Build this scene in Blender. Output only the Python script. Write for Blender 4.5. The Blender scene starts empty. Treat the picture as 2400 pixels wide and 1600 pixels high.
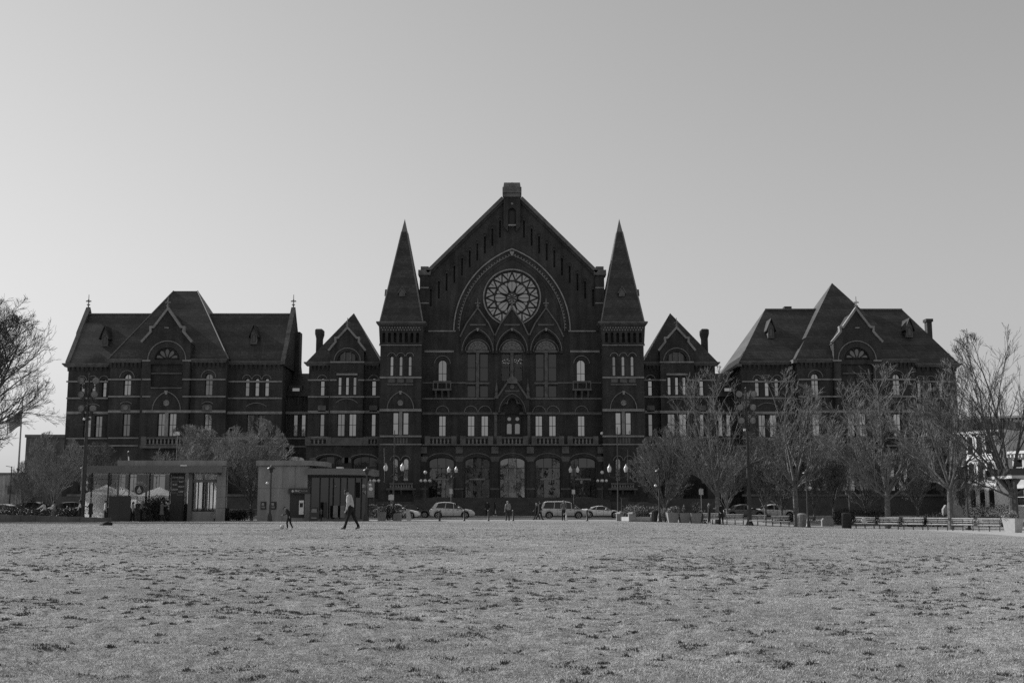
import bpy, bmesh, math, random
import numpy as np
from mathutils import Vector, Matrix
from mathutils.geometry import tessellate_polygon

# ------------------------------------------------------------------ camera, sky, sun, exposure
SC = bpy.context.scene
COL = SC.collection
R = math.radians
CAM_H, FPX = 1.22, 2666.67                 # eye height; focal length in units of a 2400 wide frame (40 mm on 36 mm)
PITCH = math.atan(387.0 / FPX)
cam_data = bpy.data.cameras.new('camera'); cam_data.lens = 40.0; cam_data.sensor_width = 36.0
cam_data.clip_start = 0.1; cam_data.clip_end = 9000.0
cam = bpy.data.objects.new('camera', cam_data); COL.objects.link(cam)
cam.location = (0, 0, CAM_H); cam.rotation_euler = (math.pi / 2 + PITCH, 0, 0)
SC.camera = cam

SUN_EL, SUN_AZ = R(32), R(27)              # height above the horizon; angle behind the plane of the facade, from the left
sun_dir = Vector((-math.cos(SUN_EL) * math.cos(SUN_AZ), math.cos(SUN_EL) * math.sin(SUN_AZ), math.sin(SUN_EL)))
W = bpy.data.worlds.new('World'); SC.world = W; W.use_nodes = True
nt = W.node_tree; bg = nt.nodes['Background']
sky = nt.nodes.new('ShaderNodeTexSky'); sky.sky_type = 'NISHITA'; sky.sun_disc = False
sky.sun_elevation = SUN_EL; sky.sun_rotation = math.atan2(sun_dir.x, sun_dir.y)
sky.altitude = 150; sky.air_density = 3.0; sky.dust_density = 0.3; sky.ozone_density = 1.0
bw = nt.nodes.new('ShaderNodeRGBToBW')     # a black and white photograph: the sky's luminance alone
nt.links.new(sky.outputs[0], bw.inputs[0]); nt.links.new(bw.outputs[0], bg.inputs[0])
bg.inputs[1].default_value = 0.083
sl = bpy.data.lights.new('sun', 'SUN'); sl.energy = 4.7; sl.angle = R(0.53); sl.color = (1, 1, 1)
so = bpy.data.objects.new('sun', sl); COL.objects.link(so)
so.rotation_euler = (-sun_dir).to_track_quat('-Z', 'Y').to_euler()
vs = SC.view_settings; vs.view_transform = 'Standard'; vs.look = 'None'; vs.gamma = 1.0; vs.use_curve_mapping = False
vs.exposure = 0.2
SC.render.engine = 'CYCLES'
SC.cycles.use_denoising = False
SC.cycles.max_bounces = 6; SC.cycles.transparent_max_bounces = 12
SC.cycles.caustics_reflective = False; SC.cycles.caustics_refractive = False

# ------------------------------------------------------------------ measuring: a point of a vertical plane at distance Y
_c, _s = math.cos(PITCH), math.sin(PITCH)
def P(px, py, Y):
    u, v = (px - 1200) / FPX, (800 - py) / FPX
    d = _c - v * _s
    return (u * Y / d, CAM_H + Y * (_s + v * _c) / d)
def PX(px, py, Y): return P(px, py, Y)[0]
def PZ(py, Y): return P(1200, py, Y)[1]

def S(t, a, b):
    t = min(1.0, max(0.0, (t - a) / (b - a)))
    return t * t * (3 - 2 * t)
def gz(x, y):                               # lie of the land: a low crown in the lawn, ground falling away to the right
    bump = 0.22 * S(y, 10, 40) * (1 - S(y, 58, 88)) * (1 - S(x, 6, 24))
    drop = -0.52 * S(x, 8, 27) * S(y, 24, 56) * (1 - S(y, 104, 116))
    return bump + drop

# ------------------------------------------------------------------ materials (all greys: the photograph is black and white)
MATS = {}
def mat(name, v=0.5, rough=0.8, metal=0.0, var=0.15, scale=6.0, bump=0.0, bscale=40.0, spec=0.3, stretch=(1, 1, 1), emit=0.0):
    if name in MATS: return MATS[name]
    m = bpy.data.materials.new(name); m.use_nodes = True
    t = m.node_tree; b = t.nodes['Principled BSDF']
    b.inputs['Roughness'].default_value = rough; b.inputs['Metallic'].default_value = metal
    b.inputs['Specular IOR Level'].default_value = spec
    b.inputs['Base Color'].default_value = (v, v, v, 1)
    tc = t.nodes.new('ShaderNodeTexCoord'); mp = t.nodes.new('ShaderNodeMapping'); mp.inputs['Scale'].default_value = stretch
    t.links.new(tc.outputs['Object'], mp.inputs[0])
    if var > 0:
        n = t.nodes.new('ShaderNodeTexNoise'); n.inputs['Scale'].default_value = scale; n.inputs['Detail'].default_value = 6
        t.links.new(mp.outputs[0], n.inputs['Vector'])
        r = t.nodes.new('ShaderNodeMapRange'); r.inputs[1].default_value = 0.3; r.inputs[2].default_value = 0.7
        r.inputs[3].default_value = v * (1 - var); r.inputs[4].default_value = v * (1 + var)
        t.links.new(n.outputs[0], r.inputs[0]); t.links.new(r.outputs[0], b.inputs['Base Color'])
    if bump > 0:
        n2 = t.nodes.new('ShaderNodeTexNoise'); n2.inputs['Scale'].default_value = bscale; n2.inputs['Detail'].default_value = 4
        t.links.new(mp.outputs[0], n2.inputs['Vector'])
        bp = t.nodes.new('ShaderNodeBump'); bp.inputs['Strength'].default_value = bump; bp.inputs['Distance'].default_value = 0.05
        t.links.new(n2.outputs[0], bp.inputs['Height']); t.links.new(bp.outputs[0], b.inputs['Normal'])
    if emit > 0:
        b.inputs['Emission Color'].default_value = (1, 1, 1, 1); b.inputs['Emission Strength'].default_value = emit
    MATS[name] = m
    return m

def brick_mat(name, v, dark=0.75):
    m = mat(name, v, rough=0.85, var=0)
    t = m.node_tree; b = t.nodes['Principled BSDF']; mp = [n for n in t.nodes if n.type == 'MAPPING'][0]
    sep = t.nodes.new('ShaderNodeSeparateXYZ'); t.links.new(mp.outputs[0], sep.inputs[0])
    add = t.nodes.new('ShaderNodeMath'); t.links.new(sep.outputs[0], add.inputs[0]); t.links.new(sep.outputs[1], add.inputs[1])
    cmb = t.nodes.new('ShaderNodeCombineXYZ'); t.links.new(add.outputs[0], cmb.inputs[0]); t.links.new(sep.outputs[2], cmb.inputs[1])
    br = t.nodes.new('ShaderNodeTexBrick'); br.inputs['Scale'].default_value = 1.0
    br.inputs['Brick Width'].default_value = 0.26; br.inputs['Row Height'].default_value = 0.072; br.inputs['Mortar Size'].default_value = 0.009
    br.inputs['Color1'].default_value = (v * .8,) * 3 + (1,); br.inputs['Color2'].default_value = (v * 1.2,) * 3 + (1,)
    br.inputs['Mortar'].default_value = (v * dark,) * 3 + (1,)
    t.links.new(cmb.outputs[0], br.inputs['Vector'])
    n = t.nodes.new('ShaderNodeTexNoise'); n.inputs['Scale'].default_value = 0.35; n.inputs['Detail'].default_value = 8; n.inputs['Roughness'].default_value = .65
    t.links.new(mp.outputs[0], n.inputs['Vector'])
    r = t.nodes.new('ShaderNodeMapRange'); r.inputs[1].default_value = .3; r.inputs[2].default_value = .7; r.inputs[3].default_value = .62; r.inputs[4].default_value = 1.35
    t.links.new(n.outputs[0], r.inputs[0])
    ms = t.nodes.new('ShaderNodeMapping'); ms.inputs['Scale'].default_value = (1.6, 1.6, .12); t.links.new(mp.outputs[0], ms.inputs[0])   # soot streaks
    ns = t.nodes.new('ShaderNodeTexNoise'); ns.inputs['Scale'].default_value = 1.0; ns.inputs['Detail'].default_value = 5; t.links.new(ms.outputs[0], ns.inputs['Vector'])
    rs = t.nodes.new('ShaderNodeMapRange'); rs.inputs[1].default_value = .35; rs.inputs[2].default_value = .65; rs.inputs[3].default_value = .7; rs.inputs[4].default_value = 1.12
    t.links.new(ns.outputs[0], rs.inputs[0]); mr = t.nodes.new('ShaderNodeMath'); mr.operation = 'MULTIPLY'; t.links.new(r.outputs[0], mr.inputs[0]); t.links.new(rs.outputs[0], mr.inputs[1]); r = mr
    mx = t.nodes.new('ShaderNodeMixRGB'); mx.blend_type = 'MULTIPLY'; mx.inputs[0].default_value = 1
    t.links.new(br.outputs[0], mx.inputs[1]); t.links.new(r.outputs[0], mx.inputs[2]); t.links.new(mx.outputs[0], b.inputs['Base Color'])
    bp = t.nodes.new('ShaderNodeBump'); bp.inputs['Strength'].default_value = .5; bp.inputs['Distance'].default_value = .02; bp.invert = True
    t.links.new(br.outputs['Fac'], bp.inputs['Height']); t.links.new(bp.outputs[0], b.inputs['Normal'])
    return m

def slate_mat(name, v):
    # slate courses (fine level lines), belts of darker slate, odd slates
    m = mat(name, v, rough=0.5, var=0, spec=0.4)
    t = m.node_tree; b = t.nodes['Principled BSDF']; mp = [n for n in t.nodes if n.type == 'MAPPING'][0]
    sep = t.nodes.new('ShaderNodeSeparateXYZ'); t.links.new(mp.outputs[0], sep.inputs[0])
    add = t.nodes.new('ShaderNodeMath'); t.links.new(sep.outputs[0], add.inputs[0]); t.links.new(sep.outputs[1], add.inputs[1])
    cmb = t.nodes.new('ShaderNodeCombineXYZ'); t.links.new(add.outputs[0], cmb.inputs[0]); t.links.new(sep.outputs[2], cmb.inputs[1])
    br = t.nodes.new('ShaderNodeTexBrick'); br.inputs['Scale'].default_value = 1.0
    br.inputs['Brick Width'].default_value = 0.34; br.inputs['Row Height'].default_value = 0.24; br.inputs['Mortar Size'].default_value = 0.02
    br.inputs['Color1'].default_value = (v * .7,) * 3 + (1,); br.inputs['Color2'].default_value = (v * 1.35,) * 3 + (1,); br.inputs['Mortar'].default_value = (v * .45,) * 3 + (1,)
    t.links.new(cmb.outputs[0], br.inputs['Vector'])
    wv = t.nodes.new('ShaderNodeMath'); wv.operation = 'SINE'
    ml = t.nodes.new('ShaderNodeMath'); ml.operation = 'MULTIPLY'; ml.inputs[1].default_value = 3.1
    t.links.new(sep.outputs[2], ml.inputs[0]); t.links.new(ml.outputs[0], wv.inputs[0])
    r = t.nodes.new('ShaderNodeMapRange'); r.inputs[1].default_value = -.15; r.inputs[2].default_value = .15; r.inputs[3].default_value = .78; r.inputs[4].default_value = 1.12
    t.links.new(wv.outputs[0], r.inputs[0])
    n = t.nodes.new('ShaderNodeTexNoise'); n.inputs['Scale'].default_value = .6; n.inputs['Detail'].default_value = 7
    t.links.new(mp.outputs[0], n.inputs['Vector'])
    r2 = t.nodes.new('ShaderNodeMapRange'); r2.inputs[1].default_value = .3; r2.inputs[2].default_value = .7; r2.inputs[3].default_value = .75; r2.inputs[4].default_value = 1.2
    t.links.new(n.outputs[0], r2.inputs[0])
    m1 = t.nodes.new('ShaderNodeMixRGB'); m1.blend_type = 'MULTIPLY'; m1.inputs[0].default_value = 1
    m2 = t.nodes.new('ShaderNodeMixRGB'); m2.blend_type = 'MULTIPLY'; m2.inputs[0].default_value = 1
    t.links.new(br.outputs[0], m1.inputs[1]); t.links.new(r.outputs[0], m1.inputs[2])
    t.links.new(m1.outputs[0], m2.inputs[1]); t.links.new(r2.outputs[0], m2.inputs[2]); t.links.new(m2.outputs[0], b.inputs['Base Color'])
    bp = t.nodes.new('ShaderNodeBump'); bp.inputs['Strength'].default_value = .12; bp.inputs['Distance'].default_value = .02; bp.invert = True
    t.links.new(br.outputs['Fac'], bp.inputs['Height']); t.links.new(bp.outputs[0], b.inputs['Normal'])
    return m

def glass_mat(name, refl, base=0.02, rough=0.02, wav=0.0):
    m = bpy.data.materials.new(name); m.use_nodes = True; t = m.node_tree; t.nodes.clear()
    out = t.nodes.new('ShaderNodeOutputMaterial'); d = t.nodes.new('ShaderNodeBsdfDiffuse'); d.inputs[0].default_value = (base,) * 3 + (1,)
    g = t.nodes.new('ShaderNodeBsdfGlossy'); g.inputs['Roughness'].default_value = rough; g.inputs[0].default_value = (1, 1, 1, 1)
    mx = t.nodes.new('ShaderNodeMixShader'); mx.inputs[0].default_value = refl
    t.links.new(d.outputs[0], mx.inputs[1]); t.links.new(g.outputs[0], mx.inputs[2]); t.links.new(mx.outputs[0], out.inputs[0])
    if wav:
        tc = t.nodes.new('ShaderNodeTexCoord'); n = t.nodes.new('ShaderNodeTexNoise'); n.inputs['Scale'].default_value = 1.3; n.inputs['Detail'].default_value = 2
        t.links.new(tc.outputs['Object'], n.inputs['Vector'])
        bp = t.nodes.new('ShaderNodeBump'); bp.inputs['Strength'].default_value = wav; bp.inputs['Distance'].default_value = .05
        t.links.new(n.outputs[0], bp.inputs['Height']); t.links.new(bp.outputs[0], g.inputs['Normal'])
    MATS[name] = m
    return m
def clear_glass(name, refl=0.06, tint=0.94):
    m = bpy.data.materials.new(name); m.use_nodes = True; t = m.node_tree; t.nodes.clear()
    out = t.nodes.new('ShaderNodeOutputMaterial'); d = t.nodes.new('ShaderNodeBsdfTransparent'); d.inputs[0].default_value = (tint,) * 3 + (1,)
    g = t.nodes.new('ShaderNodeBsdfGlossy'); g.inputs['Roughness'].default_value = .02
    mx = t.nodes.new('ShaderNodeMixShader'); mx.inputs[0].default_value = refl
    t.links.new(d.outputs[0], mx.inputs[1]); t.links.new(g.outputs[0], mx.inputs[2]); t.links.new(mx.outputs[0], out.inputs[0])
    MATS[name] = m
    return m

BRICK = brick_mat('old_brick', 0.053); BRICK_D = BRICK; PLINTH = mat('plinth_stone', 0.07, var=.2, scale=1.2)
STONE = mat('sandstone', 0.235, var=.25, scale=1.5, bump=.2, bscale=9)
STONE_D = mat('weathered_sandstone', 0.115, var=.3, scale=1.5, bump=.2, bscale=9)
MOULD = mat('hood_mould_stone', 0.17, var=.25, scale=2)
SLATE = slate_mat('roof_slate', 0.042)
LEAD = mat('lead_flashing', 0.16, rough=.7, var=.15)
FRAME = mat('dark_window_frame', 0.03, rough=.5, var=.1)
GLASS = glass_mat('window_glass', 0.36, .015, .015, .04)
GLASS_D = glass_mat('tinted_glass', 0.055, .02, .02, .03)
GLASS_R = glass_mat('rose_glass', 0.22, .08, .06, .1)
GLASS_P = glass_mat('leaded_glass', 0.09, .035, .08, .1)
GLASS_C = glass_mat('entrance_glass', 0.2, .012, .015, .04)
GLASS_S = glass_mat('arcade_glass', 0.085, .012, .015, .045)
GLASS_V = glass_mat('older_window_glass', 0.27, .02, .03, .08); GLASS_W = glass_mat('dim_window_glass', 0.19, .03, .03, .06)
CLEAR = clear_glass('clear_glass')

# ------------------------------------------------------------------ mesh helpers
class MB:
    def __init__(self): self.v, self.f = [], []
    def add(self, vs, fs):
        o = len(self.v); self.v += [tuple(p) for p in vs]; self.f += [tuple(i + o for i in q) for q in fs]; return self
    def box(self, x0, x1, y0, y1, z0, z1):
        return self.add([(x0, y0, z0), (x1, y0, z0), (x1, y1, z0), (x0, y1, z0), (x0, y0, z1), (x1, y0, z1), (x1, y1, z1), (x0, y1, z1)],
                        [(3, 2, 1, 0), (4, 5, 6, 7), (0, 1, 5, 4), (1, 2, 6, 5), (2, 3, 7, 6), (3, 0, 4, 7)])
    def frustum(self, x0, x1, y0, y1, z0, X0, X1, Y0, Y1, z1):
        return self.add([(x0, y0, z0), (x1, y0, z0), (x1, y1, z0), (x0, y1, z0), (X0, Y0, z1), (X1, Y0, z1), (X1, Y1, z1), (X0, Y1, z1)],
                        [(3, 2, 1, 0), (4, 5, 6, 7), (0, 1, 5, 4), (1, 2, 6, 5), (2, 3, 7, 6), (3, 0, 4, 7)])
    def prism(self, poly, y0, y1):            # polygon in x, z pushed along y
        n = len(poly); vs = [(x, y0, z) for x, z in poly] + [(x, y1, z) for x, z in poly]
        fs = [tuple(range(n)), tuple(range(2 * n - 1, n - 1, -1))] + [(i, (i + 1) % n, (i + 1) % n + n, i + n)[::-1] for i in range(n)]
        return self.add(vs, fs)
    def prism_z(self, poly, z0, z1):
        n = len(poly); vs = [(x, y, z0) for x, y in poly] + [(x, y, z1) for x, y in poly]
        fs = [tuple(range(n))[::-1], tuple(range(n, 2 * n))] + [(i, (i + 1) % n, (i + 1) % n + n, i + n) for i in range(n)]
        return self.add(vs, fs)
    def tube(self, pts, rad, n=8, caps=True):
        pts = [Vector(p) for p in pts]; k = len(pts)
        if not isinstance(rad, (list, tuple)): rad = [rad] * k
        vs, fs = [], []
        up = Vector((0.13, 0.31, 0.94))
        for i, p in enumerate(pts):
            d = (pts[min(i + 1, k - 1)] - pts[max(i - 1, 0)])
            if d.length < 1e-9: d = Vector((0, 0, 1))
            d.normalize()
            ref = up if abs(d.dot(up)) < .95 else Vector((1, 0, 0))
            a = d.cross(ref).normalized(); b = d.cross(a)
            for j in range(n):
                t = 2 * math.pi * j / n
                vs.append(p + (a * math.cos(t) + b * math.sin(t)) * rad[i])
        for i in range(k - 1):
            for j in range(n):
                fs.append((i * n + j, i * n + (j + 1) % n, (i + 1) * n + (j + 1) % n, (i + 1) * n + j))
        if caps: fs += [tuple(range(n))[::-1], tuple(range((k - 1) * n, k * n))]
        return self.add(vs, fs)
    def lathe(self, prof, c=(0, 0, 0), n=14):  # profile of (r, z)
        vs, fs = [], []
        for r, z in prof:
            for j in range(n):
                t = 2 * math.pi * j / n
                vs.append((c[0] + r * math.cos(t), c[1] + r * math.sin(t), c[2] + z))
        for i in range(len(prof) - 1):
            for j in range(n):
                fs.append((i * n + j, i * n + (j + 1) % n, (i + 1) * n + (j + 1) % n, (i + 1) * n + j))
        fs += [tuple(range(n))[::-1], tuple(range((len(prof) - 1) * n, len(prof) * n))]
        return self.add(vs, fs)
    def ball(self, c, r, n=12, m=8, sz=1.0):
        prof = [(max(1e-4, r * math.sin(math.pi * i / m)), -r * sz * math.cos(math.pi * i / m)) for i in range(m + 1)]
        return self.lathe(prof, c, n)
    def ribbon(self, pts, w, y0, y1, close=False):  # a moulding along a line in x, z: w wide (to the left of travel), from y0 (front) to y1
        n = len(pts); off = []
        for i in range(n):
            a = Vector(pts[i - 1]) if (i > 0 or close) else None
            b = Vector(pts[(i + 1) % n]) if (i < n - 1 or close) else None
            p = Vector(pts[i])
            d1 = (p - a).normalized() if a is not None else None
            d2 = (b - p).normalized() if b is not None else None
            d = ((d1 or d2) + (d2 or d1))
            if d.length < 1e-6: d = d1 or d2
            d.normalize(); nn = Vector((-d.y, d.x))
            base = d1 or d2
            sc = 1.0 / max(.4, abs(nn.dot(Vector((-base.y, base.x)))))
            off.append(p + nn * w * sc)
        vs = [(p[0], y0, p[1]) for p in pts] + [(q.x, y0, q.y) for q in off] + [(p[0], y1, p[1]) for p in pts] + [(q.x, y1, q.y) for q in off]
        fs = []
        for i in range(n if close else n - 1):
            j = (i + 1) % n
            fs += [(i, j, n + j, n + i), (n + i, n + j, 3 * n + j, 3 * n + i), (j, i, 2 * n + i, 2 * n + j)]
        if not close: fs += [(0, n, 3 * n, 2 * n), (n - 1, 3 * n - 1, 4 * n - 1, 2 * n - 1)]
        return self.add(vs, fs)
    def mesh(self, name):
        me = bpy.data.meshes.new(name); me.from_pydata(self.v, [], self.f); me.update(); return me
    def build(self, name, m, parent=None, smooth=False, loc=None, rot=None):
        return obj(name, self.mesh(name), m, parent, smooth, loc, rot)

def obj(name, me, m, parent=None, smooth=False, loc=None, rot=None):
    if m is not None and not me.materials: me.materials.append(m)
    if smooth:
        me.polygons.foreach_set('use_smooth', [True] * len(me.polygons))
        try: me.set_sharp_from_angle(angle=R(40))
        except Exception: pass
    o = bpy.data.objects.new(name, me); COL.objects.link(o)
    if parent is not None:
        o.parent = parent
        if parent.type == 'EMPTY' and parent.get('world_parts'): o.location = -Vector(parent.location)
    if loc is not None: o.location = loc
    if rot is not None: o.rotation_euler = rot
    return o

def tag(o, label=None, cat=None, group=None, kind=None):
    if label: o['label'] = label
    if cat: o['category'] = cat
    if group: o['group'] = group
    if kind: o['kind'] = kind
    return o
def thing(name, label, cat, loc=(0, 0, 0), rz=0, group=None, world=False):
    o = bpy.data.objects.new(name, None); COL.objects.link(o); o.location = loc; o.rotation_euler = (0, 0, rz)
    o.empty_display_size = .3
    if world: o['world_parts'] = 1
    return tag(o, label, cat, group)
def copy_tree(o, parent=None):
    c = o.copy(); COL.objects.link(c); c.parent = parent
    for ch in list(o.children): copy_tree(ch, c)
    return c
def struct(name, me, m): return tag(obj(name, me, m), kind='structure')
def rnd(a, b): return random.uniform(a, b)
random.seed(7)

def grid_sheet(name, xs, ys, zf, m, inside=None, kind='structure'):
    vs, idx, fs = [], {}, []
    for j, y in enumerate(ys):
        for i, x in enumerate(xs):
            idx[i, j] = len(vs); vs.append((x, y, zf(x, y)))
    for j in range(len(ys) - 1):
        for i in range(len(xs) - 1):
            if inside is None or inside((xs[i] + xs[i + 1]) / 2, (ys[j] + ys[j + 1]) / 2):
                fs.append((idx[i, j], idx[i + 1, j], idx[i + 1, j + 1], idx[i, j + 1]))
    me = bpy.data.meshes.new(name); me.from_pydata(vs, [], fs); me.update()
    return tag(obj(name, me, m, smooth=True), kind=kind)
# ------------------------------------------------------------------ the ground
def lin(a, b, n): return [a + (b - a) * i / n for i in range(n + 1)]
PAVE = mat('park_paving', 0.36, rough=.8, var=.12, scale=1.2, bump=.1)
ASPH = mat('asphalt', 0.075, rough=.85, var=.2, scale=3, bump=.3, bscale=60)
WALK = mat('pavement_slabs', 0.27, rough=.85, var=.15, scale=.8)
KERB = mat('kerb_stone', 0.3, var=.2, scale=2)
EARTH = mat('earth', 0.16, var=.3, scale=.5)

# lawn outline (x at given y): rounded on the right
LAWN_R = [(-40, 40), (20, 40), (40, 34), (56, 29.3), (66, 29.6), (76, 30.4), (84, 30.2), (90, 28.5), (93.2, 24)]
def lawn_right(y):
    for (a, xa), (b, xb) in zip(LAWN_R, LAWN_R[1:]):
        if a <= y <= b: return xa + (xb - xa) * (y - a) / (b - a)
    return 24
LAWN_Y = lambda x: 93.6 + 0.4 * math.sin(x * .05) - (0.012 * max(0, x - 6) ** 1.2)

far = [-4000, -1500, -600, -300, -180]
gx = far + lin(-120, 120, 80) + [-t for t in reversed(far)]
gy = [-3000, -800, -300, -150, -80] + lin(-50, 106, 78) + [115, 135, 160, 200, 300, 600, 1500, 4500]
ground = grid_sheet('ground', gx, gy, lambda x, y: gz(x, y) - (0.004 if y < 104 else .01), PAVE)

def lawn_material():
    m = mat('dormant_lawn', .2, rough=.95, var=0, spec=.1)
    t = m.node_tree; b = t.nodes['Principled BSDF']
    mp = [n for n in t.nodes if n.type == 'MAPPING'][0]
    def noise(sc, det, ro=.6):
        n = t.nodes.new('ShaderNodeTexNoise'); n.inputs['Scale'].default_value = sc; n.inputs['Detail'].default_value = det; n.inputs['Roughness'].default_value = ro
        t.links.new(mp.outputs[0], n.inputs['Vector']); return n
    def rng(n, a, bb, lo, hi):
        r = t.nodes.new('ShaderNodeMapRange'); r.inputs[1].default_value = a; r.inputs[2].default_value = bb; r.inputs[3].default_value = lo; r.inputs[4].default_value = hi
        t.links.new(n.outputs[0], r.inputs[0]); return r
    def mul(a, bb):
        x = t.nodes.new('ShaderNodeMath'); x.operation = 'MULTIPLY'; t.links.new(a.outputs[0], x.inputs[0]); t.links.new(bb.outputs[0], x.inputs[1]); return x
    fine = rng(noise(9, 11, .86), .36, .64, .15, .43)
    mid = rng(noise(3.2, 6, .7), .34, .62, .74, 1.14)
    big = rng(noise(.3, 5), .36, .64, .8, 1.12)
    tuft = rng(noise(8.5, 8, .74), .53, .64, 1.0, .38)         # darker live clumps in the straw
    zone = rng(noise(.6, 3), .36, .56, 1.0, .45)
    mx = t.nodes.new('ShaderNodeMath'); mx.operation = 'MAXIMUM'
    t.links.new(tuft.outputs[0], mx.inputs[0]); t.links.new(zone.outputs[0], mx.inputs[1])
    fin = mul(mul(fine, mid), mul(big, mx))
    t.links.new(fin.outputs[0], b.inputs['Base Color'])
    bp = t.nodes.new('ShaderNodeBump'); bp.inputs['Strength'].default_value = .9; bp.inputs['Distance'].default_value = .05
    t.links.new(noise(26, 6, .7).outputs[0], bp.inputs['Height']); t.links.new(bp.outputs[0], b.inputs['Normal'])
    return m
LAWN = lawn_material()
def hash2(i, j):
    n = (i * 374761393 + j * 668265263) & 0xffffffff
    n = ((n ^ (n >> 13)) * 1274126177) & 0xffffffff
    return ((n ^ (n >> 16)) & 0xffff) / 65535.0
def vnoise(x, y):
    i, j = math.floor(x), math.floor(y); fx, fy = x - i, y - j
    fx, fy = fx * fx * (3 - 2 * fx), fy * fy * (3 - 2 * fy)
    a, b, c, d = hash2(i, j), hash2(i + 1, j), hash2(i, j + 1), hash2(i + 1, j + 1)
    return (a + (b - a) * fx) * (1 - fy) + (c + (d - c) * fx) * fy
def np_hash(i, j):
    i = i.astype(np.int64); j = j.astype(np.int64)
    n = (i * 374761393 + j * 668265263) & 0xffffffff
    n = ((n ^ (n >> 13)) * 1274126177) & 0xffffffff
    return ((n ^ (n >> 16)) & 0xffff) / 65535.0
def np_noise(x, y):
    i, j = np.floor(x), np.floor(y); fx, fy = x - i, y - j
    fx, fy = fx * fx * (3 - 2 * fx), fy * fy * (3 - 2 * fy)
    return (np_hash(i, j) * (1 - fx) + np_hash(i + 1, j) * fx) * (1 - fy) + (np_hash(i, j + 1) * (1 - fx) + np_hash(i + 1, j + 1) * fx) * fy
def npS(t, a, b):
    t = np.clip((t - a) / (b - a), 0, 1); return t * t * (3 - 2 * t)
def np_gz(x, y):
    return 0.22 * npS(y, 10, 40) * (1 - npS(y, 58, 88)) * (1 - npS(x, 6, 24)) - 0.52 * npS(x, 8, 27) * npS(y, 24, 56) * (1 - npS(y, 104, 116))
def np_rough(x, y):      # hummocks of the worn turf
    return .05 * (np_noise(x * .9, y * .9) - .5) + .035 * (np_noise(x * 2.7 + 9, y * 2.7) - .5) + .045 * (np_noise(x * 6 + 3, y * 6) - .5)
def lawn_z(x, y): return np_gz(x, y) + .045 + np_rough(x, y) * np.clip(1.1 - y / 60, .2, 1)
def lawn_z1(x, y): return float(lawn_z(np.array([x], float), np.array([y], float))[0])

def lawn_sheet():
    ys = [-40, -25, -10, 0, 4, 6]
    y = 7.0
    while y < 92: ys.append(y); y += max(.07, y * .0075)
    ys.append(93.0)
    n = 420
    rows = []
    for y in ys:
        xr = lawn_right(max(y, -40)) - .25; xl = -60.0
        half = max(8, y * .47)
        a, b = max(xl, -half), min(xr, half)
        x = np.concatenate([[xl], np.linspace(a + 1e-3, b - 1e-3, n - 2), [xr]])
        rows.append(x)
    X = np.array(rows); Y = np.repeat(np.array(ys)[:, None], n, 1).astype(float)
    edge = np.array([LAWN_Y(v) for v in X[-1]]); Y[-1] = edge; Y[-2] = np.minimum(Y[-2], edge - .4)
    Z = lawn_z(X, Y)
    k = len(ys)
    v = np.stack([X, Y, Z], -1).reshape(-1, 3)
    a = (np.arange(k - 1)[:, None] * n + np.arange(n - 1)[None]).ravel()
    f = np.stack([a, a + 1, a + n + 1, a + n], -1)
    me = bpy.data.meshes.new('lawn')
    me.vertices.add(len(v)); me.vertices.foreach_set('co', v.ravel())
    me.loops.add(f.size); me.loops.foreach_set('vertex_index', f.ravel().astype(np.int32))
    me.polygons.add(len(f)); me.polygons.foreach_set('loop_start', np.arange(0, f.size, 4, dtype=np.int32))
    me.update(calc_edges=True)
    return struct('lawn', me, LAWN)
lawn = lawn_sheet()
lawn.data.polygons.foreach_set('use_smooth', [True] * len(lawn.data.polygons))

def tri_mesh(name, V, m, parent=None):         # V: (n, 3, 3) triangles
    me = bpy.data.meshes.new(name); n = len(V)
    me.vertices.add(n * 3); me.vertices.foreach_set('co', V.reshape(-1).astype(np.float32))
    me.loops.add(n * 3); me.loops.foreach_set('vertex_index', np.arange(n * 3, dtype=np.int32))
    me.polygons.add(n); me.polygons.foreach_set('loop_start', np.arange(0, n * 3, 3, dtype=np.int32))
    me.update(calc_edges=True)
    return obj(name, me, m, parent)

def grass_blades(name, n, ymin, ymax, h0, h1, wid, m, label, cluster=None, lean=.5, seed=1, power=1.0):
    g = np.random.default_rng(seed)
    y = ymin + (ymax - ymin) * g.random(n) ** power
    x = (g.random(n) * 2 - 1) * (y * .47 + .5)
    if cluster is not None:
        keep = cluster(x, y, g.random(n)); x, y = x[keep], y[keep]
    ok = x < 28.5; x, y = x[ok], y[ok]; k = len(x)
    z = lawn_z(x, y) - .006
    th = g.random(k) * 2 * np.pi; h = h0 + (h1 - h0) * g.random(k)
    ln = lean * g.random(k) * h * 1.6; th2 = g.random(k) * 2 * np.pi
    w = wid * (0.6 + .8 * g.random(k)) * (1 + y / 14)
    V = np.zeros((k, 3, 3))
    V[:, 0] = np.stack([x - np.cos(th) * w, y - np.sin(th) * w, z], -1)
    V[:, 1] = np.stack([x + np.cos(th) * w, y + np.sin(th) * w, z], -1)
    V[:, 2] = np.stack([x + np.cos(th2) * ln, y + np.sin(th2) * ln, z + h], -1)
    return tag(tri_mesh(name, V, m), label, 'grass', kind='stuff')
STRAW = mat('straw_grass', .4, rough=.8, var=.35, scale=30)
GREEN = mat('green_grass', .13, rough=.7, var=.5, scale=20)
def clump(x, y, r):
    d = np_noise(x * 2.3 + 40, y * 2.3) * .55 + np_noise(x * 6.1, y * 6.1 + 17) * .45
    z = np_noise(x * .35, y * .35 + 5)
    return d + .22 * (z - .5) - .16 * (1 - r) > .56
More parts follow.
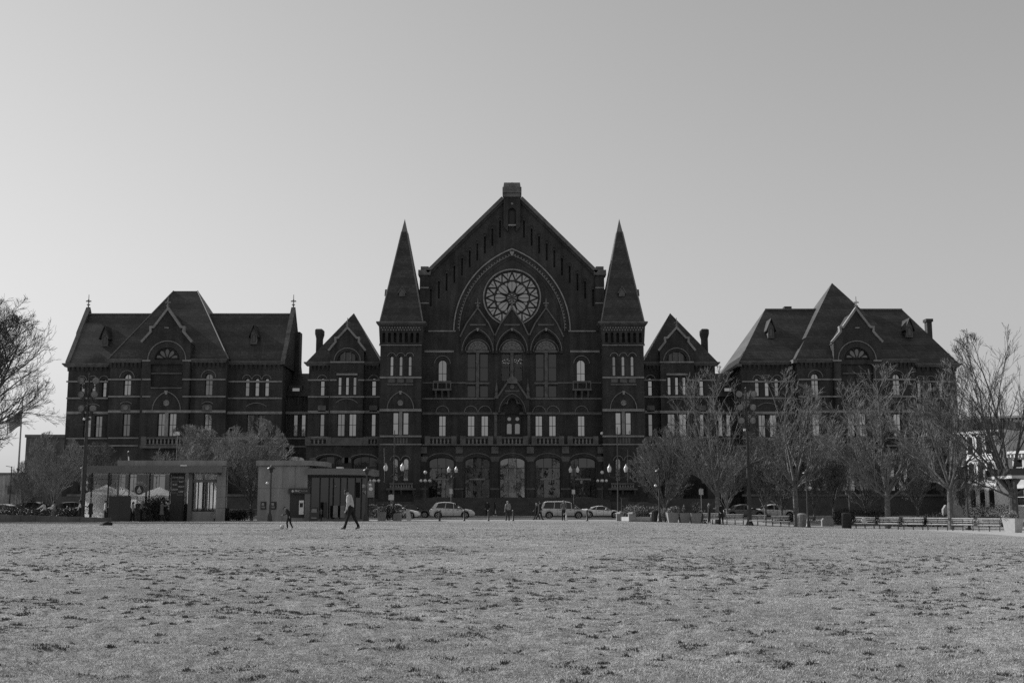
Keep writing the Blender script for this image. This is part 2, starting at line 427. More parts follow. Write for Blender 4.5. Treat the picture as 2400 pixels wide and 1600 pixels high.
def tussock(seed, n, ymin, ymax, blades):
    g = np.random.default_rng(seed)
    cy = ymin + (ymax - ymin) * g.random(n) ** 1.25
    cx = (g.random(n) * 2 - 1) * (cy * .47 + .5)
    z = np_noise(cx * .3, cy * .3 + 5); keep = (z + .25 * (g.random(n) - .5) > .5) | (g.random(n) < .2)
    cx, cy = cx[keep], cy[keep]
    rad = (.015 + .07 * g.random(len(cx)) ** 2.2)
    hh = (.013 + .026 * g.random(len(cx))) * np.clip(1.3 - cy / 60, .35, 1)
    X = np.repeat(cx, blades); Yy = np.repeat(cy, blades); RR = np.repeat(rad, blades); HH = np.repeat(hh, blades)
    a = g.random(len(X)) * 2 * np.pi; r = g.random(len(X)) ** .75 * RR * 1.25
    x = X + np.cos(a) * r * 2.2 * (1 + .5 * np.sin(3 * a + X * 9)); y = Yy + np.sin(a) * r * (1 + .5 * np.sin(2 * a + Yy * 7)) * 1.4
    ok = (x < 28.5) & (y < 91); x, y, HH, r, RR = x[ok], y[ok], HH[ok], r[ok], RR[ok]; k = len(x)
    z = lawn_z(x, y) - .006
    h = HH * (.5 + .7 * g.random(k)) * (1.15 - .5 * r / RR)
    th, th2 = g.random(k) * 2 * np.pi, g.random(k) * 2 * np.pi
    w = .005 * (.6 + .8 * g.random(k)) * (1 + y / 9); ln = h * .7 * g.random(k)
    V = np.zeros((k, 3, 3))
    V[:, 0] = np.stack([x - np.cos(th) * w, y - np.sin(th) * w, z], -1)
    V[:, 1] = np.stack([x + np.cos(th) * w, y + np.sin(th) * w, z], -1)
    V[:, 2] = np.stack([x + np.cos(th2) * ln, y + np.sin(th2) * ln, z + h], -1)
    return V
grass_blades('straw_grass', 520000, 7.4, 44, .010, .027, .0019, STRAW, 'short straw coloured dormant grass covering the lawn', lean=1.0, seed=3, power=1.8)
grass_blades('straw_grass', 330000, 36, 92, .010, .024, .0022, STRAW, 'straw coloured dormant grass on the far half of the lawn', lean=1.0, seed=4, power=1.0)
Vt = np.concatenate([tussock(11, 3500, 7.4, 30, 52), tussock(12, 7600, 20, 62, 20), tussock(13, 6000, 45, 90, 9)])
tag(tri_mesh('green_grass', Vt, GREEN), 'dark green tussocks scattered through the straw coloured lawn', 'grass', kind='stuff')

# paths, road, kerbs
def sheet(name, x0, x1, y0, y1, z, m, nx=30, ny=6): return grid_sheet(name, lin(x0, x1, nx), lin(y0, y1, ny), lambda x, y: gz(x, y) * (1 - S(y, 100, 108)) + z, m)
sheet('plaza_path', -70, 80, 99.5, 110.2, .012, WALK)
road = sheet('road', -300, 50, 110.5, 130.0, .006, ASPH)
MB().box(-300, 50, 110.2, 110.5, -.2, .12).build('kerb', KERB)['kind'] = 'structure'
MB().box(-300, 50, 130.0, 130.3, -.2, .15).build('kerb', KERB)['kind'] = 'structure'
pv = MB().box(-300, 64, 130.3, 143.3, -.2, .146).build('pavement', WALK); pv['kind'] = 'structure'
PAINT = mat('road_paint', .7, var=.25, scale=3)
for i in range(-6, 7):
    mk = MB().box(i * 9 - 1.5, i * 9 + 1.5, 120.3, 120.45, .006, .012).build('lane_marking', PAINT); mk['kind'] = 'structure'
# ------------------------------------------------------------------ the concert hall and its two side halls
YC, YT, YA = 145.0, 142.9, 143.4          # gable wall, tower fronts, arcade front
YF, YFB = 146.0, 145.2                    # linking pavilions and their gabled bays
YW, YP, YG = 146.0, 144.8, 144.2          # side halls: wall, pavilion, gabled bay
BACK = 172.0

def A(px, py, Y):                          # distance from the axis of the facade (measured on the left half), height
    x, z = P(px, py, Y); return (-x, z)
def AA(pts, Y): return [A(px, py, Y) for px, py in pts]
def arc(cx, cz, r, a0, a1, n, rz=None):
    rz = r if rz is None else rz
    return [(cx + r * math.cos(R(a0 + (a1 - a0) * i / n)), cz + rz * math.sin(R(a0 + (a1 - a0) * i / n))) for i in range(n + 1)]
def pointed(cx, hw, zs, rise, n=8):        # pointed arch line from left spring to right spring
    # each half is a circle arc through (hw, 0) and (0, rise) with its centre on the spring line
    c = (rise * rise - hw * hw) / (2 * hw); r = hw + c
    a1 = math.degrees(math.atan2(rise, c))
    right = [(cx - c + r * math.cos(R(a1 * i / n)), zs + r * math.sin(R(a1 * i / n))) for i in range(n + 1)]
    left = [(2 * cx - x, z) for x, z in right]
    return left + right[::-1][1:]
def hole_poly(a, z0, z1, hw, kind):
    if kind == 'flat': return [(a - hw, z0), (a + hw, z0), (a + hw, z1), (a - hw, z1)]
    if kind == 'round': return [(a - hw, z0), (a + hw, z0)] + arc(a, z1 - hw, hw, 0, 180, 10)
    if kind == 'seg':
        rise = hw * .35; return [(a - hw, z0), (a + hw, z0)] + arc(a, z1 - rise, hw, 0, 180, 12, rise)
    if kind == 'circle': return arc(a, (z0 + z1) / 2, hw, 0, 345, 23)

def panel(name, outline, holes, y, m, parent, s, rev=.35, thick=.7, back=True):
    loops = [[Vector((x, z, 0)) for x, z in outline]] + [[Vector((x, z, 0)) for x, z in h] for h in holes]
    flat = [p for l in loops for p in l]
    mb = MB()
    mb.add([(s * p.x, y, p.y) for p in flat], [tuple(t) for t in tessellate_polygon(loops)])
    def strip(loop, d):
        n = len(loop)
        mb.add([(s * x, y, z) for x, z in loop] + [(s * x, y + d, z) for x, z in loop], [(i, (i + 1) % n, n + (i + 1) % n, n + i) for i in range(n)])
    strip(outline, thick)
    for h in holes: strip(h, rev + .1)
    if back and holes:
        fl = [Vector((x, z, 0)) for x, z in outline]
        mb.add([(s * p.x, y + rev + .1, p.y) for p in fl], [tuple(t) for t in tessellate_polygon([fl])])
    return mb.build(name, m, parent)

def window(a, z0, z1, hw, kind, y, parent, s, nx=1, rows=(.5,), glass=None, fr=.07, name='window', tilt=True):
    glass = glass or random.choice((GLASS,) * 7 + (GLASS_V,) * 3 + (GLASS_W,))
    zs = z1 - (hw if kind == 'round' else hw * .35 if kind == 'seg' else 0)
    def top(x):
        t = min(1, abs(x - a) / hw)
        if kind == 'round': return zs + math.sqrt(max(0, 1 - t * t)) * hw
        if kind == 'seg': return zs + math.sqrt(max(0, 1 - t * t)) * hw * .35
        return z1
    mb = MB()
    out = hole_poly(a, z0, z1, hw, kind)
    mb.ribbon([(s * x, z) for x, z in out], fr * s, y - .03, y + .1, close=True)
    zsplit = [z0 + (z1 - z0) * r for r in rows]
    for zz in zsplit: mb.box(s * a - hw, s * a + hw, y - .02, y + .06, zz - fr * .45, zz + fr * .45)
    xs = [a - hw + 2 * hw * i / nx for i in range(nx + 1)]
    for x in xs[1:-1]: mb.box(s * x - fr * .4, s * x + fr * .4, y - .015, y + .05, z0, top(x))
    w = mb.build(name, FRAME, parent)
    zz = [z0] + zsplit + [None]
    for j in range(len(zz) - 1):
        for i in range(nx):
            xa, xb = xs[i], xs[i + 1]
            if zz[j + 1] is None:
                up = [(xb + (xa - xb) * k / 6, max(zz[j] + .01, top(xb + (xa - xb) * k / 6))) for k in range(7)] if kind != 'flat' else [(xb, z1), (xa, z1)]
            else: up = [(xb, zz[j + 1]), (xa, zz[j + 1])]
            poly = [(xa, zz[j]), (xb, zz[j])] + up
            cx, cz = (xa + xb) / 2, (zz[j] + zz[j + 1]) / 2 if zz[j + 1] else zz[j]
            tx, tz = (rnd(-.006, .006), rnd(-.008, .008)) if tilt else (0, 0)   # old sashes never sit quite true
            pm = MB(); pm.add([(s * x, y + .03 + (x - cx) * tx + (z - cz) * tz, z) for x, z in poly], [tuple(range(len(poly)))])
            pm.build('pane', glass, w)
    return w

def wins(spec, Y):                          # (px, py top, py bottom, half width px, kind, panes across) -> metres
    out = []
    for px, pt, pb, hp, kind, nx in spec:
        a, z1 = A(px, (pt + pb) / 2, Y)[0], PZ(pt, Y)
        out.append((a, PZ(pb, Y), PZ(pt, Y), hp / FPX * Y, kind, nx))
    return out
def wall_with_windows(name, outline, spec, Y, parent, s, m=None, extra=(), rev=.3, rows=(.5,), glass=None):
    ws = wins(spec, Y)
    p = panel(name, outline, [hole_poly(*w[:5]) for w in ws] + list(extra), Y, m or BRICK, parent, s, rev=rev)
    for a, z0, z1, hw, kind, nx in ws: window(a, z0, z1, hw, kind, Y + rev, parent, s, nx, rows, glass(a) if callable(glass) else glass)
    return p
def band(px0, px1, py, hpx, Y, parent, s, proj=.12, m=None, name='string_course'):
    a0, z = A(px0, py, Y); a1 = A(px1, py, Y)[0]; h = hpx / FPX * Y / 2
    lo, hi = sorted((s * a0, s * a1))
    return MB().box(lo, hi, Y - proj, Y + .05, z - h, z + h).build(name, m or STONE, parent)
def hood(pts, w, Y, parent, s, proj=.1, m=None, name='hood_mould'):
    pts = [(s * a, z) for a, z in pts]
    return MB().ribbon(pts, -w if pts[0][0] < pts[-1][0] else w, Y - proj, Y + .03).build(name, m or MOULD, parent)
def hoods(cxs, rpx, pyc, Y, parent, s, w=.09, a0=0, a1=180):
    for px in cxs:
        a, z = A(px, pyc, Y); r = rpx / FPX * Y
        hood(arc(a, z, r, a0, a1, 12)[::-1], w, Y, parent, s)
def corbels(px0, px1, py0, py1, Y, parent, s, n, proj=.35):
    a0, zt = A(px0, py0, Y); a1 = A(px1, py0, Y)[0]; zb = PZ(py1, Y)
    mb = MB()
    lo, hi = sorted((s * a0, s * a1))
    for i in range(n):
        x = lo + (hi - lo) * (i + .5) / n; w = (hi - lo) / n * .28
        mb.frustum(x - w, x + w, Y - .06, Y + .02, zb, x - w, x + w, Y - proj, Y + .02, zt)
    return mb.build('corbel_table', BRICK, parent)
def cornice(px0, px1, py, Y, parent, s, h=.45, proj=.5):
    a0, z = A(px0, py, Y); a1 = A(px1, py, Y)[0]
    lo, hi = sorted((s * a0, s * a1))
    mb = MB(); mb.frustum(lo + .1, hi - .1, Y - proj * .5, Y + .6, z - h, lo - .15, hi + .15, Y - proj, Y + .6, z - .15)
    mb.box(lo - .18, hi + .18, Y - proj - .05, Y + .62, z - .15, z)
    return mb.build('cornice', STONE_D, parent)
def finial(x, y, z, h, parent):
    mb = MB()
    mb.lathe([(.16, 0), (.2, h * .08), (.1, h * .12), (.09, h * .3), (.17, h * .34), (.07, h * .4), (.06, h * .62), (.12, h * .66), (.05, h * .7), (.04, h * .98), (.01, h)], (x, y, z), 8)
    for dx, dy in ((1, 0), (0, 1)):
        mb.box(x - .3 * dx - .05, x + .3 * dx + .05, y - .3 * dy - .05, y + .3 * dy + .05, z + h * .54, z + h * .61)
        mb.box(x - .17 * dx - .05, x + .17 * dx + .05, y - .17 * dy - .05, y + .17 * dy + .05, z + h * .34, z + h * .39)
    return mb.build('finial', STONE, parent, smooth=False)
def gable_bay(parent, s, Y, half, cpx, pybase, gable, depth, base_px, petals=None, m=None, spec=(), extra=(), name='gabled_bay', rows=(.5,)):
    # gable: right-hand half outline from apex down (dx px, py) mirrored about cpx
    a_c = A(cpx, 800, Y)[0]
    pts = [(dx / FPX * Y, PZ(py, Y)) for dx, py in gable]
    zb = PZ(pybase, Y)
    right = [(a_c + d, z) for d, z in pts] + [(a_c + half / FPX * Y, pts[-1][1] - .02)]
    left = [(2 * a_c - x, z) for x, z in right[::-1]]
    outline = [(a_c - half / FPX * Y, zb), (a_c + half / FPX * Y, zb)] + right[::-1] + left[:-1][::-1] if False else None
    R_ = [(a_c + half / FPX * Y, zb)] + right[::-1]           # up the right side to the apex
    L_ = [(2 * a_c - x, z) for x, z in R_[::-1]][1:]           # and down the left
    outline = R_ + L_
    wall_with_windows(name, outline, spec, Y, parent, s, m, extra, rows=rows)
    cop = [(s * x, z) for x, z in right[:-1][::-1]] + [(s * (2 * a_c - x), z) for x, z in right[:-1]][1:]
    if cop[0][0] > cop[-1][0]: w = -.26
    else: w = .26
    c = MB().ribbon(cop, w, Y - .22, Y + .5); c.build('gable_coping', STONE, parent)
    # little roof running back behind the gable
    rp = [(s * a_c, pts[0][1] - .1), (s * (a_c + pts[-1][0]), pts[-1][1] - .1), (s * (a_c - pts[-1][0]), pts[-1][1] - .1)]
    MB().prism(rp, Y + .3, Y + depth).build('gable_roof', SLATE, parent)
    zc = pts[-1][1] - .1
    x0, x1 = sorted((s * (a_c - half / FPX * Y) + 0, s * (a_c + half / FPX * Y)))
    MB().box(x0 + .02, x1 - .02, Y + .6, Y + depth * .7, PZ(860, Y), zc).build('bay_cheek', BRICK, parent)
    return a_c
def petal_window(px, py, rpx, Y, parent, s, n=5):
    a, z = A(px, py, Y); r = rpx / FPX * Y
    w = MB(); w.ribbon([(s * x, zz) for x, zz in arc(a, z, r, 0, 180, 16)], .1 * s, Y - .04, Y + .1)
    w.box(s * a - r, s * a + r, Y - .04, Y + .1, z - .06, z + .06)
    for i in range(n + 1):
        t = R(180 * i / n); w.tube([(s * (a + .1 * r * math.cos(t)), Y, z + .1 * r * math.sin(t)), (s * (a + .93 * r * math.cos(t)), Y, z + .93 * r * math.sin(t))], .06, 4)
    wo = w.build('petal_window', FRAME, parent)
    for i in range(n):
        t = R(180 * (i + .5) / n); q = []
        for k in range(14):
            u = 2 * math.pi * k / 14
            rr = .56 * r + .34 * r * math.cos(u); ww = .2 * r * math.sin(u) * (.65 + .45 * math.cos(u))
            q.append((s * (a + rr * math.cos(t) - ww * math.sin(t)), Y + .05, z + rr * math.sin(t) + ww * math.cos(t)))
        MB().add(q, [tuple(range(14))]).build('pane', GLASS_P, wo)
    return wo
def balustrade(px0, px1, pyt, pyb, Y, parent, s, n, ped=True):
    a0, zt = A(px0, pyt, Y); a1 = A(px1, pyt, Y)[0]; zb = PZ(pyb, Y)
    lo, hi = sorted((s * a0, s * a1))
    mb = MB(); mb.box(lo, hi, Y - .18, Y + .18, zt - .16, zt + .04); mb.box(lo, hi, Y - .2, Y + .2, zb, zb + .14)
    b = mb.build('balustrade', STONE_D, parent)
    hh = zt - zb - .3
    pf = MB().lathe([(.13, 0), (.13, hh * .1), (.07, hh * .16), (.125, hh * .4), (.09, hh * .7), (.07, hh * .86), (.13, hh * .9), (.13, hh)], (0, 0, 0), 8).mesh('baluster')
    for i in range(n):
        obj('baluster', pf, STONE, b, loc=(lo + (hi - lo) * (i + .5) / n, Y, zb + .14))
    if ped:
        for x in (lo, hi):
            MB().box(x - .32, x + .32, Y - .28, Y + .28, zb - .1, zt + .12).build('pedestal', STONE_D, b)
    return b
def chimney(px0, px1, pyt, zb, Y, parent, s):
    a0, zt = A(px0, pyt, Y); a1 = A(px1, pyt, Y)[0]; lo, hi = sorted((s * a0, s * a1))
    mb = MB(); mb.box(lo, hi, Y, Y + 1.2, zb, zt - 1.3); mb.frustum(lo, hi, Y, Y + 1.2, zt - 1.3, lo - .14, hi + .14, Y - .14, Y + 1.34, zt - .7)
    mb.box(lo - .14, hi + .14, Y - .14, Y + 1.34, zt - .7, zt - .15); mb.frustum(lo - .14, hi + .14, Y - .14, Y + 1.34, zt - .15, lo + .0, hi - .05, Y + .1, Y + 1.1, zt)
    return mb.build('chimney', BRICK, parent)
def dormer(px, pyt, pyb, Y, parent, s, roofm=None):
    a, zt = A(px, pyt, Y); zb = PZ(pyb, Y); x = s * a; h = zt - zb
    mb = MB(); mb.prism([(x - .42, zb), (x + .42, zb), (x + .42, zb + h * .5), (x, zb + h * .92), (x - .42, zb + h * .5)], Y, Y + 3.2)
    d = mb.build('dormer', STONE_D, parent)
    rf = MB(); 
    for q in (-1, 1):
        rf.add([(x, Y - .35, zt), (x + q * .72, Y - .35, zb + h * .36), (x + q * .72, Y + 2.4, zb + h * .36), (x, Y + 3.4, zt),
                (x, Y - .35, zt - .12), (x + q * .64, Y - .35, zb + h * .32), (x + q * .64, Y + 2.4, zb + h * .32), (x, Y + 3.4, zt - .12)],
               [(0, 1, 2, 3), (4, 5, 6, 7), (0, 1, 5, 4), (1, 2, 6, 5)])
    rf.build('dormer_roof', SLATE, d)
    wo = MB(); wo.ribbon([(x + .24 * c, z) for c, z in [(-1, zb + h * .08), (1, zb + h * .08), (1, zb + h * .4), (0, zb + h * .55), (-1, zb + h * .4)]], .06, Y - .03, Y + .02, close=True)
    w = wo.build('dormer_window', FRAME, d)
    MB().add([(x - .22, Y - .012, zb + h * .08), (x + .22, Y - .012, zb + h * .08), (x + .22, Y - .012, zb + h * .4), (x, Y - .012, zb + h * .54), (x - .22, Y - .012, zb + h * .4)], [(0, 1, 2, 3, 4)]).build('pane', GLASS_D, w)
    return d
def roundel(px, py, rpx, Y, parent, s):
    a, z = A(px, py, Y); r = rpx / FPX * Y
    mb = MB(); pf = [(r, 0), (r, .1), (r * .85, .14), (r * .8, .09), (r * .35, .08), (r * .3, .14), (.01, .15)]
    mb.lathe(pf, (0, 0, 0), 16)
    return mb.build('roundel', STONE, parent, loc=Vector((s * a, Y, z)) - Vector(parent.location), rot=(math.pi / 2, 0, 0))

# ---------- side halls (wings)
def wing(s, label):
    H = thing('side_hall', label, 'building', (s * 43.5, YW, 0), world=True)
    zc = PZ(852, YW)
    # outer and inner bays
    aO, aI = A(155.5, 960, YW)[0], A(661, 960, YW)[0]
    aP0, aP1 = A(254, 960, YW)[0], A(529, 960, YW)[0]
    small = lambda xs, t, b: [(x, t, b, 5.2, 'round', 1) for x in xs]
    wall_with_windows('wall', [(aP0 - .2, 0), (aO, 0), (aO, zc), (aP0 - .2, zc)],
                      small((193, 218.5, 244), 889, 930) + [(204, 974, 1024, 8.5, 'flat', 2), (230, 974, 1024, 8.5, 'flat', 2), (196, 1085, 1150, 11, 'round', 2), (226, 1085, 1150, 11, 'round', 2)], YW, H, s)
    wall_with_windows('wall', [(aI, 0), (aP1 + .2, 0), (aP1 + .2, zc), (aI, zc)],
                      small((579, 602, 625), 886, 928) + [(586.5, 971, 1024, 8.5, 'flat', 2), (613, 971, 1024, 8.5, 'flat', 2), (572, 1085, 1150, 11, 'round', 2), (600, 1085, 1150, 11, 'round', 2), (628, 1085, 1150, 11, 'round', 2)], YW, H, s)
    hoods((193, 218.5, 244), 11.5, 891, YW, H, s); hoods((579, 602, 625), 11.5, 889, YW, H, s)
    hoods((196, 226, 572, 600, 628), 14, 1090, YW, H, s)
    hoods((216,), 30, 975, YW, H, s, a0=55, a1=125); hoods((600,), 38, 981, YW, H, s, a0=50, a1=130)
    for py, h in ((894, 3.5), (933, 3.5), (967, 6), (1027, 3), (1045, 3)):
        band(156, 254, py, h, YW, H, s); band(529, 661, py, h, YW, H, s)
    cornice(152, 256, 852, YW, H, s); cornice(527, 663, 847, YW, H, s)
    corbels(157, 254, 854, 870, YW, H, s, 9); corbels(529, 660, 849, 866, YW, H, s, 12)
    # main pavilion
    zp = PZ(842, YP); p0, p1 = A(254, 960, YP)[0], A(529, 960, YP)[0]
    g0, g1 = A(334, 960, YP)[0], A(447, 960, YP)[0]
    for (o0, o1, cx, top) in ((g0 - .1, p0, 298, 876), (p1, g1 + .1, 489, 875)):
        wall_with_windows('pavilion_wall', [(o0, 0), (o1, 0), (o1, zp), (o0, zp)],
                          [(cx, top, 926, 8.8, 'round', 2), (cx - 2.5, 969, 1022, 8.8, 'flat', 2), (cx - 16, 1085, 1150, 12, 'round', 2), (cx + 14, 1085, 1150, 12, 'round', 2)], YP, H, s)
        hoods((cx,), 18, top + 9, YP, H, s); hoods((cx - 3,), 20, 960, YP, H, s, a0=45, a1=135)
        hoods((cx - 16, cx + 14), 15, 1093, YP, H, s)
        roundel(cx - 3, 955, 5.5, YP - .14, H, s)
        a, z = A(cx - 3, 956, YP); MB().prism([(s * a - .62, z - .5), (s * a + .62, z - .5), (s * a + .62, z + .25), (s * a + .4, z + .42), (s * a - .4, z + .42), (s * a - .62, z + .25)], YP - .13, YP + .03).build('carved_panel', STONE_D, H)
    x0, x1 = sorted((s * (p0), s * (p1)))
    MB().box(x0 + .05, x1 - .05, YP + .75, YP + 10, 0, zp - .05).build('pavilion_core', BRICK, H)
    for py, h in ((889, 3.5), (929, 3.5), (964, 6), (1026, 3), (1044, 3)):
        band(254, 334, py, h, YP, H, s); band(447, 529, py, h, YP, H, s)
    cornice(252, 334, 842, YP, H, s); cornice(447, 531, 842, YP, H, s)
    corbels(256, 334, 844, 862, YP, H, s, 8); corbels(447, 527, 844, 862, YP, H, s, 8)
    # gabled bay
    a, zar = A(391, 843, YG); rO = 46 / FPX * YG
    rin = 30 / FPX * YG
    halfrose = [(a - rin, zar), (a + rin, zar)] + arc(a, zar, rin, 0, 180, 14)[1:-1]
    recess = AA([(353, 905), (353, 853), (428, 853), (428, 905)], YG)
    gable_bay(H, s, YG, 56.5, 391, 1209, [(0, 727), (31, 769), (37, 769), (36, 778), (58, 803)], 8.5, None,
              spec=[(377.5, 968, 1022, 9, 'flat', 2), (403.5, 968, 1022, 9, 'flat', 2), (372, 1080, 1150, 15, 'round', 2), (410, 1080, 1150, 15, 'round', 2)], extra=[halfrose, recess[::-1]])
    petal_window(391, 843, 28.5, YG + .28, H, s)
    hood(arc(a, zar, rO, 0, 180, 20)[::-1], .13, YG, H, s)
    hoods((372, 410), 18, 1090, YG, H, s)
    zsl = PZ(758, YG); ax = A(391, 758, YG)[0]; MB().box(s * ax - .09, s * ax + .09, YG - .03, YG - .01, zsl - .6, zsl + .6).build('slit', FRAME, H)
    band(386, 396, 768, 2.5, YG, H, s)
    finial(s * ax, YG + .1, PZ(728, YG), 1.9, H)
    for q in ((334, 353), (428, 448)): band(q[0], q[1], 845, 4, YG, H, s)
    band(354, 427, 875, 2.5, YG + .3, H, s, m=STONE_D); band(354, 427, 909, 2.5, YG, H, s, m=STONE_D)
    for q in ((334, 353), (428, 448)):
        for py in (889, 929): band(q[0], q[1], py, 3.5, YG, H, s)
    for q in ((334, 448),): band(q[0], q[1], 964, 6, YG, H, s); band(q[0], q[1], 1045, 3, YG - .5, H, s)
    pa, pz = A(390, 961, YG); hood(pointed(pa, 34 / FPX * YG, pz, 45 / FPX * YG), .11, YG, H, s); roundel(390, 944, 7, YG, H, s)
    ka, kz = A(390, 918, YG); MB().prism([(s * ka - .22, kz + .15), (s * ka + .22, kz + .15), (s * ka + .12, kz - .35), (s * ka - .12, kz - .35)], YG - .16, YG).build('keystone', STONE, H)
    MB().box(s * A(390.5, 990, YG)[0] - .22, s * A(390.5, 990, YG)[0] + .22, YG - .1, YG + .02, PZ(1022, YG), PZ(967, YG)).build('mullion', STONE, H)
    balustrade(338, 444, 1025, 1043, YG - .6, H, s, 12)
    zl = PZ(1045, YG); lo, hi = sorted((s * A(333, 1045, YG)[0], s * A(449, 1045, YG)[0])); MB().box(lo, hi, YG - .95, YG, zl - .3, zl).build('balcony_slab', STONE_D, H)
    band(156, 661, 1160, 5, YW - 2.1, H, s, proj=.0, m=STONE_D, name='plinth_course')
    # body and roofs
    if s < 0:
        yr, yb = 151.6, 157.2
        zr = PZ(736, yr); lo, hi = sorted((s * aI, s * aO))
        MB().box(lo, hi, YW + .7, yb, 0, zc - .02).build('body', BRICK, H)
        rf = MB(); e = YW - .35
        rf.add([(lo, e, zc), (hi, e, zc), (hi, yr, zr), (lo, yr, zr), (hi, yb + .3, zc), (lo, yb + .3, zc)], [(0, 1, 2, 3), (3, 2, 4, 5)])
        rf.build('roof', SLATE, H)
        MB().box(lo, hi, yr - .12, yr + .12, zr - .06, zr + .1).build('ridge_cap', LEAD, H)
        for x in (lo, hi):
            g = [(YW - .1, zc - .3), (yb + .1, zc - .3), (yr, zr + .15)]
            mb = MB(); mb.add([(x - .22, y, z) for y, z in g] + [(x + .22, y, z) for y, z in g], [(0, 1, 2), (5, 4, 3), (0, 1, 4, 3), (1, 2, 5, 4), (2, 0, 3, 5)]); mb.build('end_gable', BRICK, H)
            cp = MB()
            for (ya, za), (yb2, zb2) in (((YW - .5, zc - .1), (yr, zr + .35)), ((yb + .5, zc - .1), (yr, zr + .35))):
                ym, zm = ya + (yb2 - ya) * .5, za + (zb2 - za) * .5
                for (y1, z1_), (y2, z2_), lift in (((ya, za), (ym, zm), 0), ((ym, zm), (yb2, zb2), .28)):
                    cp.add([(x - .28, y1, z1_ + lift), (x + .28, y1, z1_ + lift), (x + .28, y2, z2_ + lift), (x - .28, y2, z2_ + lift),
                            (x - .28, y1, z1_ + .32 + lift), (x + .28, y1, z1_ + .32 + lift), (x + .28, y2, z2_ + .32 + lift), (x - .28, y2, z2_ + .32 + lift)],
                           [(0, 1, 2, 3), (4, 5, 6, 7), (0, 1, 5, 4), (1, 2, 6, 5), (2, 3, 7, 6), (3, 0, 4, 7)])
            cp.build('gable_coping', STONE_D, H)
            finial(x, yr, zr + .5, 2.2, H)
        MB().box(hi + .02, hi + .75, yr + 1.2, yr + 3.0, zc - 1, PZ(777, yr + 1)).build('gable_buttress', BRICK, H)
        # truncated pyramid over the pavilion
        Yt = 152.6; t0, zt = A(407, 682, Yt); t1 = A(463, 682, Yt)[0]
        rf = MB(); e = YP - .4
        b = [(-p0 - .2, e, zp), (-p1 + .2, e, zp), (-p1 + .2, 158, zp), (-p0 - .2, 158, zp)]
        rf.add(b + [(-t0, Yt, zt), (-t1, Yt, zt), (-t1, Yt + .6, zt), (-t0, Yt + .6, zt)], [(0, 1, 5, 4), (1, 2, 6, 5), (2, 3, 7, 6), (3, 0, 4, 7), (4, 5, 6, 7)])
        rf.build('pavilion_roof', SLATE, H)
        for q, tq in ((-p0 - .2, -t0), (-p1 + .2, -t1)):
            MB().tube([(q, e, zp + .05), (tq, Yt, zt + .02)], .09, 5).build('hip_ridge', LEAD, H)
        dormer(247, 763, 811, 147.6, H, s); dormer(596, 760, 806, 147.7, H, s)
    else:
        yr, yb = 153.3, 160.6
        zr = PZ(725, yr); lo, hi = aI, aO
        MB().box(lo, hi, YW + .7, yb, 0, zc - .02).build('body', BRICK, H)
        r0 = PX(1793, 726, yr); r1 = PX(2114, 724, yr); e = YW - .4
        rf = MB()
        rf.add([(lo - .35, e, zc), (hi + .35, e, zc), (hi + .35, yb + .4, zc), (lo - .35, yb + .4, zc), (r0, yr, zr), (r1, yr, zr)],
               [(0, 1, 5, 4), (1, 2, 5), (2, 3, 4, 5), (3, 0, 4)])
        rf.build('roof', SLATE, H)
        MB().box(r0, r1, yr - .12, yr + .12, zr - .06, zr + .1).build('ridge_cap', LEAD, H)
        cnr = MB(); cnr.box(lo - .5, lo + .05, YW - .5, yb + .4, zc - .4, zc - .04); cnr.build('side_cornice', STONE_D, H)
        Yt = 153.6; ta, zt = PX(1950, 663, Yt), PZ(663, Yt); e = YP - .45
        rf = MB(); b = [(p1 - .25, e, zp), (p0 + .25, e, zp), (p0 + .25, 162, zp), (p1 - .25, 162, zp), (ta, Yt, zt)]
        rf.add(b, [(0, 1, 4), (1, 2, 4), (2, 3, 4), (3, 0, 4)]); rf.build('pavilion_roof', SLATE, H)
        MB().box(p1 - .55, p1 - .02, YP - .5, YP + 3, zp - .5, zp - .03).build('side_cornice', STONE_D, H)
        dx = PX(1806, 790, 148.7); dormer(1200 - (1806 - 1200), 746, 792, 148.9, H, s); dormer(1200 - (2130 - 1200), 745, 790, 148.9, H, s)
        xa, zt2 = P(2172, 747, 156); xb = PX(2183.5, 747, 156)
        mb = MB(); mb.box(xa, xb, 156, 157, zr - 6, zt2 - .4); mb.box(xa - .15, xb + .15, 155.85, 157.15, zt2 - .4, zt2); mb.build('chimney', BRICK, H)
        xa = PX(1847, 722, 154); MB().box(xa - .5, xa + .5, 154, 155, zr - .5, zr + .55).build('roof_vent', FRAME, H)
    # raised plinth
    lo, hi = sorted((s * aI, s * aO)); MB().box(lo + .02, hi - .02, YW - 1.9, YW + .1, 0, PZ(1163, YW)).build('plinth', PLINTH, H)
    return H

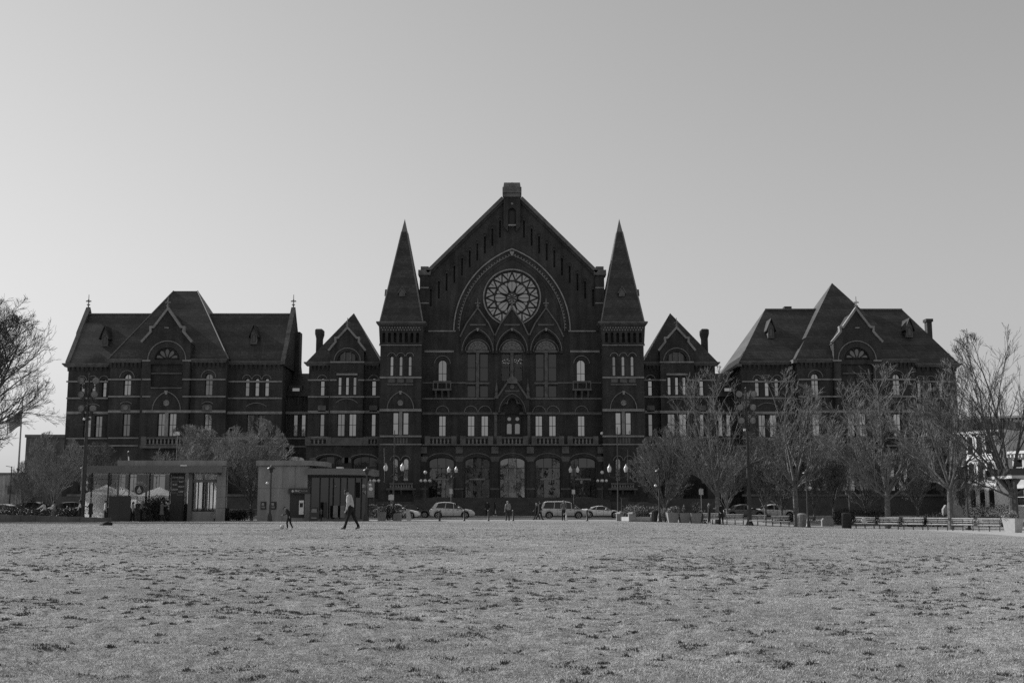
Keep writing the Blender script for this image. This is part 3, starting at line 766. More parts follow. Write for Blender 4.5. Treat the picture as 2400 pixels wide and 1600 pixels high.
# ---------- linking pavilions (parts of the concert hall)
def flank(H, s):
    zc = PZ(849, YF)
    a0, a1 = A(891, 950, YF)[0], A(722, 950, YF)[0]
    gb0, gb1 = A(854, 950, YF)[0], A(773, 950, YF)[0]
    for o0, o1, cx in ((gb1 - .1, a1, 755.5), (a0, gb0 + .1, 876)):
        wall_with_windows('wall', [(o0, PZ(1046, YF)), (o1, PZ(1046, YF)), (o1, zc), (o0, zc)],
                          [(cx, 885, 926.5, 5.2, 'round', 1), (cx - 1, 970, 1022, 5.3, 'flat', 1)], YF, H, s)
        hoods((cx,), 12.5, 890, YF, H, s); hoods((cx - 1,), 15, 966, YF, H, s, a0=45, a1=135)
        a, z = A(cx - 1, 958, YF); MB().box(s * a - .5, s * a + .5, YF - .12, YF + .02, z - .35, z + .45).build('carved_panel', STONE_D, H)
    for q in ((722, 773), (854, 891)):
        for py, h in ((890.5, 3.5), (929.7, 3.5), (965, 6), (1024, 3)): band(q[0], q[1], py, h, YF, H, s)
    cornice(717, 775, 849, YF, H, s); cornice(852, 889, 849, YF, H, s)
    corbels(724, 773, 851, 868, YF, H, s, 5); corbels(854, 890, 851, 868, YF, H, s, 4)
    a, zar = A(814, 846, YFB); rin = 24 / FPX * YFB
    half = [(a - rin, zar), (a + rin, zar)] + arc(a, zar, rin, 0, 180, 14)[1:-1]
    gable_bay(H, s, YFB, 40, 814, 1046, [(0, 771), (21, 794), (25.5, 794), (25, 802), (42, 823)], 6, None,
              spec=[(796, 883, 925, 4.3, 'flat', 1), (813.4, 883, 925, 4.3, 'flat', 1), (831, 883, 925, 4.3, 'flat', 1), (799, 969, 1022, 8.8, 'flat', 2), (826, 969, 1022, 8.8, 'flat', 2)], extra=[half])
    wo = MB(); wo.box(s * a - rin, s * a + rin, YFB + .25, YFB + .35, zar - .02, zar + .05)
    for dx in (-.38, .38): wo.box(s * a + dx - .12, s * a + dx + .12, YFB + .1, YFB + .4, zar, zar + rin * .92)
    w = wo.build('lunette_window', STONE_D, H)
    for i, (xa, xb) in enumerate(((-.95, -.5), (-.26, .26), (.5, .95))):
        za = zar + math.sqrt(max(0, rin ** 2 - xa ** 2)) * .94; zb = zar + math.sqrt(max(0, rin ** 2 - xb ** 2)) * .94
        MB().add([(s * a + xa, YFB + .38, zar + .05), (s * a + xb, YFB + .38, zar + .05), (s * a + xb, YFB + .38, zb), (s * a + xa, YFB + .38, za)], [(0, 1, 2, 3)]).build('pane', GLASS_D, w)
    hood(arc(a, zar, 32 / FPX * YFB, 0, 180, 18)[::-1], .11, YFB, H, s)
    ax = A(814, 771, YFB)[0]; finial(s * ax, YFB + .1, PZ(771, YFB), 1.5, H)
    band(774, 854, 848.5, 3.5, YFB, H, s)
    for q in ((774, 789), (839, 854)): band(q[0], q[1], 890.5, 3.5, YFB, H, s)
    band(789, 838, 877, 4.5, YFB, H, s); band(774, 854, 929.7, 3.5, YFB, H, s); band(774, 854, 965, 6, YFB, H, s)
    hoods((812,), 38, 971, YFB, H, s, a0=47, a1=133)
    # body, roof
    x0, x1 = sorted((s * (a0 + .01), s * a1)); MB().box(x0, x1, YF + .7, 158, 0, zc - .03).build('pavilion_core', BRICK, H)
    Yt = 150.5; ta, zt = A(829.5, 733.6, Yt)
    e = YF - .4; rf = MB()
    rf.add([(s * (a1 + .3), e, zc), (s * a0, e, zc), (s * a0, 156, zc), (s * (a1 + .3), 156, zc), (s * ta, Yt, zt)], [(0, 1, 4), (1, 2, 4), (2, 3, 4), (3, 0, 4)])
    rf.build('pavilion_roof', SLATE, H)
    chimney(741.5, 754.5, 770, zc, 149.0, H, s)
    # ground storey with two broad arches and a balustrade above
    Yg = YF - 1.7
    zt_ = PZ(1044, Yg); g0, g1 = A(891, 1100, Yg)[0], A(716, 1100, Yg)[0]
    spec = [(771, 1068, 1168, 29, 'seg', 3), (853, 1068, 1168, 29, 'seg', 3)]
    wall_with_windows('arcade_wall', [(g0, 0), (g1, 0), (g1, zt_), (g0, zt_)], spec, Yg, H, s, rev=.9, rows=(.45, .75), glass=GLASS_D)  # dark glazing stands in for the shade inside open porches
    for cx in (771, 853):
        a_, z_ = A(cx, 1075, Yg); hood(arc(a_, z_, 33 / FPX * Yg, 12, 168, 14, 12 / FPX * Yg)[::-1], .1, Yg, H, s)
        for dx in (-38, 38):
            b_, z2 = A(cx + dx, 1078, Yg); MB().box(s * b_ - .42, s * b_ + .42, Yg - .1, Yg + .02, z2 - .35, z2 + .35).build('capital', STONE_D, H)
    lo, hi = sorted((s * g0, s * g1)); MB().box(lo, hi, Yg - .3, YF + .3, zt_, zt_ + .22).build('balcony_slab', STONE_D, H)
    balustrade(890, 858, 1026, 1042, Yg, H, s, 4); balustrade(771, 722, 1026, 1042, Yg, H, s, 5)
    MB().box(*sorted((s * A(774, 1034, Yg)[0], s * A(855, 1034, Yg)[0])), Yg - .15, Yg + .2, PZ(1042, Yg), PZ(1025, Yg)).build('parapet', STONE_D, H)
    MB().box(lo, hi, Yg - .5, Yg, 0, PZ(1168, Yg)).build('plinth', PLINTH, H)
    # low link to the side hall
    Yl = 148.5; l0, l1 = A(724, 950, Yl)[0], A(655, 950, Yl)[0]; zl = PZ(929, Yl)
    wall_with_windows('link_wall', [(l0 - .5, 0), (l1 + .8, 0), (l1 + .8, zl), (l0 - .5, zl)],
                      [(674, 971, 1022, 5.3, 'flat', 1), (692, 971, 1022, 5.3, 'flat', 1), (710.5, 971, 1022, 5.3, 'flat', 1), (688, 1068, 1165, 24, 'seg', 3)], Yl, H, s)
    band(650, 728, 967, 6, Yl, H, s); band(650, 728, 1027, 3, Yl, H, s); band(650, 728, 1046, 3, Yl, H, s); corbels(652, 726, 931, 948, Yl, H, s, 10, .25)
    zr = PZ(875, 153.5); x0, x1 = sorted((s * (l0 - .5), s * (l1 + .8)))
    rf = MB(); rf.add([(x0, Yl - .35, zl), (x1, Yl - .35, zl), (x1, 153.5, zr), (x0, 153.5, zr), (x1, 158, zl), (x0, 158, zl)], [(0, 1, 2, 3), (3, 2, 4, 5), (0, 3, 5), (1, 2, 4)]); rf.build('link_roof', SLATE, H)
    MB().box(x0 + .02, x1 - .02, Yl + .75, 157.5, 0, zl - .05).build('link_core', BRICK, H)
    da, dz = A(693, 917, 149.6); MB().prism([(s * da - .9, dz - .6), (s * da + .9, dz - .6), (s * da + .9, dz + .75), (s * da - .9, dz + .75)], 149.4, 152).build('roof_hatch', SLATE, H)
    MB().box(s * da - .55, s * da + .55, 149.33, 149.42, dz - .38, dz + .4).build('hatch_glass', GLASS, H)

# ---------- towers
def tower(H, s):
    zt = PZ(760, YT); a0, a1 = A(987.5, 900, YT)[0], A(890, 900, YT)[0]
    zb1 = PZ(808, YT)
    slots = []
    for i in range(7):
        px = 899.5 + 13.2 * i; a, z1 = A(px, 779, YT - .25); hw = 3.4 / FPX * YT; z0 = PZ(803, YT); slots.append([(a - hw, z0), (a + hw, z0)] + arc(a, z1 - hw, hw, 0, 180, 6))
    wall_with_windows('wall', [(a0, 0), (a1, 0), (a1, zb1), (a0, zb1)],
                      [(918, 834, 880.6, 4.3, 'round', 1), (939.3, 834, 880.6, 4.3, 'round', 1), (960.7, 834, 880.6, 4.3, 'round', 1),
                       (927, 966, 1018.4, 6.8, 'flat', 1), (950.8, 966, 1018.4, 6.8, 'flat', 1),
                       (926, 1073.7, 1127, 6.6, 'round', 1), (951, 1073.7, 1127, 6.6, 'round', 1)], YT, H, s)
    # flared top storey with its row of slots
    zf0, zf1 = zb1, zt
    panel('belfry_wall', [(a0 - .05, zf0), (a1 + .05, zf0), (a1 + .22, zf1), (a0 - .22, zf1)], slots, YT - .25, BRICK, H, s, rev=.5)
    x0, x1 = sorted((s * a0, s * a1)); D = x1 - x0
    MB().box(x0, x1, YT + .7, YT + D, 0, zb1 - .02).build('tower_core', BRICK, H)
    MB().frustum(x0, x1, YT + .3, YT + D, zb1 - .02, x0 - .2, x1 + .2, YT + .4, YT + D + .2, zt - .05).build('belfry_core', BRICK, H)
    mb = MB(); mb.frustum(x0 - .22, x1 + .22, YT - .3, YT + D + .2, zt - .12, x0 - .5, x1 + .5, YT - .6, YT + D + .5, zt + .1); mb.box(x0 - .52, x1 + .52, YT - .62, YT + D + .52, zt + .1, zt + .3); mb.build('cornice', STONE_D, H)
    belt = MB()
    for i in range(15):
        for j in range(2):
            px = 894 + 6.3 * i + 3.1 * j; a, z = A(px, 768 + 5 * j, YT - .27); belt.prism([(s * a - .13, z), (s * a, z - .13), (s * a + .13, z), (s * a, z + .13)], YT - .36, YT - .24)
    belt.build('diaper_frieze', MOULD, H)
    # spire
    xc, yc, zs = (x0 + x1) / 2, YT + D / 2, PZ(513, YT + D / 2)
    zb = zt + .3; q = .86
    cz = zs - (zs - zb) * .13
    def ring(z):
        f = (zs - z) / (zs - zb); return [(xc - D / 2 * f * 1.04, yc - D / 2 * f * 1.04, z), (xc + D / 2 * f * 1.04, yc - D / 2 * f * 1.04, z), (xc + D / 2 * f * 1.04, yc + D / 2 * f * 1.04, z), (xc - D / 2 * f * 1.04, yc + D / 2 * f * 1.04, z)]
    sp = MB(); sp.add(ring(zb) + ring(cz), [(i, (i + 1) % 4, 4 + (i + 1) % 4, 4 + i) for i in range(4)] + [(3, 2, 1, 0)])
    spire = sp.build('spire', SLATE, H)
    cap = MB(); rr = [(xc + (x - xc) * 1.1, yc + (y - yc) * 1.1, z) for x, y, z in ring(cz)]
    cap.add(rr + [(xc, yc, zs)], [(i, (i + 1) % 4, 4) for i in range(4)]); cap.build('spire_cap', LEAD, spire)
    for i in range(4):
        p, t = ring(zb)[i], ring(cz)[i]; MB().tube([p, t], .1, 5).build('hip_ridge', LEAD, spire)
    zl = zb + (zs - zb) * .24
    for k in range(4):                      # a gabled lucarne on each face
        th = k * math.pi / 2; f = D / 2 * (zs - zl) / (zs - zb) * 1.04; hl = 1.35
        mb = MB(); mb.prism([(-.42, 0), (.42, 0), (.42, hl * .45), (0, hl * .95), (-.42, hl * .45)], -.45, .5)
        for sg in (-1, 1): mb.prism([(sg * .66, hl * .32), (0, hl * 1.12), (0, hl * .98), (sg * .56, hl * .3)], -.6, .5)
        mb.prism([(-.15, hl * .08), (.15, hl * .08), (.15, hl * .36), (0, hl * .5), (-.15, hl * .36)], -.48, -.4)
        l = mb.build('lucarne', STONE_D, spire)
        M = Matrix.Translation((xc, yc, zl)) @ Matrix.Rotation(th, 4, 'Z') @ Matrix.Translation((0, -f + .16, 0)) @ Matrix.Scale(.88, 4); l.data.transform(M)
    band(889, 988.5, 808, 4.5, YT, H, s, .2)
    hoods((918, 939.3, 960.7), 10.4, 836, YT, H, s, a0=5, a1=175)
    band(890, 988, 884.5, 4, YT, H, s); band(908, 969, 901, 2.2, YT, H, s, m=MOULD)
    for px in (918, 939, 960): 
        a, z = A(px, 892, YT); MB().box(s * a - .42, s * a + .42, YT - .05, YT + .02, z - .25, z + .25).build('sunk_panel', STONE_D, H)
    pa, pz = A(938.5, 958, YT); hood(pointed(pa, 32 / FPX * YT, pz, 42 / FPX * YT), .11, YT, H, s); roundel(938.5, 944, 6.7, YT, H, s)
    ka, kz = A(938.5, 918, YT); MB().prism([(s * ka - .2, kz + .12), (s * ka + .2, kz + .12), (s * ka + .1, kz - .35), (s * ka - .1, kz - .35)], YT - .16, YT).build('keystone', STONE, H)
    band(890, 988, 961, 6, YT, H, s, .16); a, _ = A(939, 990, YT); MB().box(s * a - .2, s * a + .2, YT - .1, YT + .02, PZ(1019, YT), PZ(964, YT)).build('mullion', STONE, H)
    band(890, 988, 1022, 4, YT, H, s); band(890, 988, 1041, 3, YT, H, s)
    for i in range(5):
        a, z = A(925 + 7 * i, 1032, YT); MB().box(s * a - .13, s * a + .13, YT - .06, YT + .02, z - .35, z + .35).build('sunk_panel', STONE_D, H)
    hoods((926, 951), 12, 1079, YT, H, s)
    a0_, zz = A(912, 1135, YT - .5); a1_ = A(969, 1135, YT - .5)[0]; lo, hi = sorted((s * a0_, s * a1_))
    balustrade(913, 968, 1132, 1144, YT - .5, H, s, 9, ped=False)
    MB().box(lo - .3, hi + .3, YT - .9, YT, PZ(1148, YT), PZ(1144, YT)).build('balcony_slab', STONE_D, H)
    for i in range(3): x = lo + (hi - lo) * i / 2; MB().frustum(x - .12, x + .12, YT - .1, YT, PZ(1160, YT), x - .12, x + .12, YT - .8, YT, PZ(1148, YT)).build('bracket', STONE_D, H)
    MB().box(x0 - .15, x1 + .15, YT - .25, YT + .1, 0, PZ(1175, YT)).build('plinth', PLINTH, H)

# ---------- the central gabled hall
def center():
    H = thing('concert_hall', 'dark brick gothic concert hall with tall gable, rose window and twin pointed spires', 'building', (0, YC, 0), world=True)
    ac = lambda px, py: A(px, py, YC)
    # wall outline, right half mirrored
    Lh = [ac(983.5, 1100), ac(983.5, 700), ac(983.5, 646), ac(1004, 640), ac(1180, 470), (0.0, PZ(452, YC))]
    Lh[0] = (ac(983.5, 900)[0], 0); Lh[1] = (Lh[0][0], PZ(700, YC)); Lh[2] = (Lh[0][0], PZ(646, YC))
    outline = [(-x, z) for x, z in Lh] + [(x, z) for x, z in Lh[::-1]][1:]
    holes = []
    zr = PZ(697, YC); rr = 66 / FPX * YC; holes.append(arc(0, zr, rr, 0, 354, 59))
    sl = [(1172, 517), (1154, 536), (1136.6, 554), (1118.7, 570.5), (1101, 587), (1083, 605), (1065, 623), (1046.8, 641), (1028.7, 659.5), (1010, 677.7)]
    for px, py in sl:
        a, z1 = ac(px, py); z0 = PZ(py + 40, YC); hw = .12
        for q in (-1, 1): holes.append([(q * a - hw, z0), (q * a + hw, z0), (q * a + hw, z1), (q * a - hw, z1)])
    spec = []
    for px in (1119.5, 1199.8, 1280):
        spec += [(px - 14.9, 828.4, 893, 10.3, 'flat', 1), (px + 14.9, 828.4, 893, 10.3, 'flat', 1)]
        if px != 1199.8: spec += [(px - 14.9, 902.6, 931, 10.3, 'flat', 1), (px + 14.9, 902.6, 931, 10.3, 'flat', 1)]
    # lunettes
    lun = []
    for px in (1119.5, 1199.8, 1280):
        x, z = P(px, 820, YC); r = 24.5 / FPX * YC; lun.append((x, z, r)); holes.append([(-x - r, z), (-x + r, z)] + arc(-x, z, r, 0, 180, 14)[1:-1])
    single = [(q, 842.8, 893, 10.3, 'round', 2) for q in (1037, 1361.5)]
    low = [(q, 973.5, 1022, 8.5, 'flat', 2) for q in (1036.5, 1104, 1136, 1263, 1295, 1362.5)]
    ws_d, ws_s, ws_l = wins(spec, YC), wins(single, YC), wins(low, YC)
    door = [A(1184, 1023, YC), A(1222, 1023, YC)]; zd0, zd1 = PZ(1022, YC), PZ(970, YC)
    dx0, dx1 = -door[0][0], -door[1][0]
    holes.append([(-dx1, zd0), (-dx0, zd0), (-dx0, zd1), (-dx1, zd1)])
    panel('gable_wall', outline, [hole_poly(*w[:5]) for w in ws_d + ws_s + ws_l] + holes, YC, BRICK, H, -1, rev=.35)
    for a, z0, z1, hw, k, nx in ws_d: window(a, z0, z1, hw, k, YC + .26, H, -1, nx, (.5,) if z1 - z0 > 2.5 else (), CLEAR_T if abs(a) < 1.5 else GLASS_D)
    for a, z0, z1, hw, k, nx in ws_s: window(a, z0, z1, hw, k, YC + .3, H, -1, nx, (.36,))
    for a, z0, z1, hw, k, nx in ws_l: window(a, z0, z1, hw, k, YC + .3, H, -1, nx, (.5,))
    for x, z, r in lun:
        mb = MB(); mb.ribbon(arc(x, z, r, 0, 180, 16), .08, YC + .22, YC + .36)
        for k in range(1, 6): t = R(30 * k); mb.tube([(x, YC + .28, z), (x + r * math.cos(t), YC + .28, z + r * math.sin(t))], .025, 4)
        for q in (.5, .78): mb.ribbon(arc(x, z, r * q, 0, 180, 14), .04, YC + .26, YC + .32)
        for k in range(5): t = R(18 + 36 * k); mb.ribbon(arc(x + r * .64 * math.cos(t), z + r * .64 * math.sin(t), r * .13, 0, 340, 8), .03, YC + .26, YC + .32, close=True)
        w = mb.build('lunette_window', STONE_D, H)
        pl = [(x + r * math.cos(R(180 * k / 16)), YC + .34, z + r * math.sin(R(180 * k / 16))) for k in range(17)]
        MB().add(pl, [tuple(range(17))]).build('pane', GLASS_P, w)
    # rose window
    mb = MB(); Y0 = YC + .18
    mb.ribbon(arc(0, zr, rr * .945, 0, 354, 59), -.055 * rr, Y0 - .05, Y0 + .15, close=True)
    mb.ribbon(arc(0, zr, rr * .605, 0, 354, 47), -.05 * rr, Y0 - .04, Y0 + .12, close=True)
    mb.ribbon(arc(0, zr, rr * .18, 0, 345, 23), -.03 * rr, Y0 - .03, Y0 + .1, close=True)
    N = 16
    for k in range(N):
        t0, t1, t2 = [2 * math.pi * (k + o) / N + math.pi / 2 for o in (-.5, 0, .5)]
        for ta in (t0, t2):
            p, q = (rr * .65 * math.cos(ta), rr * .65 * math.sin(ta)), (rr * .95 * math.cos(t1), rr * .95 * math.sin(t1))
            mb.tube([(p[0], Y0, zr + p[1]), (q[0], Y0, zr + q[1])], .026 * rr, 5)
        mb.tube([(rr * .8 * math.cos(t0), Y0 + .06, zr + rr * .8 * math.sin(t0)), (rr * .95 * math.cos(t0), Y0 + .06, zr + rr * .95 * math.sin(t0))], .012 * rr, 3)
    for k in range(8):
        t = math.pi / 4 * k; q = []
        for j in range(20):
            u = 2 * math.pi * j / 20; ra = rr * (.41 + .2 * math.cos(u)); wa = rr * .17 * math.sin(u) * (.8 + .38 * math.cos(u))
            q.append((ra * math.cos(t) - wa * math.sin(t), zr + ra * math.sin(t) + wa * math.cos(t)))
        mb.ribbon(q, -.02 * rr, Y0 - .03, Y0 + .1, close=True)
        mb.tube([(rr * .22 * math.cos(t), Y0 + .05, zr + rr * .22 * math.sin(t)), (rr * .6 * math.cos(t), Y0 + .05, zr + rr * .6 * math.sin(t))], .01 * rr, 3)
        mb.tube([(0, Y0 + .04, zr), (rr * .18 * math.cos(t + .39), Y0 + .04, zr + rr * .18 * math.sin(t + .39))], .014 * rr, 4)
        mb.ribbon(arc(rr * .115 * math.cos(t), zr + rr * .115 * math.sin(t), rr * .042, 0, 330, 9), .012 * rr, Y0 - .02, Y0 + .06, close=True)
    rose = mb.build('rose_window', FRAME, H)
    yg = Y0 + .13
    for k in range(8):
        t = math.pi / 4 * k; q = []
        for j in range(20):
            u = 2 * math.pi * j / 20; ra = rr * (.41 + .2 * math.cos(u)); wa = rr * .17 * math.sin(u) * (.8 + .38 * math.cos(u))
            q.append((ra * math.cos(t) - wa * math.sin(t), yg, zr + ra * math.sin(t) + wa * math.cos(t)))
        MB().add(q, [tuple(range(20))]).build('pane', GLASS_R, rose)
        ta, tb = t + .3, t + .4854; tm = t + math.pi / 8
        MB().add([(rr * .57 * math.cos(t + .28), yg, zr + rr * .57 * math.sin(t + .28)), (rr * .59 * math.cos(tm), yg, zr + rr * .59 * math.sin(tm)), (rr * .57 * math.cos(t + .505), yg, zr + rr * .57 * math.sin(t + .505)), (rr * .45 * math.cos(tm), yg, zr + rr * .45 * math.sin(tm))], [(0, 1, 2, 3)]).build('pane', GLASS_R, rose)
    for k in range(2 * N):
        t0, t1, t2 = [2 * math.pi * (k * .5 + o) / N + math.pi / 2 for o in (-.44, 0, .44)]
        ro, ri = (.67, .92) if k % 2 == 0 else (.94, .69)
        MB().add([(rr * ro * math.cos(tt) if i != 1 else rr * ri * math.cos(tt), yg, zr + (rr * ro * math.sin(tt) if i != 1 else rr * ri * math.sin(tt))) for i, tt in enumerate((t0, t1, t2))], [(0, 1, 2)]).build('pane', GLASS_R, rose)
    MB().add([(rr * .17 * math.cos(2 * math.pi * j / 16), yg, zr + rr * .17 * math.sin(2 * math.pi * j / 16)) for j in range(16)], [tuple(range(16))]).build('pane', GLASS_R, rose)
    MB().ribbon(arc(0, zr, rr * 1.0, 0, 354, 59), -.17, YC - .16, YC + .03, close=True).build('rose_hood', STONE, H)
    # great pointed arch
    hwA, riseA, zsA = 136.5 / FPX * YC, 197 / FPX * YC, PZ(776, YC)
    for w_, off, pr, m_ in ((.16, 0, .22, STONE), (.5, -.55, .1, BRICK), (.1, -.68, .14, MOULD), (.35, -1.1, .06, BRICK)):
        pts = pointed(0, hwA + off, zsA, riseA + off * 1.1, 18); MB().ribbon(pts, w_, YC - pr, YC + .03).build('great_arch_moulding', m_, H)
    den = MB()
    for x, z in pointed(0, hwA - .5, zsA, riseA - .55, 30)[1:-1]: den.box(x - .09, x + .09, YC - .2, YC, z - .09, z + .09)
    den.build('arch_dentils', MOULD, H)
    kz = PZ(594, YC); MB().prism([(-.3, kz + .25), (.3, kz + .25), (.12, kz - .35), (-.12, kz - .35)], YC - .3, YC).build('keystone', STONE, H)
    for q in (1, -1):
        band(1003, 1068, 776, 3.2, YC, H, -q, .14); band(995, 1064, 823.6, 5, YC, H, -q, .14)
        for py in (897, 934): band(990, 1092 if py == 897 else 1168, py, 3.4, YC, H, -q, .12, m=STONE_D if py == 897 else MOULD)
        band(990, 1183, 968.7, 6, YC, H, -q, .16, m=STONE_D)
        hoods((1037,), 19.5, 852, YC, H, -q); hoods((1037,), 16, 966, YC, H, -q); hoods((1103.6, 1136.5), 16, 966, YC, H, -q)
        a0, zz = A(984, 675, YC); a1 = A(1005, 675, YC)[0]
        for py in (675, 711): band(984, 1005, py, 3, YC, H, -q, .3)
        lo, hi = sorted((-q * a0, -q * a1)); MB().box(lo, hi, YC - .25, YC + .02, PZ(776, YC), PZ(646, YC)).build('corner_buttress', BRICK, H)
        MB().box((lo + hi) / 2 - .1, (lo + hi) / 2 + .1, YC - .265, YC - .24, PZ(705, YC), PZ(688, YC)).build('slit', FRAME, H)
        mb = MB(); z0, z1 = PZ(646, YC), PZ(634, YC); mb.box(lo - .2, hi + .25, YC - .5, YC + 1.5, z0, z1); mb.box(lo + .1, hi - .05, YC - .2, YC + 1.3, z1, PZ(625, YC)); mb.build('kneeler', STONE_D, H)
        # raking cornice
        p0, p1 = P(1004, 641, YC), P(1181, 468, YC)
        rk = [(-q * -p0[0], p0[1]), (-q * -p1[0], p1[1])]
        rk = [(q * p0[0], p0[1]), (q * p1[0], p1[1])]
        sg = 1 if rk[0][0] < rk[1][0] else -1
        MB().ribbon(rk, sg * .42, YC - .5, YC + 1.2).build('raking_cornice', STONE_D, H)
        MB().ribbon([(x, z - .42) for x, z in rk], sg * .3, YC - .25, YC + .03).build('raking_corbel_course', BRICK, H)
        for px, py in sl:
            a, z1 = ac(px, py); hood([(a - .42, z1 - .25), (a - .42, z1 + .12)] + arc(a, z1 + .12, .42, 180, 0, 6)[1:] + [(a + .42, z1 - .25)], .13, YC, H, -q, .1, m=BRICK)
        # balconet under the single window
        b = MB(); a, zt = A(1037, 895, YC); x = -q * a; zb = PZ(912, YC)
        b.box(x - 1.2, x + 1.2, YC - 1.0, YC, zb - .25, zb); b.box(x - 1.15, x + 1.15, YC - .95, YC - .75, zt - .12, zt + .05)
        for dx in (-1.1, -.55, .55, 1.1): b.box(x + dx - .07, x + dx + .07, YC - .92, YC - .78, zb, zt - .1)
        for dx in (-.8, 0, .8): b.frustum(x + dx - .13, x + dx + .13, YC - .12, YC, zb - 1.1, x + dx - .13, x + dx + .13, YC - .85, YC, zb - .25)
        b.build('balconet', STONE_D, H)
    # central buttress with niche and capping
    bx0, zt = P(1180.5, 431, YC); bx1 = -bx0
    zb = PZ(543, YC); zc = PZ(464, YC)
    nx, nz0, nz1 = .33, PZ(527, YC), PZ(493, YC)
    MB().prism([(bx0, zc), (bx0, zb + .6), (bx0 + .5, zb), (-nx - .2, zb), (-nx - .2, nz1 - .3)] + [(x, z) for x, z in arc(0, nz1 - .3, nx + .2, 180, 0, 8)][1:] + [(nx + .2, zb), (bx1 - .5, zb), (bx1, zb + .6), (bx1, zc)], YC - .45, YC + .5).build('apex_buttress', BRICK, H)
    MB().prism([(-nx, nz0), (nx, nz0)] + arc(0, nz1 - nx, nx, 0, 180, 8), YC - .02, YC + .3).build('niche', FRAME, H)
    MB().box(-.5, .5, YC - .6, YC, nz0 - .25, nz0 - .08).build('niche_sill', STONE, H); MB().ball((0, YC - .5, PZ(480, YC)), .16, 8, 6).build('boss', STONE, H)
    mb = MB(); mb.box(bx0 - .05, bx1 + .05, YC - .6, YC + 1.6, zc, PZ(459, YC)); mb.box(bx0 - .15, bx1 + .15, YC - .75, YC + 1.7, PZ(455, YC), PZ(442, YC)); mb.box(bx0, bx1, YC - .6, YC + 1.6, PZ(459, YC), PZ(455, YC))
    mb.build('gable_cap', STONE_D, H)
    MB().prism([(bx0 - .05, PZ(442, YC)), (bx1 + .05, PZ(442, YC)), (bx1 - .05, zt), (bx0 + .05, zt)], YC - .6, YC + 1.6).build('cap_roof', LEAD, H)
    MB().prism([(-.55, PZ(448, YC)), (.55, PZ(448, YC)), (0, PZ(430.5, YC))], YC - .8, YC + .2).build('cap_gablet', STONE_D, H)
    # roof behind the gable
    x1, z1 = P(1004, 648, YC); MB().add([(x1, YC + 1, z1), (0, YC + 1, PZ(455, YC)), (-x1, YC + 1, z1), (x1, BACK, z1), (0, BACK, PZ(455, YC)), (-x1, BACK, z1)], [(0, 1, 4, 3), (1, 2, 5, 4), (3, 4, 5)]).build('roof', SLATE, H)
    MB().box(Lh[0][0] * -1 + .05, Lh[0][0] - .05, YC + .75, BACK, 0, z1 - .1).build('hall_core', BRICK, H)
    # three gablets over the great windows
    Yg = YC - .5
    for px in (1119.5, 1199.8, 1280):
        x, _ = P(px, 780, Yg); u = Yg / FPX
        g = [(0, 724), (21.5, 754), (24, 757), (40, 790)]
        rt = [(x + d * u, PZ(py, Yg)) for d, py in g]; lf = [(2 * x - a, z) for a, z in rt]
        zsp = PZ(822, Yg)
        hole = pointed(x, 33 * u, zsp, 48 * u, 8)
        ol = [(x - 40 * u, zsp - .3), (x - 40 * u, rt[-1][1])] + lf[::-1][1:] + rt[1:] + [(x + 40 * u, zsp - .3)] + [(x + 33 * u, zsp - .3)] + hole[::-1] + [(x - 33 * u, zsp - .3)]
        fl = [Vector((a, z, 0)) for a, z in ol]
        mb = MB(); tr = [tuple(t) for t in tessellate_polygon([fl])]
        n = len(ol); mb.add([(a, Yg, z) for a, z in ol] + [(a, YC, z) for a, z in ol], tr + [(i, (i + 1) % n, n + (i + 1) % n, n + i) for i in range(n)])
        gb = mb.build('gablet', BRICK, H)
        mb = MB(); mb.ribbon(lf[::-1] + rt[1:], .17, Yg - .16, Yg + .3); mb.build('gablet_coping', STONE_D, gb)
        MB().ribbon(pointed(x, 36 * u, zsp, 52 * u, 10), .09, Yg - .1, Yg + .02).build('hood_mould', MOULD, gb)
        MB().ribbon(arc(x, zsp - .1, 29.5 * u, 180, 0, 14), .08, YC - .12, YC + .02).build('hood_mould', MOULD, gb)
        MB().box(x - 19 * u, x + 19 * u, Yg - .1, Yg + .02, PZ(763, Yg), PZ(759.5, Yg)).build('string_course', STONE_D, gb)
        kz = PZ(772, Yg); MB().prism([(x - .17, kz + .16), (x + .17, kz + .16), (x + .08, kz - .22), (x - .08, kz - .22)], Yg - .18, Yg).build('keystone', STONE, gb)
        f = finial(x, Yg + .1, PZ(726, Yg), 1.55, gb)
        f.location = (0, 0, 0)
        zz = PZ(824, YC); 
        MB().box(x - 27 * u, x + 27 * u, YC - .2, YC + .02, zz - .14, zz + .14).build('transom', STONE_D, H)
        MB().box(x - .2, x + .2, YC - .12, YC + .02, PZ(893 if px == 1199.8 else 931, YC), zz - .14).build('mullion', STONE_D, H)
        if px != 1199.8: MB().box(x - 28 * u, x + 28 * u, YC - .14, YC + .02, PZ(900, YC), PZ(896, YC)).build('transom', STONE_D, H)
    # portal
    Yp = YC - .9; u = Yp / FPX
    x, _ = P(1200.5, 940, Yp); zsp = PZ(966, Yp)
    ap = pointed(x, 26 * u, zsp, 36 * u, 8)
    ol = [(x - 40 * u, zsp), (x - 40 * u, PZ(932, Yp)), (x - 33 * u, PZ(932, Yp)), (x - 11 * u, PZ(899, Yp)), (x + 11 * u, PZ(899, Yp)), (x + 33 * u, PZ(932, Yp)), (x + 40 * u, PZ(932, Yp)), (x + 40 * u, zsp)] + ap[::-1]
    fl = [Vector((a, z, 0)) for a, z in ol]; n = len(ol); mb = MB()
    mb.add([(a, Yp, z) for a, z in ol] + [(a, YC, z) for a, z in ol], [tuple(t) for t in tessellate_polygon([fl])] + [(i, (i + 1) % n, n + (i + 1) % n, n + i) for i in range(n)])
    po = mb.build('portal', BRICK, H)
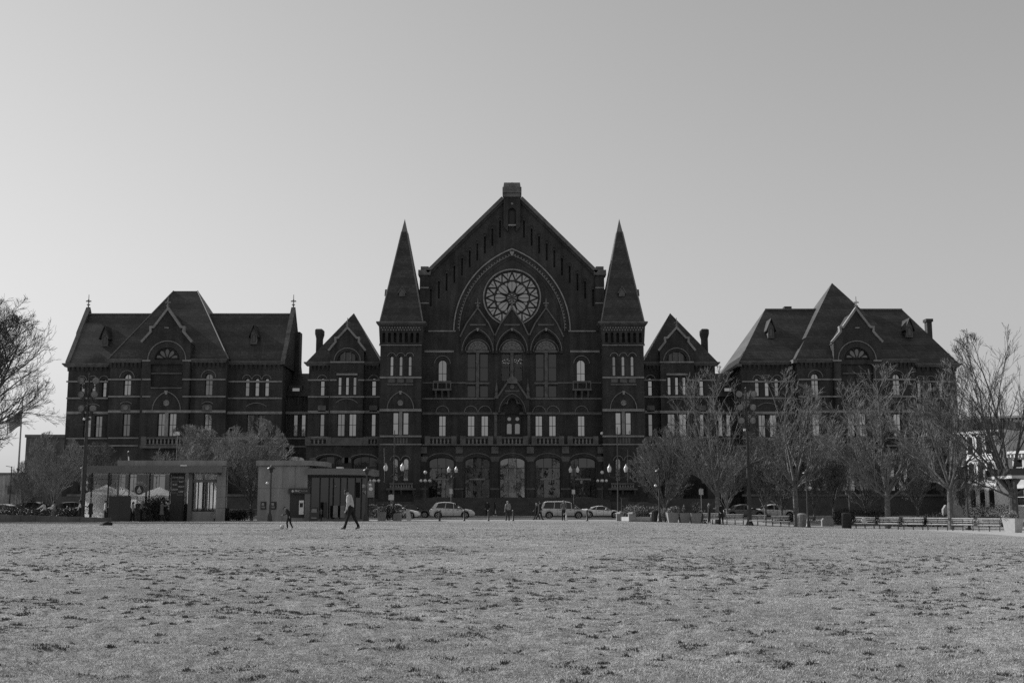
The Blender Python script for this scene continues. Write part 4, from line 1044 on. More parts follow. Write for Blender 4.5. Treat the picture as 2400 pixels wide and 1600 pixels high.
    MB().ribbon([(x - 33 * u, PZ(932, Yp)), (x - 11 * u, PZ(899, Yp)), (x + 11 * u, PZ(899, Yp)), (x + 33 * u, PZ(932, Yp))], .22, Yp - .15, Yp + .4).build('portal_coping', STONE_D, po)
    MB().ribbon(pointed(x, 30 * u, zsp, 43 * u, 10), .12, Yp - .12, Yp + .02).build('hood_mould', STONE_D, po)
    tre = arc(x - 15 * u, zsp + 12 * u, 9 * u, 200, 60, 6) + arc(x, zsp + 24 * u, 10 * u, 160, 20, 6) + arc(x + 15 * u, zsp + 12 * u, 9 * u, 120, -20, 6)
    MB().ribbon(tre, .16, Yp + .2, Yp + .4).build('trefoil_moulding', STONE_D, po)
    mb = MB(); mb.box(x - 12 * u, x + 12 * u, Yp - .3, Yp + .5, PZ(899, Yp), PZ(890, Yp)); mb.frustum(x - 12 * u, x + 12 * u, Yp - .3, Yp + .5, PZ(890, Yp), x - .12, x + .12, Yp, Yp + .2, PZ(881, Yp)); mb.lathe([(.12, 0), (.08, .5), (.2, .7), (.06, .9), (.05, 1.7), (.01, 1.9)], (x, Yp + .1, PZ(882, Yp)), 8); mb.build('portal_finial', STONE_D, po)
    MB().lathe([(.3, 0), (.3, .12), (.2, .14), (.01, .14)], (0, 0, 0), 14).build('roundel', STONE_D, po, loc=(x, Yp, PZ(906, Yp)), rot=(math.pi / 2, 0, 0))
    MB().box(x - 17 * u, x + 17 * u, Yp - .08, Yp + .02, PZ(918, Yp), PZ(914.5, Yp)).build('string_course', STONE_D, po)
    for q in (-1, 1):
        mb = MB(); xx = x + q * 37 * u; mb.box(xx - .25, xx + .25, Yp - .2, Yp + .4, PZ(934, Yp), PZ(928, Yp)); mb.lathe([(.2, 0), (.22, .35), (.14, .5), (.24, .75), (.17, .95), (.03, 1.7), (.02, 2.2)], (xx, Yp + .1, PZ(928, Yp)), 8); mb.build('pinnacle', STONE_D, po)
        mb = MB(); xx = x + q * 39 * u; mb.tube([(xx, Yp + .1, PZ(1044, Yp)), (xx, Yp + .1, zsp)], .2, 8); mb.box(xx - .3, xx + .3, Yp - .2, Yp + .4, zsp - .3, zsp); mb.build('portal_column', STONE_D, po)
    # door
    xd = (dx0 + dx1) / 2; hw = (dx1 - dx0) / 2
    d = MB().box(dx0 + .02, dx1 - .02, YC + .32, YC + .4, zd0, zd1).build('door', FRAME, H)
    for q in (-.5, .5):
        cx = xd + q * hw; zz = PZ(981, YC)
        MB().add([(cx + .24 * math.cos(R(t)), YC + .3, zz + .24 * math.sin(R(t))) for t in range(0, 360, 24)], [tuple(range(15))]).build('pane', GLASS_R, d)
        z0, z1 = PZ(1016, YC), PZ(992, YC)
        MB().add([(cx - .3, YC + .3, z0), (cx + .3, YC + .3, z0)] + [(cx + .3 * math.cos(R(t)), YC + .3, z1 - .15 + .15 * math.sin(R(t))) for t in range(0, 181, 30)], [tuple(range(9))]).build('pane', GLASS_R, d)
    # arcade
    u = YA / FPX; zt = PZ(1044, YA); xa = A(990, 1100, YA)[0]
    spec = [(px, 1071, 1166, 29.5, 'seg', 3) for px in (1034, 1118.5, 1201, 1284.5, 1367)]
    wall_with_windows('arcade_wall', [(-xa, 0), (xa, 0), (xa, zt), (-xa, zt)], spec, YA, H, -1, rev=.8, rows=(.46, .74), glass=lambda a: GLASS_C if abs(a) < 1 else GLASS_S)
    for px in (1034, 1118.5, 1201, 1284.5, 1367):
        a, z = A(px, 1080, YA); hood(arc(a, z, 34 * u, 8, 172, 14, 19 * u)[::-1], .12, YA, H, -1, m=STONE_D)
        x = -a; mb = MB(); mb.box(x - 18.5 * u, x + 18.5 * u, YA + .5, YA + .82, PZ(1124, YA), PZ(1120.5, YA)); mb.build('door_lintel', STONE, H)
        MB().box(x - 18.5 * u, x + 18.5 * u, YA - .1, YA + .2, PZ(1167, YA), PZ(1164.5, YA)).build('threshold', STONE_D, H)
    for px in (992, 1076.5, 1160, 1243, 1325.5, 1409):
        x, z = P(px, 1075, YA)
        MB().frustum(x - .42, x + .42, YA - .12, YA + .02, z - .35, x - .62, x + .62, YA - .28, YA + .02, z + .3).build('capital', STONE_D, H)
        MB().box(x - .42, x + .42, YA - .1, YA + .02, PZ(1144, YA), z - .35).build('pier', BRICK, H)
        MB().box(x - .58, x + .58, YA - .2, YA + .02, PZ(1147, YA), PZ(1143.5, YA)).build('pier_course', STONE_D, H)
        MB().box(x - .5, x + .5, YA - .18, YA + .02, PZ(1166, YA), PZ(1147, YA)).build('pier_base', BRICK, H)
        MB().box(x - .45, x + .45, YA - .15, YA + .1, PZ(1062, YA), PZ(1046, YA)).build('pier_top', STONE_D, H)
    MB().box(-xa, xa, YA - .45, YC + .1, zt, zt + .16).build('balcony_slab', STONE_D, H)
    for x0, x1 in ((1002, 1064), (1085, 1150), (1170, 1232), (1252, 1316), (1336, 1396)):
        balustrade(x0, x1, 1024, 1042, YA - .2, H, -1, 7)
    for q in (1, -1):
        flank(H, -q); tower(H, -q)
    # front steps
    top = PZ(1166, YA); n = 12
    for i in range(n):
        z1 = top * (i + 1) / n; y0 = YA - .3 * (n - i)
        MB().box(-12.2, 12.2, y0, YA, z1 - top / n + (.146 if i == 0 else 0), z1).build('step', PLINTH, H)
    for x in (-11.0, -6.2, -2.1, 2.1, 6.2, 11.0):
        MB().tube([(x, YA - 3.4, .15), (x, YA - 3.4, 1.1), (x, YA - .2, top + .95), (x, YA - .2, top)], .025, 6).build('handrail', mat('rail_steel', .12, rough=.4, metal=.7), H)
    for q in (-1, 1):       # small white floodlight on the balustrade
        if q > 0: x, z = P(1410.5, 1015.5, YA); MB().ball((x, YA - .2, z), .22, 8, 6).build('floodlight', mat('white_enamel', .75, rough=.4, var=.05), H)
    return H
CLEAR_T = clear_glass('foyer_glass', .05, .55)
hall = center()
BULB = mat('lit_bulb', .9, var=0, emit=2.2)
ch = thing('chandelier', 'sparkling lit chandelier bulbs behind the middle tall window', 'chandelier', (0, YC + .37, PZ(846, YC)))
bm_ = MB().ball((0, 0, 0), .018, 6, 4).mesh('bulb'); random.seed(5)
MB().tube([(-1.2, .02, .1), (1.2, .02, .1)], .012, 4).build('arm', FRAME, ch)
for i in range(26):
    q = (-1, 1)[i % 2]; obj('bulb', bm_, BULB, ch, loc=(q * rnd(.35, 1.25), 0, rnd(-.32, .3)))
wing(-1, 'dark brick side hall with gable ends and truncated roof, left of the spires')
wing(1, 'dark brick side hall with hipped slate roofs behind the bare trees on the right')
# ------------------------------------------------------------------ trees and planting
BARK = mat('bark', .13, rough=.85, var=.3, scale=5, bump=.4, bscale=14)
BARK_D = mat('dark_bark', .09, rough=.9, var=.3, scale=5, bump=.4, bscale=14)
TWIG = mat('twigs', .16, rough=.8, var=.25, scale=3)
TWIG_P = mat('pale_twigs', .23, rough=.8, var=.25, scale=3); TWIG_D = mat('dark_twigs', .07, rough=.85, var=.2, scale=3)

def tree_meshes(seed, height, spread, trunk_h, trunk_r, limbs, kids, twig_r=.012, tilt=(6, 52), low=.8, base_z=None, upb=.06, wob=.6, fan=(15, 38)):
    """bare tree grown to fill a rounded crown: trunk and main limbs in one mesh, branches and twigs in the other"""
    rng = random.Random(seed); tk, cr = MB(), MB()
    zb = trunk_h * low if base_z is None else base_z
    cz, rz_ = (height + zb) / 2, (height - zb) / 2 * 1.02
    lump = [(rng.uniform(0, 6.28), rng.uniform(.6, 1.3), rng.uniform(.05, .13)) for _ in range(5)]
    def inside(p):
        az = math.atan2(p.y, p.x); k = 1 + sum(a_ * math.sin(az * (i + 1) * .9 + ph + p.z * f_) for i, (ph, f_, a_) in enumerate(lump))
        zz = (p.z - cz) / rz_; w = spread * (1.0 - .18 * max(0, zz) - .15 * max(0, -zz)) * k
        return (p.x * p.x + p.y * p.y) / (w * w) + zz * zz
    lean = Vector((rng.gauss(0, .05), rng.gauss(0, .05), 1))
    top = lean * trunk_h
    tk.tube([(0, 0, -.2), (0, 0, .04), tuple(lean * trunk_h * .5), tuple(top)], [trunk_r * 1.5, trunk_r * 1.15, trunk_r, trunk_r * .9], 9)
    def grow(p, d, length, r, lev, mb):
        segs = (8, 5, 3, 2, 2)[lev]; pts, rad = [p.copy()], [r]; q = p.copy(); dd = d.copy()
        for i in range(segs):
            w_ = (.13, .16, .2, .22, .22)[lev] * wob
            dd = (dd + Vector((rng.gauss(0, w_), rng.gauss(0, w_), rng.gauss(0, w_ * .7) + upb))).normalized()
            q = q + dd * length / segs
            if lev > 0 and inside(q) > 1.12: break
            if lev == 0 and inside(q) > 1.0: break
            pts.append(q.copy())
        if len(pts) < 2: return
        rad = [max(twig_r * .75, r * (1 - (.88 if lev == 0 else .72) * i / (len(pts) - 1))) for i in range(len(pts))]
        mb.tube(pts, rad, (7, 5, 3, 3, 3)[lev], caps=False)
        if lev >= len(kids): return
        n = kids[lev]; m = len(pts) - 1; real = length * m / segs
        for k in range(n):
            t = (.16 if lev == 0 else .12) + (.86) * (k + rng.random()) / n; f = min(t, .985) * m; i = int(f); c = pts[i].lerp(pts[i + 1], f - i); loc = (pts[i + 1] - pts[i]).normalized()
            ax = loc.cross(Vector((rng.gauss(0, 1), rng.gauss(0, 1), rng.gauss(0, .6))))
            if ax.length < 1e-4: continue
            nd = (Matrix.Rotation(R(rng.uniform(*fan)), 3, ax.normalized()) @ loc + Vector((0, 0, .1))).normalized()
            grow(c, nd, max(.35, real * rng.uniform(.34, .62) * (1.12 - .45 * t)), max(twig_r, rad[i] * rng.uniform(.4, .62)), lev + 1, cr)
    for k in range(limbs):
        az = 2.4 * k + rng.uniform(-.4, .4); u = (k + .5) / limbs; ti = R(tilt[0] + (tilt[1] - tilt[0]) * u ** .8 + rng.uniform(-5, 5))
        d = Vector((math.cos(az) * math.sin(ti), math.sin(az) * math.sin(ti), math.cos(ti)))
        st = top - lean * (trunk_h * .3 * u * rng.uniform(.4, 1.0))
        grow(st, d, (height - trunk_h) * 1.25, trunk_r * (.62 - .25 * u), 0, tk)
    return tk.mesh('trunk'), cr.mesh('crown')
TREE_LIB = {}
def tree(kind, x, y, label, group, rz=0.0, sc=1.0, z=None, name='bare_tree', mats=None, sxy=1.0):
    tm, cm = TREE_LIB[kind]
    t = thing(name, label, 'tree', (x, y, gz(x, y) if z is None else z), rz, group); t.scale = (sc * sxy, sc * sxy, sc)
    b, w = mats or (BARK, TWIG)
    for o, m in ((obj('trunk', tm, b, t), b), (obj('crown', cm, w, t), w)):
        o.material_slots[0].link = 'OBJECT'; o.material_slots[0].material = m     # meshes are shared, bark differs
    return t
V4 = (8, 6, 4, 3)
TREE_LIB['vase_a'] = tree_meshes(21, 9.0, 3.1, 1.7, .13, 10, V4, .013, (6, 42), .8, upb=.05)
TREE_LIB['vase_b'] = tree_meshes(33, 9.0, 3.0, 1.9, .12, 10, V4, .013, (6, 40), .8, upb=.05)
TREE_LIB['vase_c'] = tree_meshes(48, 9.0, 3.3, 1.5, .13, 11, V4, .013, (6, 45), .8, upb=.05)
PK = (8, 5, 4, 2)
TREE_LIB['park_a'] = tree_meshes(52, 13.6, 4.7, 3.1, .21, 10, PK, .0145, (6, 62), .85, upb=.05)
TREE_LIB['park_b'] = tree_meshes(67, 13.6, 4.9, 3.6, .22, 10, PK, .0145, (6, 66), .8, upb=.05)
TREE_LIB['park_c'] = tree_meshes(71, 13.6, 5.0, 3.0, .2, 11, PK, .0145, (6, 64), .85, upb=.05)
TREE_LIB['spread'] = tree_meshes(83, 19.5, 11.5, 5.2, .42, 19, (12, 8, 5, 3), .0125, (10, 88), 1.0, base_z=5.0, upb=.02, fan=(18, 46), wob=.8)
TREE_LIB['edge'] = tree_meshes(95, 13.2, 6.4, 2.8, .2, 12, (8, 5, 4, 2), .011, (5, 62), .9, upb=.04)

def at(px, py, Y):
    x = PX(px, py, Y); return x
G1 = 'small bare street trees left of the hall'; G2 = 'bare park trees in front of the right hand side hall'; G3 = 'thin bare trees along the street'
tree('spread', at(-165, 1180, 92), 92, 'great spreading bare tree whose branches enter at the left edge', G1, 0.6, 1.0, mats=(BARK_D, TWIG_D), name='spreading_tree')
tree('vase_a', at(125, 1180, 104), 104, 'twiggy bare tree between the flood light mast and the left edge', G1, 1.0, .88, mats=(BARK, TWIG_P))
tree('vase_c', at(55, 1180, 112), 112, 'small bare tree in front of the blank dark garage corner', G1, 2.1, .62)
tree('vase_b', at(222, 1180, 116), 116, 'slim bare tree behind the left end of the bar pavilion', G1, 4.0, .85)
tree('vase_b', at(450, 1180, 107), 107, 'rounded bare tree rising behind the bar pavilion roof', G1, 2.0, .97, sxy=1.25, mats=(BARK, TWIG_P))
tree('vase_a', at(590, 1190, 103), 103, 'rounded bare tree between the bar pavilion and the bank kiosk', G1, 3.2, 1.0, sxy=1.14, mats=(BARK, TWIG_P))
tree('vase_c', at(1558, 1190, 103), 103, 'bushy low forked bare tree right of the tall right hand spire', G2, .3, .92)
tree('park_a', at(1682, 1200, 100), 100, 'bare tree behind the two people and the bench', G2, 1.1, 1.0)
tree('park_b', at(1866, 1200, 99.5), 99.5, 'tall bare tree between the flood light mast and the silver litter bin', G2, 2.3, 1.02)
tree('park_c', at(2080, 1210, 94), 94, 'broad bare tree behind the black litter bin and long bench row', G2, 3.0, 1.0, sxy=1.12)
tree('park_b', at(2228, 1215, 89), 89, 'bare tree in front of the right hand corner of the side hall', G2, 5.3, .96)
tree('edge', at(2372, 1215, 86), 86, 'bare tree against the sky at the right edge', G2, .9, 1.16, mats=(BARK_D, TWIG_D))
for i, (px, Y, k, sc, lb) in enumerate(((1705, 107, 'vase_a', .86, 'thin bare street tree just left of the right hand flood light mast'), (1793, 107, 'vase_b', .9, 'thin bare street tree just right of the right hand flood light mast'),
        (1832, 108, 'vase_c', .92, 'thin bare street tree left of the silver litter bin'), (1908, 107, 'vase_a', .85, 'thin bare street tree right of the silver litter bin'),
        (1953, 108, 'vase_b', .92, 'thin bare street tree left of the black litter bin'), (2030, 108, 'vase_c', .9, 'thin bare street tree right of the black litter bin'), (2150, 107, 'vase_a', .9, 'thin bare street tree behind the middle of the long bench row'),
        (2255, 104, 'vase_b', .62, 'small bare tree in front of the white town house'))):
    tree(k, at(px, 1200, Y), Y, lb, G3, i * 1.7 + .4, sc)

# leafy shrubs: many small leaves through the volume of the bush
LEAF = mat('shrub_leaf', .1, rough=.6, var=.4, scale=4, spec=.4)
LEAF_D = mat('dark_leaf', .045, rough=.6, var=.4, scale=4, spec=.3)
LEAF_B = mat('dry_leaf', .2, rough=.7, var=.35, scale=4)
def leaves(name, lobes, n, size, m, parent, seed=0):
    g = np.random.default_rng(seed + 5); out = []
    tot = sum(l[3] * l[4] * l[5] for l in lobes)
    for cx, cy, cz, rx, ry, rz in lobes:
        k = max(30, int(n * rx * ry * rz / tot))
        u = g.normal(size=(k, 3)); u /= np.linalg.norm(u, axis=1)[:, None]
        r = (.35 + .65 * g.random(k) ** .45) * (1 + .14 * g.normal(size=k))
        p = u * r[:, None] * np.array([rx, ry, rz]) + np.array([cx, cy, cz])
        p = p[p[:, 2] > .01]; k = len(p)
        a = g.normal(size=(k, 3)); a /= np.linalg.norm(a, axis=1)[:, None]
        b = np.cross(a, g.normal(size=(k, 3))); b /= np.linalg.norm(b, axis=1)[:, None] + 1e-9
        s = size * (.6 + .8 * g.random(k))[:, None]
        V = np.stack([p - a * s, p + b * s * .55, p + a * s], 1); out.append(V)
        out.append(np.stack([p + a * s, p - b * s * .55, p - a * s], 1))
    return tri_mesh(name, np.concatenate(out), m, parent)
def stems(parent, r, h, n, m=None, seed=1):
    g = random.Random(seed); mb = MB()
    for i in range(n):
        a = g.random() * 6.28; q = r * math.sqrt(g.random())
        mb.tube([(q * .4 * math.cos(a), q * .4 * math.sin(a), -.05), (q * .7 * math.cos(a), q * .7 * math.sin(a), h * .5), (q * math.cos(a + .3), q * math.sin(a + .3), h * g.uniform(.8, 1.1))], [.018, .013, .006], 4)
    return mb.build('stems', m or BARK_D, parent)
def shrub(x, y, z, rx, ry, h, label, group=None, m=None, n=900, size=.06, seed=0, name='shrub'):
    t = thing(name, label, 'shrub', (x, y, z), 0, group)
    g = random.Random(seed); lob = [(g.uniform(-.5, .5) * rx, g.uniform(-.4, .4) * ry, h * g.uniform(.35, .62), rx * g.uniform(.45, .7), ry * g.uniform(.5, .8), h * g.uniform(.34, .5)) for _ in range(6)]
    leaves('foliage', lob, n, size, m or LEAF, t, seed); stems(t, min(rx, ry) * .7, h * .8, 9, seed=seed)
    return t
# ------------------------------------------------------------------ street furniture
IRON = mat('black_iron', .025, rough=.45, var=.1, spec=.5)
IRON2 = mat('dark_green_iron', .04, rough=.5, var=.1)
OPAL = mat('opal_glass_globe', .62, rough=.25, var=.05, spec=.5)
STEEL = mat('galvanised_steel', .3, rough=.45, metal=.5, var=.15)
WHITE = mat('white_paint', .75, rough=.45, var=.06)
LAMPG = mat('floodlight_lens', .2, rough=.2, metal=.4, var=.1)

def post(mb, h, r0, r1, base=.3):
    mb.lathe([(base * .55, 0), (base * .55, .12), (base * .42, .18), (base * .4, .5), (base * .3, .62), (r0 * 1.25, .75), (r0, .85), (r1, h)], (0, 0, 0), 12)
def acorn(z, x=0):
    return [(.06, 0), (.13, .04), (.16, .14), (.2, .3), (.2, .42), (.13, .56), (.07, .64), (.05, .7), (.015, .8)]
def double_acorn(px, py, Y, h, arm, label, group, banner=False, top=0, z=None):
    x = PX(px, py, Y); t = thing('street_lamp', label, 'street lamp', (x, Y, gz(x, Y) if z is None else z), 0, group)
    mb = MB(); post(mb, h, .09, .06, .5); mb.build('post', IRON, t, smooth=True)
    for q in (-1, 1):
        a = MB(); a.tube([(0, 0, h - .75), (q * arm * .5, 0, h - .95), (q * arm, 0, h - .85), (q * arm, 0, h - .55)], .035, 6); a.tube([(0, 0, h - 1.2), (q * arm * .45, 0, h - 1.0), (q * arm * .7, 0, h - .95)], .022, 5)
        a.lathe([(.05, 0), (.12, .08), (.14, .16)], (q * arm, 0, h - .62), 10); ao = a.build('arm', IRON, t, smooth=True)
        MB().lathe(acorn(0), (q * arm, 0, h - .47), 12).build('globe', OPAL, ao, smooth=True)
    if top: MB().tube([(0, 0, h - .1), (0, 0, h + top)], [.06, .04], 8).build('mast', IRON, t)
    if banner:
        b = MB(); q = -1 if banner < 0 else 1
        b.tube([(0, 0, h + 1.9), (q * 1.0, 0, h + 1.75)], .02, 5); b.build('banner_arm', IRON, t)
        c = MB(); n = 12
        for i in range(n):
            z0, z1 = h + 1.7 - 3.2 * i / n, h + 1.7 - 3.2 * (i + 1) / n
            o = lambda zz: q * (.95 + .05 * math.sin(zz * 1.1)); w = lambda zz: .03 * math.sin(zz * 1.3)
            c.add([(o(z0) - q * .04, -.25 + w(z0), z0), (o(z0) + q * .02, .25 + w(z0), z0), (o(z1) + q * .02, .25 + w(z1), z1), (o(z1) - q * .04, -.25 + w(z1), z1)], [(0, 1, 2, 3)])
        co = c.build('banner', mat('banner_cloth', .3, rough=.8, var=.1), t); md = co.modifiers.new('thick', 'SOLIDIFY'); md.thickness = .01
    return t
GS = 'twin globe street lamps along the road'
double_acorn(922, 1200, 108, 5.0, .78, 'twin lantern lamp with tall signal mast left of the hall entrance', GS, -1, 3.4)
double_acorn(1449, 1200, 108, 4.9, .78, 'twin lantern lamp with tall signal mast right of the hall entrance', GS, 1, 3.8)
double_acorn(1060, 1200, 132, 5.4, .42, 'dim twin lantern lamp beyond the silver crossover car', GS, 0, 0, .146)
double_acorn(1346, 1200, 132, 5.4, .42, 'dim twin lantern lamp beyond the silver minivan', GS, 0, 0, .146)
# equipment on the lamps by the crossing
def sign_plate(name, label, x, y, z, w, h, m, pole=None, grp=None, thick=.03, cat='sign', ry=0):
    t = thing(name, label, cat, (x, y, 0), 0, grp)
    MB().box(-w / 2, w / 2, -.06 - thick, -.06, z - h / 2, z + h / 2).build('plate', m, t, rot=(0, ry, 0))
    if pole: MB().tube([(0, 0, gz(x, y) - (.1 if y < 120 else -.14)), (0, 0, pole)], .03, 8).build('post', STEEL, t)
    return t
def globe_cluster(px, Y, label, z=.146):
    x = PX(px, 1200, Y); t = thing('globe_lamp', label, 'street lamp', (x, Y, z), 0, 'five globe lamps in front of the hall')
    h = 4.0; mb = MB(); post(mb, h, .1, .08, .6); mb.build('post', IRON, t, smooth=True)
    MB().tube([(0, 0, h - .1), (0, 0, h + .85)], .04, 6).build('stem', IRON, t)
    MB().ball((0, 0, h + 1.05), .21, 12, 8).build('globe', OPAL, t, smooth=True)
    for k in range(4):
        a = math.pi / 2 * k; ax, ay = .5 * math.cos(a), .5 * math.sin(a)
        ao = MB().tube([(0, 0, h - .35), (ax * .6, ay * .6, h - .5), (ax, ay, h - .35), (ax, ay, h - .12)], .03, 6).build('arm', IRON, t)
        MB().ball((ax, ay, h + .08), .18, 12, 8).build('globe', OPAL, ao, smooth=True)
for px, lb in ((876, 'cluster lamp of round white globes beside the bank kiosk'), (996, 'cluster lamp of round white globes left of the entrance arches'), (1412, 'cluster lamp of round white globes right of the entrance arches')):
    globe_cluster(px, 134, lb)
def park_lamp(px, py, Y, h, label, group='hooded park lamps with a hanging side light', side=-1):
    x = PX(px, py, Y); t = thing('park_lamp', label, 'park lamp', (x, Y, gz(x, Y)), 0, group)
    mb = MB(); post(mb, h - .5, .075, .06, .42); mb.build('post', IRON, t, smooth=True)
    hd = MB(); hd.lathe([(.07, 0), (.13, .05), (.17, .3), (.17, .32), (.04, .34)], (0, 0, h - .52), 10); hd.lathe([(.34, 0), (.33, .05), (.2, .16), (.06, .22), (.02, .3)], (0, 0, h - .22), 14); hd.build('lantern_hood', IRON, t, smooth=True)
    ao = MB().tube([(0, 0, h - 1.25), (side * .18, 0, h - 1.1), (side * .28, 0, h - 1.25)], .02, 5).build('side_arm', IRON, t)
    MB().ball((side * .28, 0, h - 1.38), .13, 10, 6, .8).build('globe', OPAL, ao, smooth=True)
    return t
park_lamp(632, 1222, 93.5, 4.5, 'hooded park lamp in front of the bank kiosk wall')
park_lamp(858, 1220, 95, 4.4, 'hooded park lamp at the right corner of the bank kiosk', side=1)
park_lamp(192, 1200, 96, 4.6, 'hooded park lamp close beside the left flood light mast', side=1)
park_lamp(1546, 1224, 95, 4.4, 'hooded park lamp between the black litter bin and the square planters')
park_lamp(1894, 1229, 93, 4.6, 'hooded park lamp right of the silver litter bin', side=1)
park_lamp(2270, 1235, 88, 5.0, 'hooded park lamp standing behind the long bench row', side=1)

def flood_mast(px, py, Y, h, lean, label):
    x = PX(px, py, Y); t = thing('floodlight_mast', label, 'light mast', (x, Y, gz(x, Y)), 0, 'tall flood light masts in the park')
    mb = MB(); mb.lathe([(.34, 0), (.34, .1), (.24, .3), (.23, .4), (.2, .5), (.12, h * .72), (.1, h * .76)], (0, 0, 0), 12); mb.tube([(0, 0, h * .7), (0, 0, h)], [.1, .06], 8); mb.lathe([(.05, 0), (.09, .06), (.02, .2)], (0, 0, h), 8); mb.build('mast', IRON, t, smooth=True)
    for z in (h - .9, h - 2.05, h - 3.2):
        MB().box(-.75, .75, -.07, .03, z - .05, z + .05).build('cross_bar', IRON, t)
    for j, z in enumerate((h - .45, h - 1.6, h - 2.75)):
        for q in (-1, 1):
            m = MB(); m.lathe([(.05, .42), (.16, .4), (.27, .2), (.31, .02), (.31, 0), (.27, 0)], (0, 0, 0), 16)
            sg = Matrix.Translation((q * (.62 - .06 * j), -.2, z)) @ Matrix.Rotation(R(q * 8), 4, 'Z') @ Matrix.Rotation(R(-90 + 12), 4, 'X')
            me = m.mesh('floodlight'); me.transform(sg); f = obj('floodlight', me, IRON, t, smooth=True)
            l = MB(); l.lathe([(.275, .012), (.27, -.012), (.2, -.03), (.1, -.035), (.005, -.04)], (0, 0, 0), 16); lm = l.mesh('lens'); lm.transform(sg); obj('lens', lm, LAMPG, f, smooth=True)
            MB().tube([(q * (.55 - .06 * j), -.02, z - .4), (q * (.6 - .06 * j), -.1, z)], .03, 5).build('yoke', IRON, f)
            MB().box(q * .33 - .1, q * .33 + .1, -.22, -.02, z - .62, z - .25).build('ballast_box', IRON, f)
    for z in (h * .66, h * .3):
        MB().tube([(-1.1, 0, z), (1.1, 0, z)], .022, 5).build('banner_arm', IRON, t)
    for q in (-1, 1):
        s = MB(); s.lathe([(.1, 0), (.12, .12), (.05, .2)], (q * .22, -.1, h * .69), 8); s.build('camera_dome', WHITE if q < 0 else IRON, t)
    return t
flood_mast(193, 1195, 94, 12.0, 0, 'tall black mast with six round flood lights at the left pavilion')
flood_mast(1757, 1222, 98.5, 11.7, 0, 'tall black mast with round flood lights among the right hand trees')

# bollards
def bollard(px, py, Y, label):
    x = PX(px, py, Y); t = thing('bollard', label, 'bollard', (x, Y, gz(x, Y) * 0 + .012), 0, 'dark bollards along the plaza edge')
    MB().lathe([(.11, 0), (.11, .06), (.075, .1), (.075, .78), (.095, .8), (.095, .86), (.07, .92), (.02, .96)], (0, 0, 0), 10).build('shaft', IRON, t, smooth=True)
for px, lb in ((1030.5, 'bollard at the rear wheel of the silver crossover car'), (1088, 'bollard at the front wheel of the silver crossover car'), (1145, 'bollard between the crossover car and the standing man'), (1202.5, 'bollard just right of the standing man in the grey coat'), (1376, 'bollard at the nose of the silver minivan')):
    bollard(px, 1217, 99, lb)

# benches
SLAT = mat('bench_slat', .7, rough=.28, var=.15, scale=8, spec=1.0)
def bench_proto():
    t = thing('park_bench', 'x', 'bench')
    L = 1.5
    for k, (y, z) in enumerate(((-.25, .44), (-.12, .44), (0, .43), (.12, .43))):
        q = MB(); q.tube([(-L / 2, y, z), (L / 2, y, z)], .05, 10) if k == 0 else q.box(-L / 2, L / 2, y - .052, y + .052, z - .02, z + .02); q.build('seat_slat', SLAT, t, smooth=True)
    for k, (y, z) in enumerate(((.225, .62), (.27, .75), (.315, .88))):
        b = MB(); b.tube([(-L / 2, 0, 0), (L / 2, 0, 0)], .045, 10) if k == 2 else b.box(-L / 2, L / 2, -.014, .014, -.02, .02); b.build('back_slat', SLAT, t, smooth=True, loc=(0, y, z), rot=(R(-20), 0, 0))
    for x in (-L / 2 + .06, L / 2 - .06, 0):
        m = MB(); m.tube([(x, -.26, 0), (x, -.2, .22), (x, -.26, .42)], .024, 5); m.tube([(x, .3, 0), (x, .15, .25), (x, .16, .44), (x, .33, .9)], .024, 5); m.tube([(x, -.26, .4), (x, .16, .4)], .024, 5)
        m.tube([(x, -.2, .2), (x, 0, .3), (x, .15, .22)], .018, 5)
        m.build('end_frame' if x else 'middle_frame', IRON, t)
        if x: MB().tube([(x, -.27, .42), (x, -.32, .6), (x, -.22, .68), (x, .0, .66), (x, .24, .68)], .022, 5).build('armrest', IRON, t)
    return t
proto = bench_proto(); first = [True]
def bench(px, Y, rz, label):
    x = PX(px, 1225, Y); o = proto if first[0] else copy_tree(proto); first[0] = False
    o.location = (x, Y, gz(x, Y) + .004); o.rotation_euler = (0, 0, rz); tag(o, label, 'bench', 'slatted park benches facing the lawn')
ords = ['first', 'second', 'third', 'fourth', 'fifth', 'sixth']
for i, px in enumerate((1667, 1720, 1773, 1827)):
    bench(px + 3, 99.3 - .45 * i, R(-6), ('bench behind the two standing people', 'first empty bench right of the two standing people', 'bench in front of the right hand flood light mast', 'bench left of the silver litter bin')[i])
for i in range(6):
    bench((2027, 2083, 2140, 2197, 2256, 2318)[i], (91.5, 90, 88.4, 86.6, 84.6, 82.4)[i], R(-24),
          ('first bench right of the black litter bin, with a bag on it', 'second bench from the black litter bin', 'third bench from the black litter bin', 'fourth bench from the black litter bin', 'fifth bench from the black litter bin', 'bench beside the planter at the right edge')[i])
CLOTH = mat('pale_cloth', .5, rough=.9, var=.3, scale=8)
x = PX(2024, 1215, 91.4); bz = gz(x, 91.4)
b = thing('bag', 'pale crumpled bag slung over the first bench of the row', 'bag', (x, 91.35, bz + .46)); bm = MB()
bm.ball((0, 0, .2), .21, 10, 8, 1.1); bm.ball((.12, -.05, .1), .14, 8, 6); bm.build('pouch', CLOTH, b, smooth=True); MB().tube([(-.1, 0, .36), (-.02, .06, .5), (.1, 0, .36)], .02, 5).build('strap', CLOTH, b)

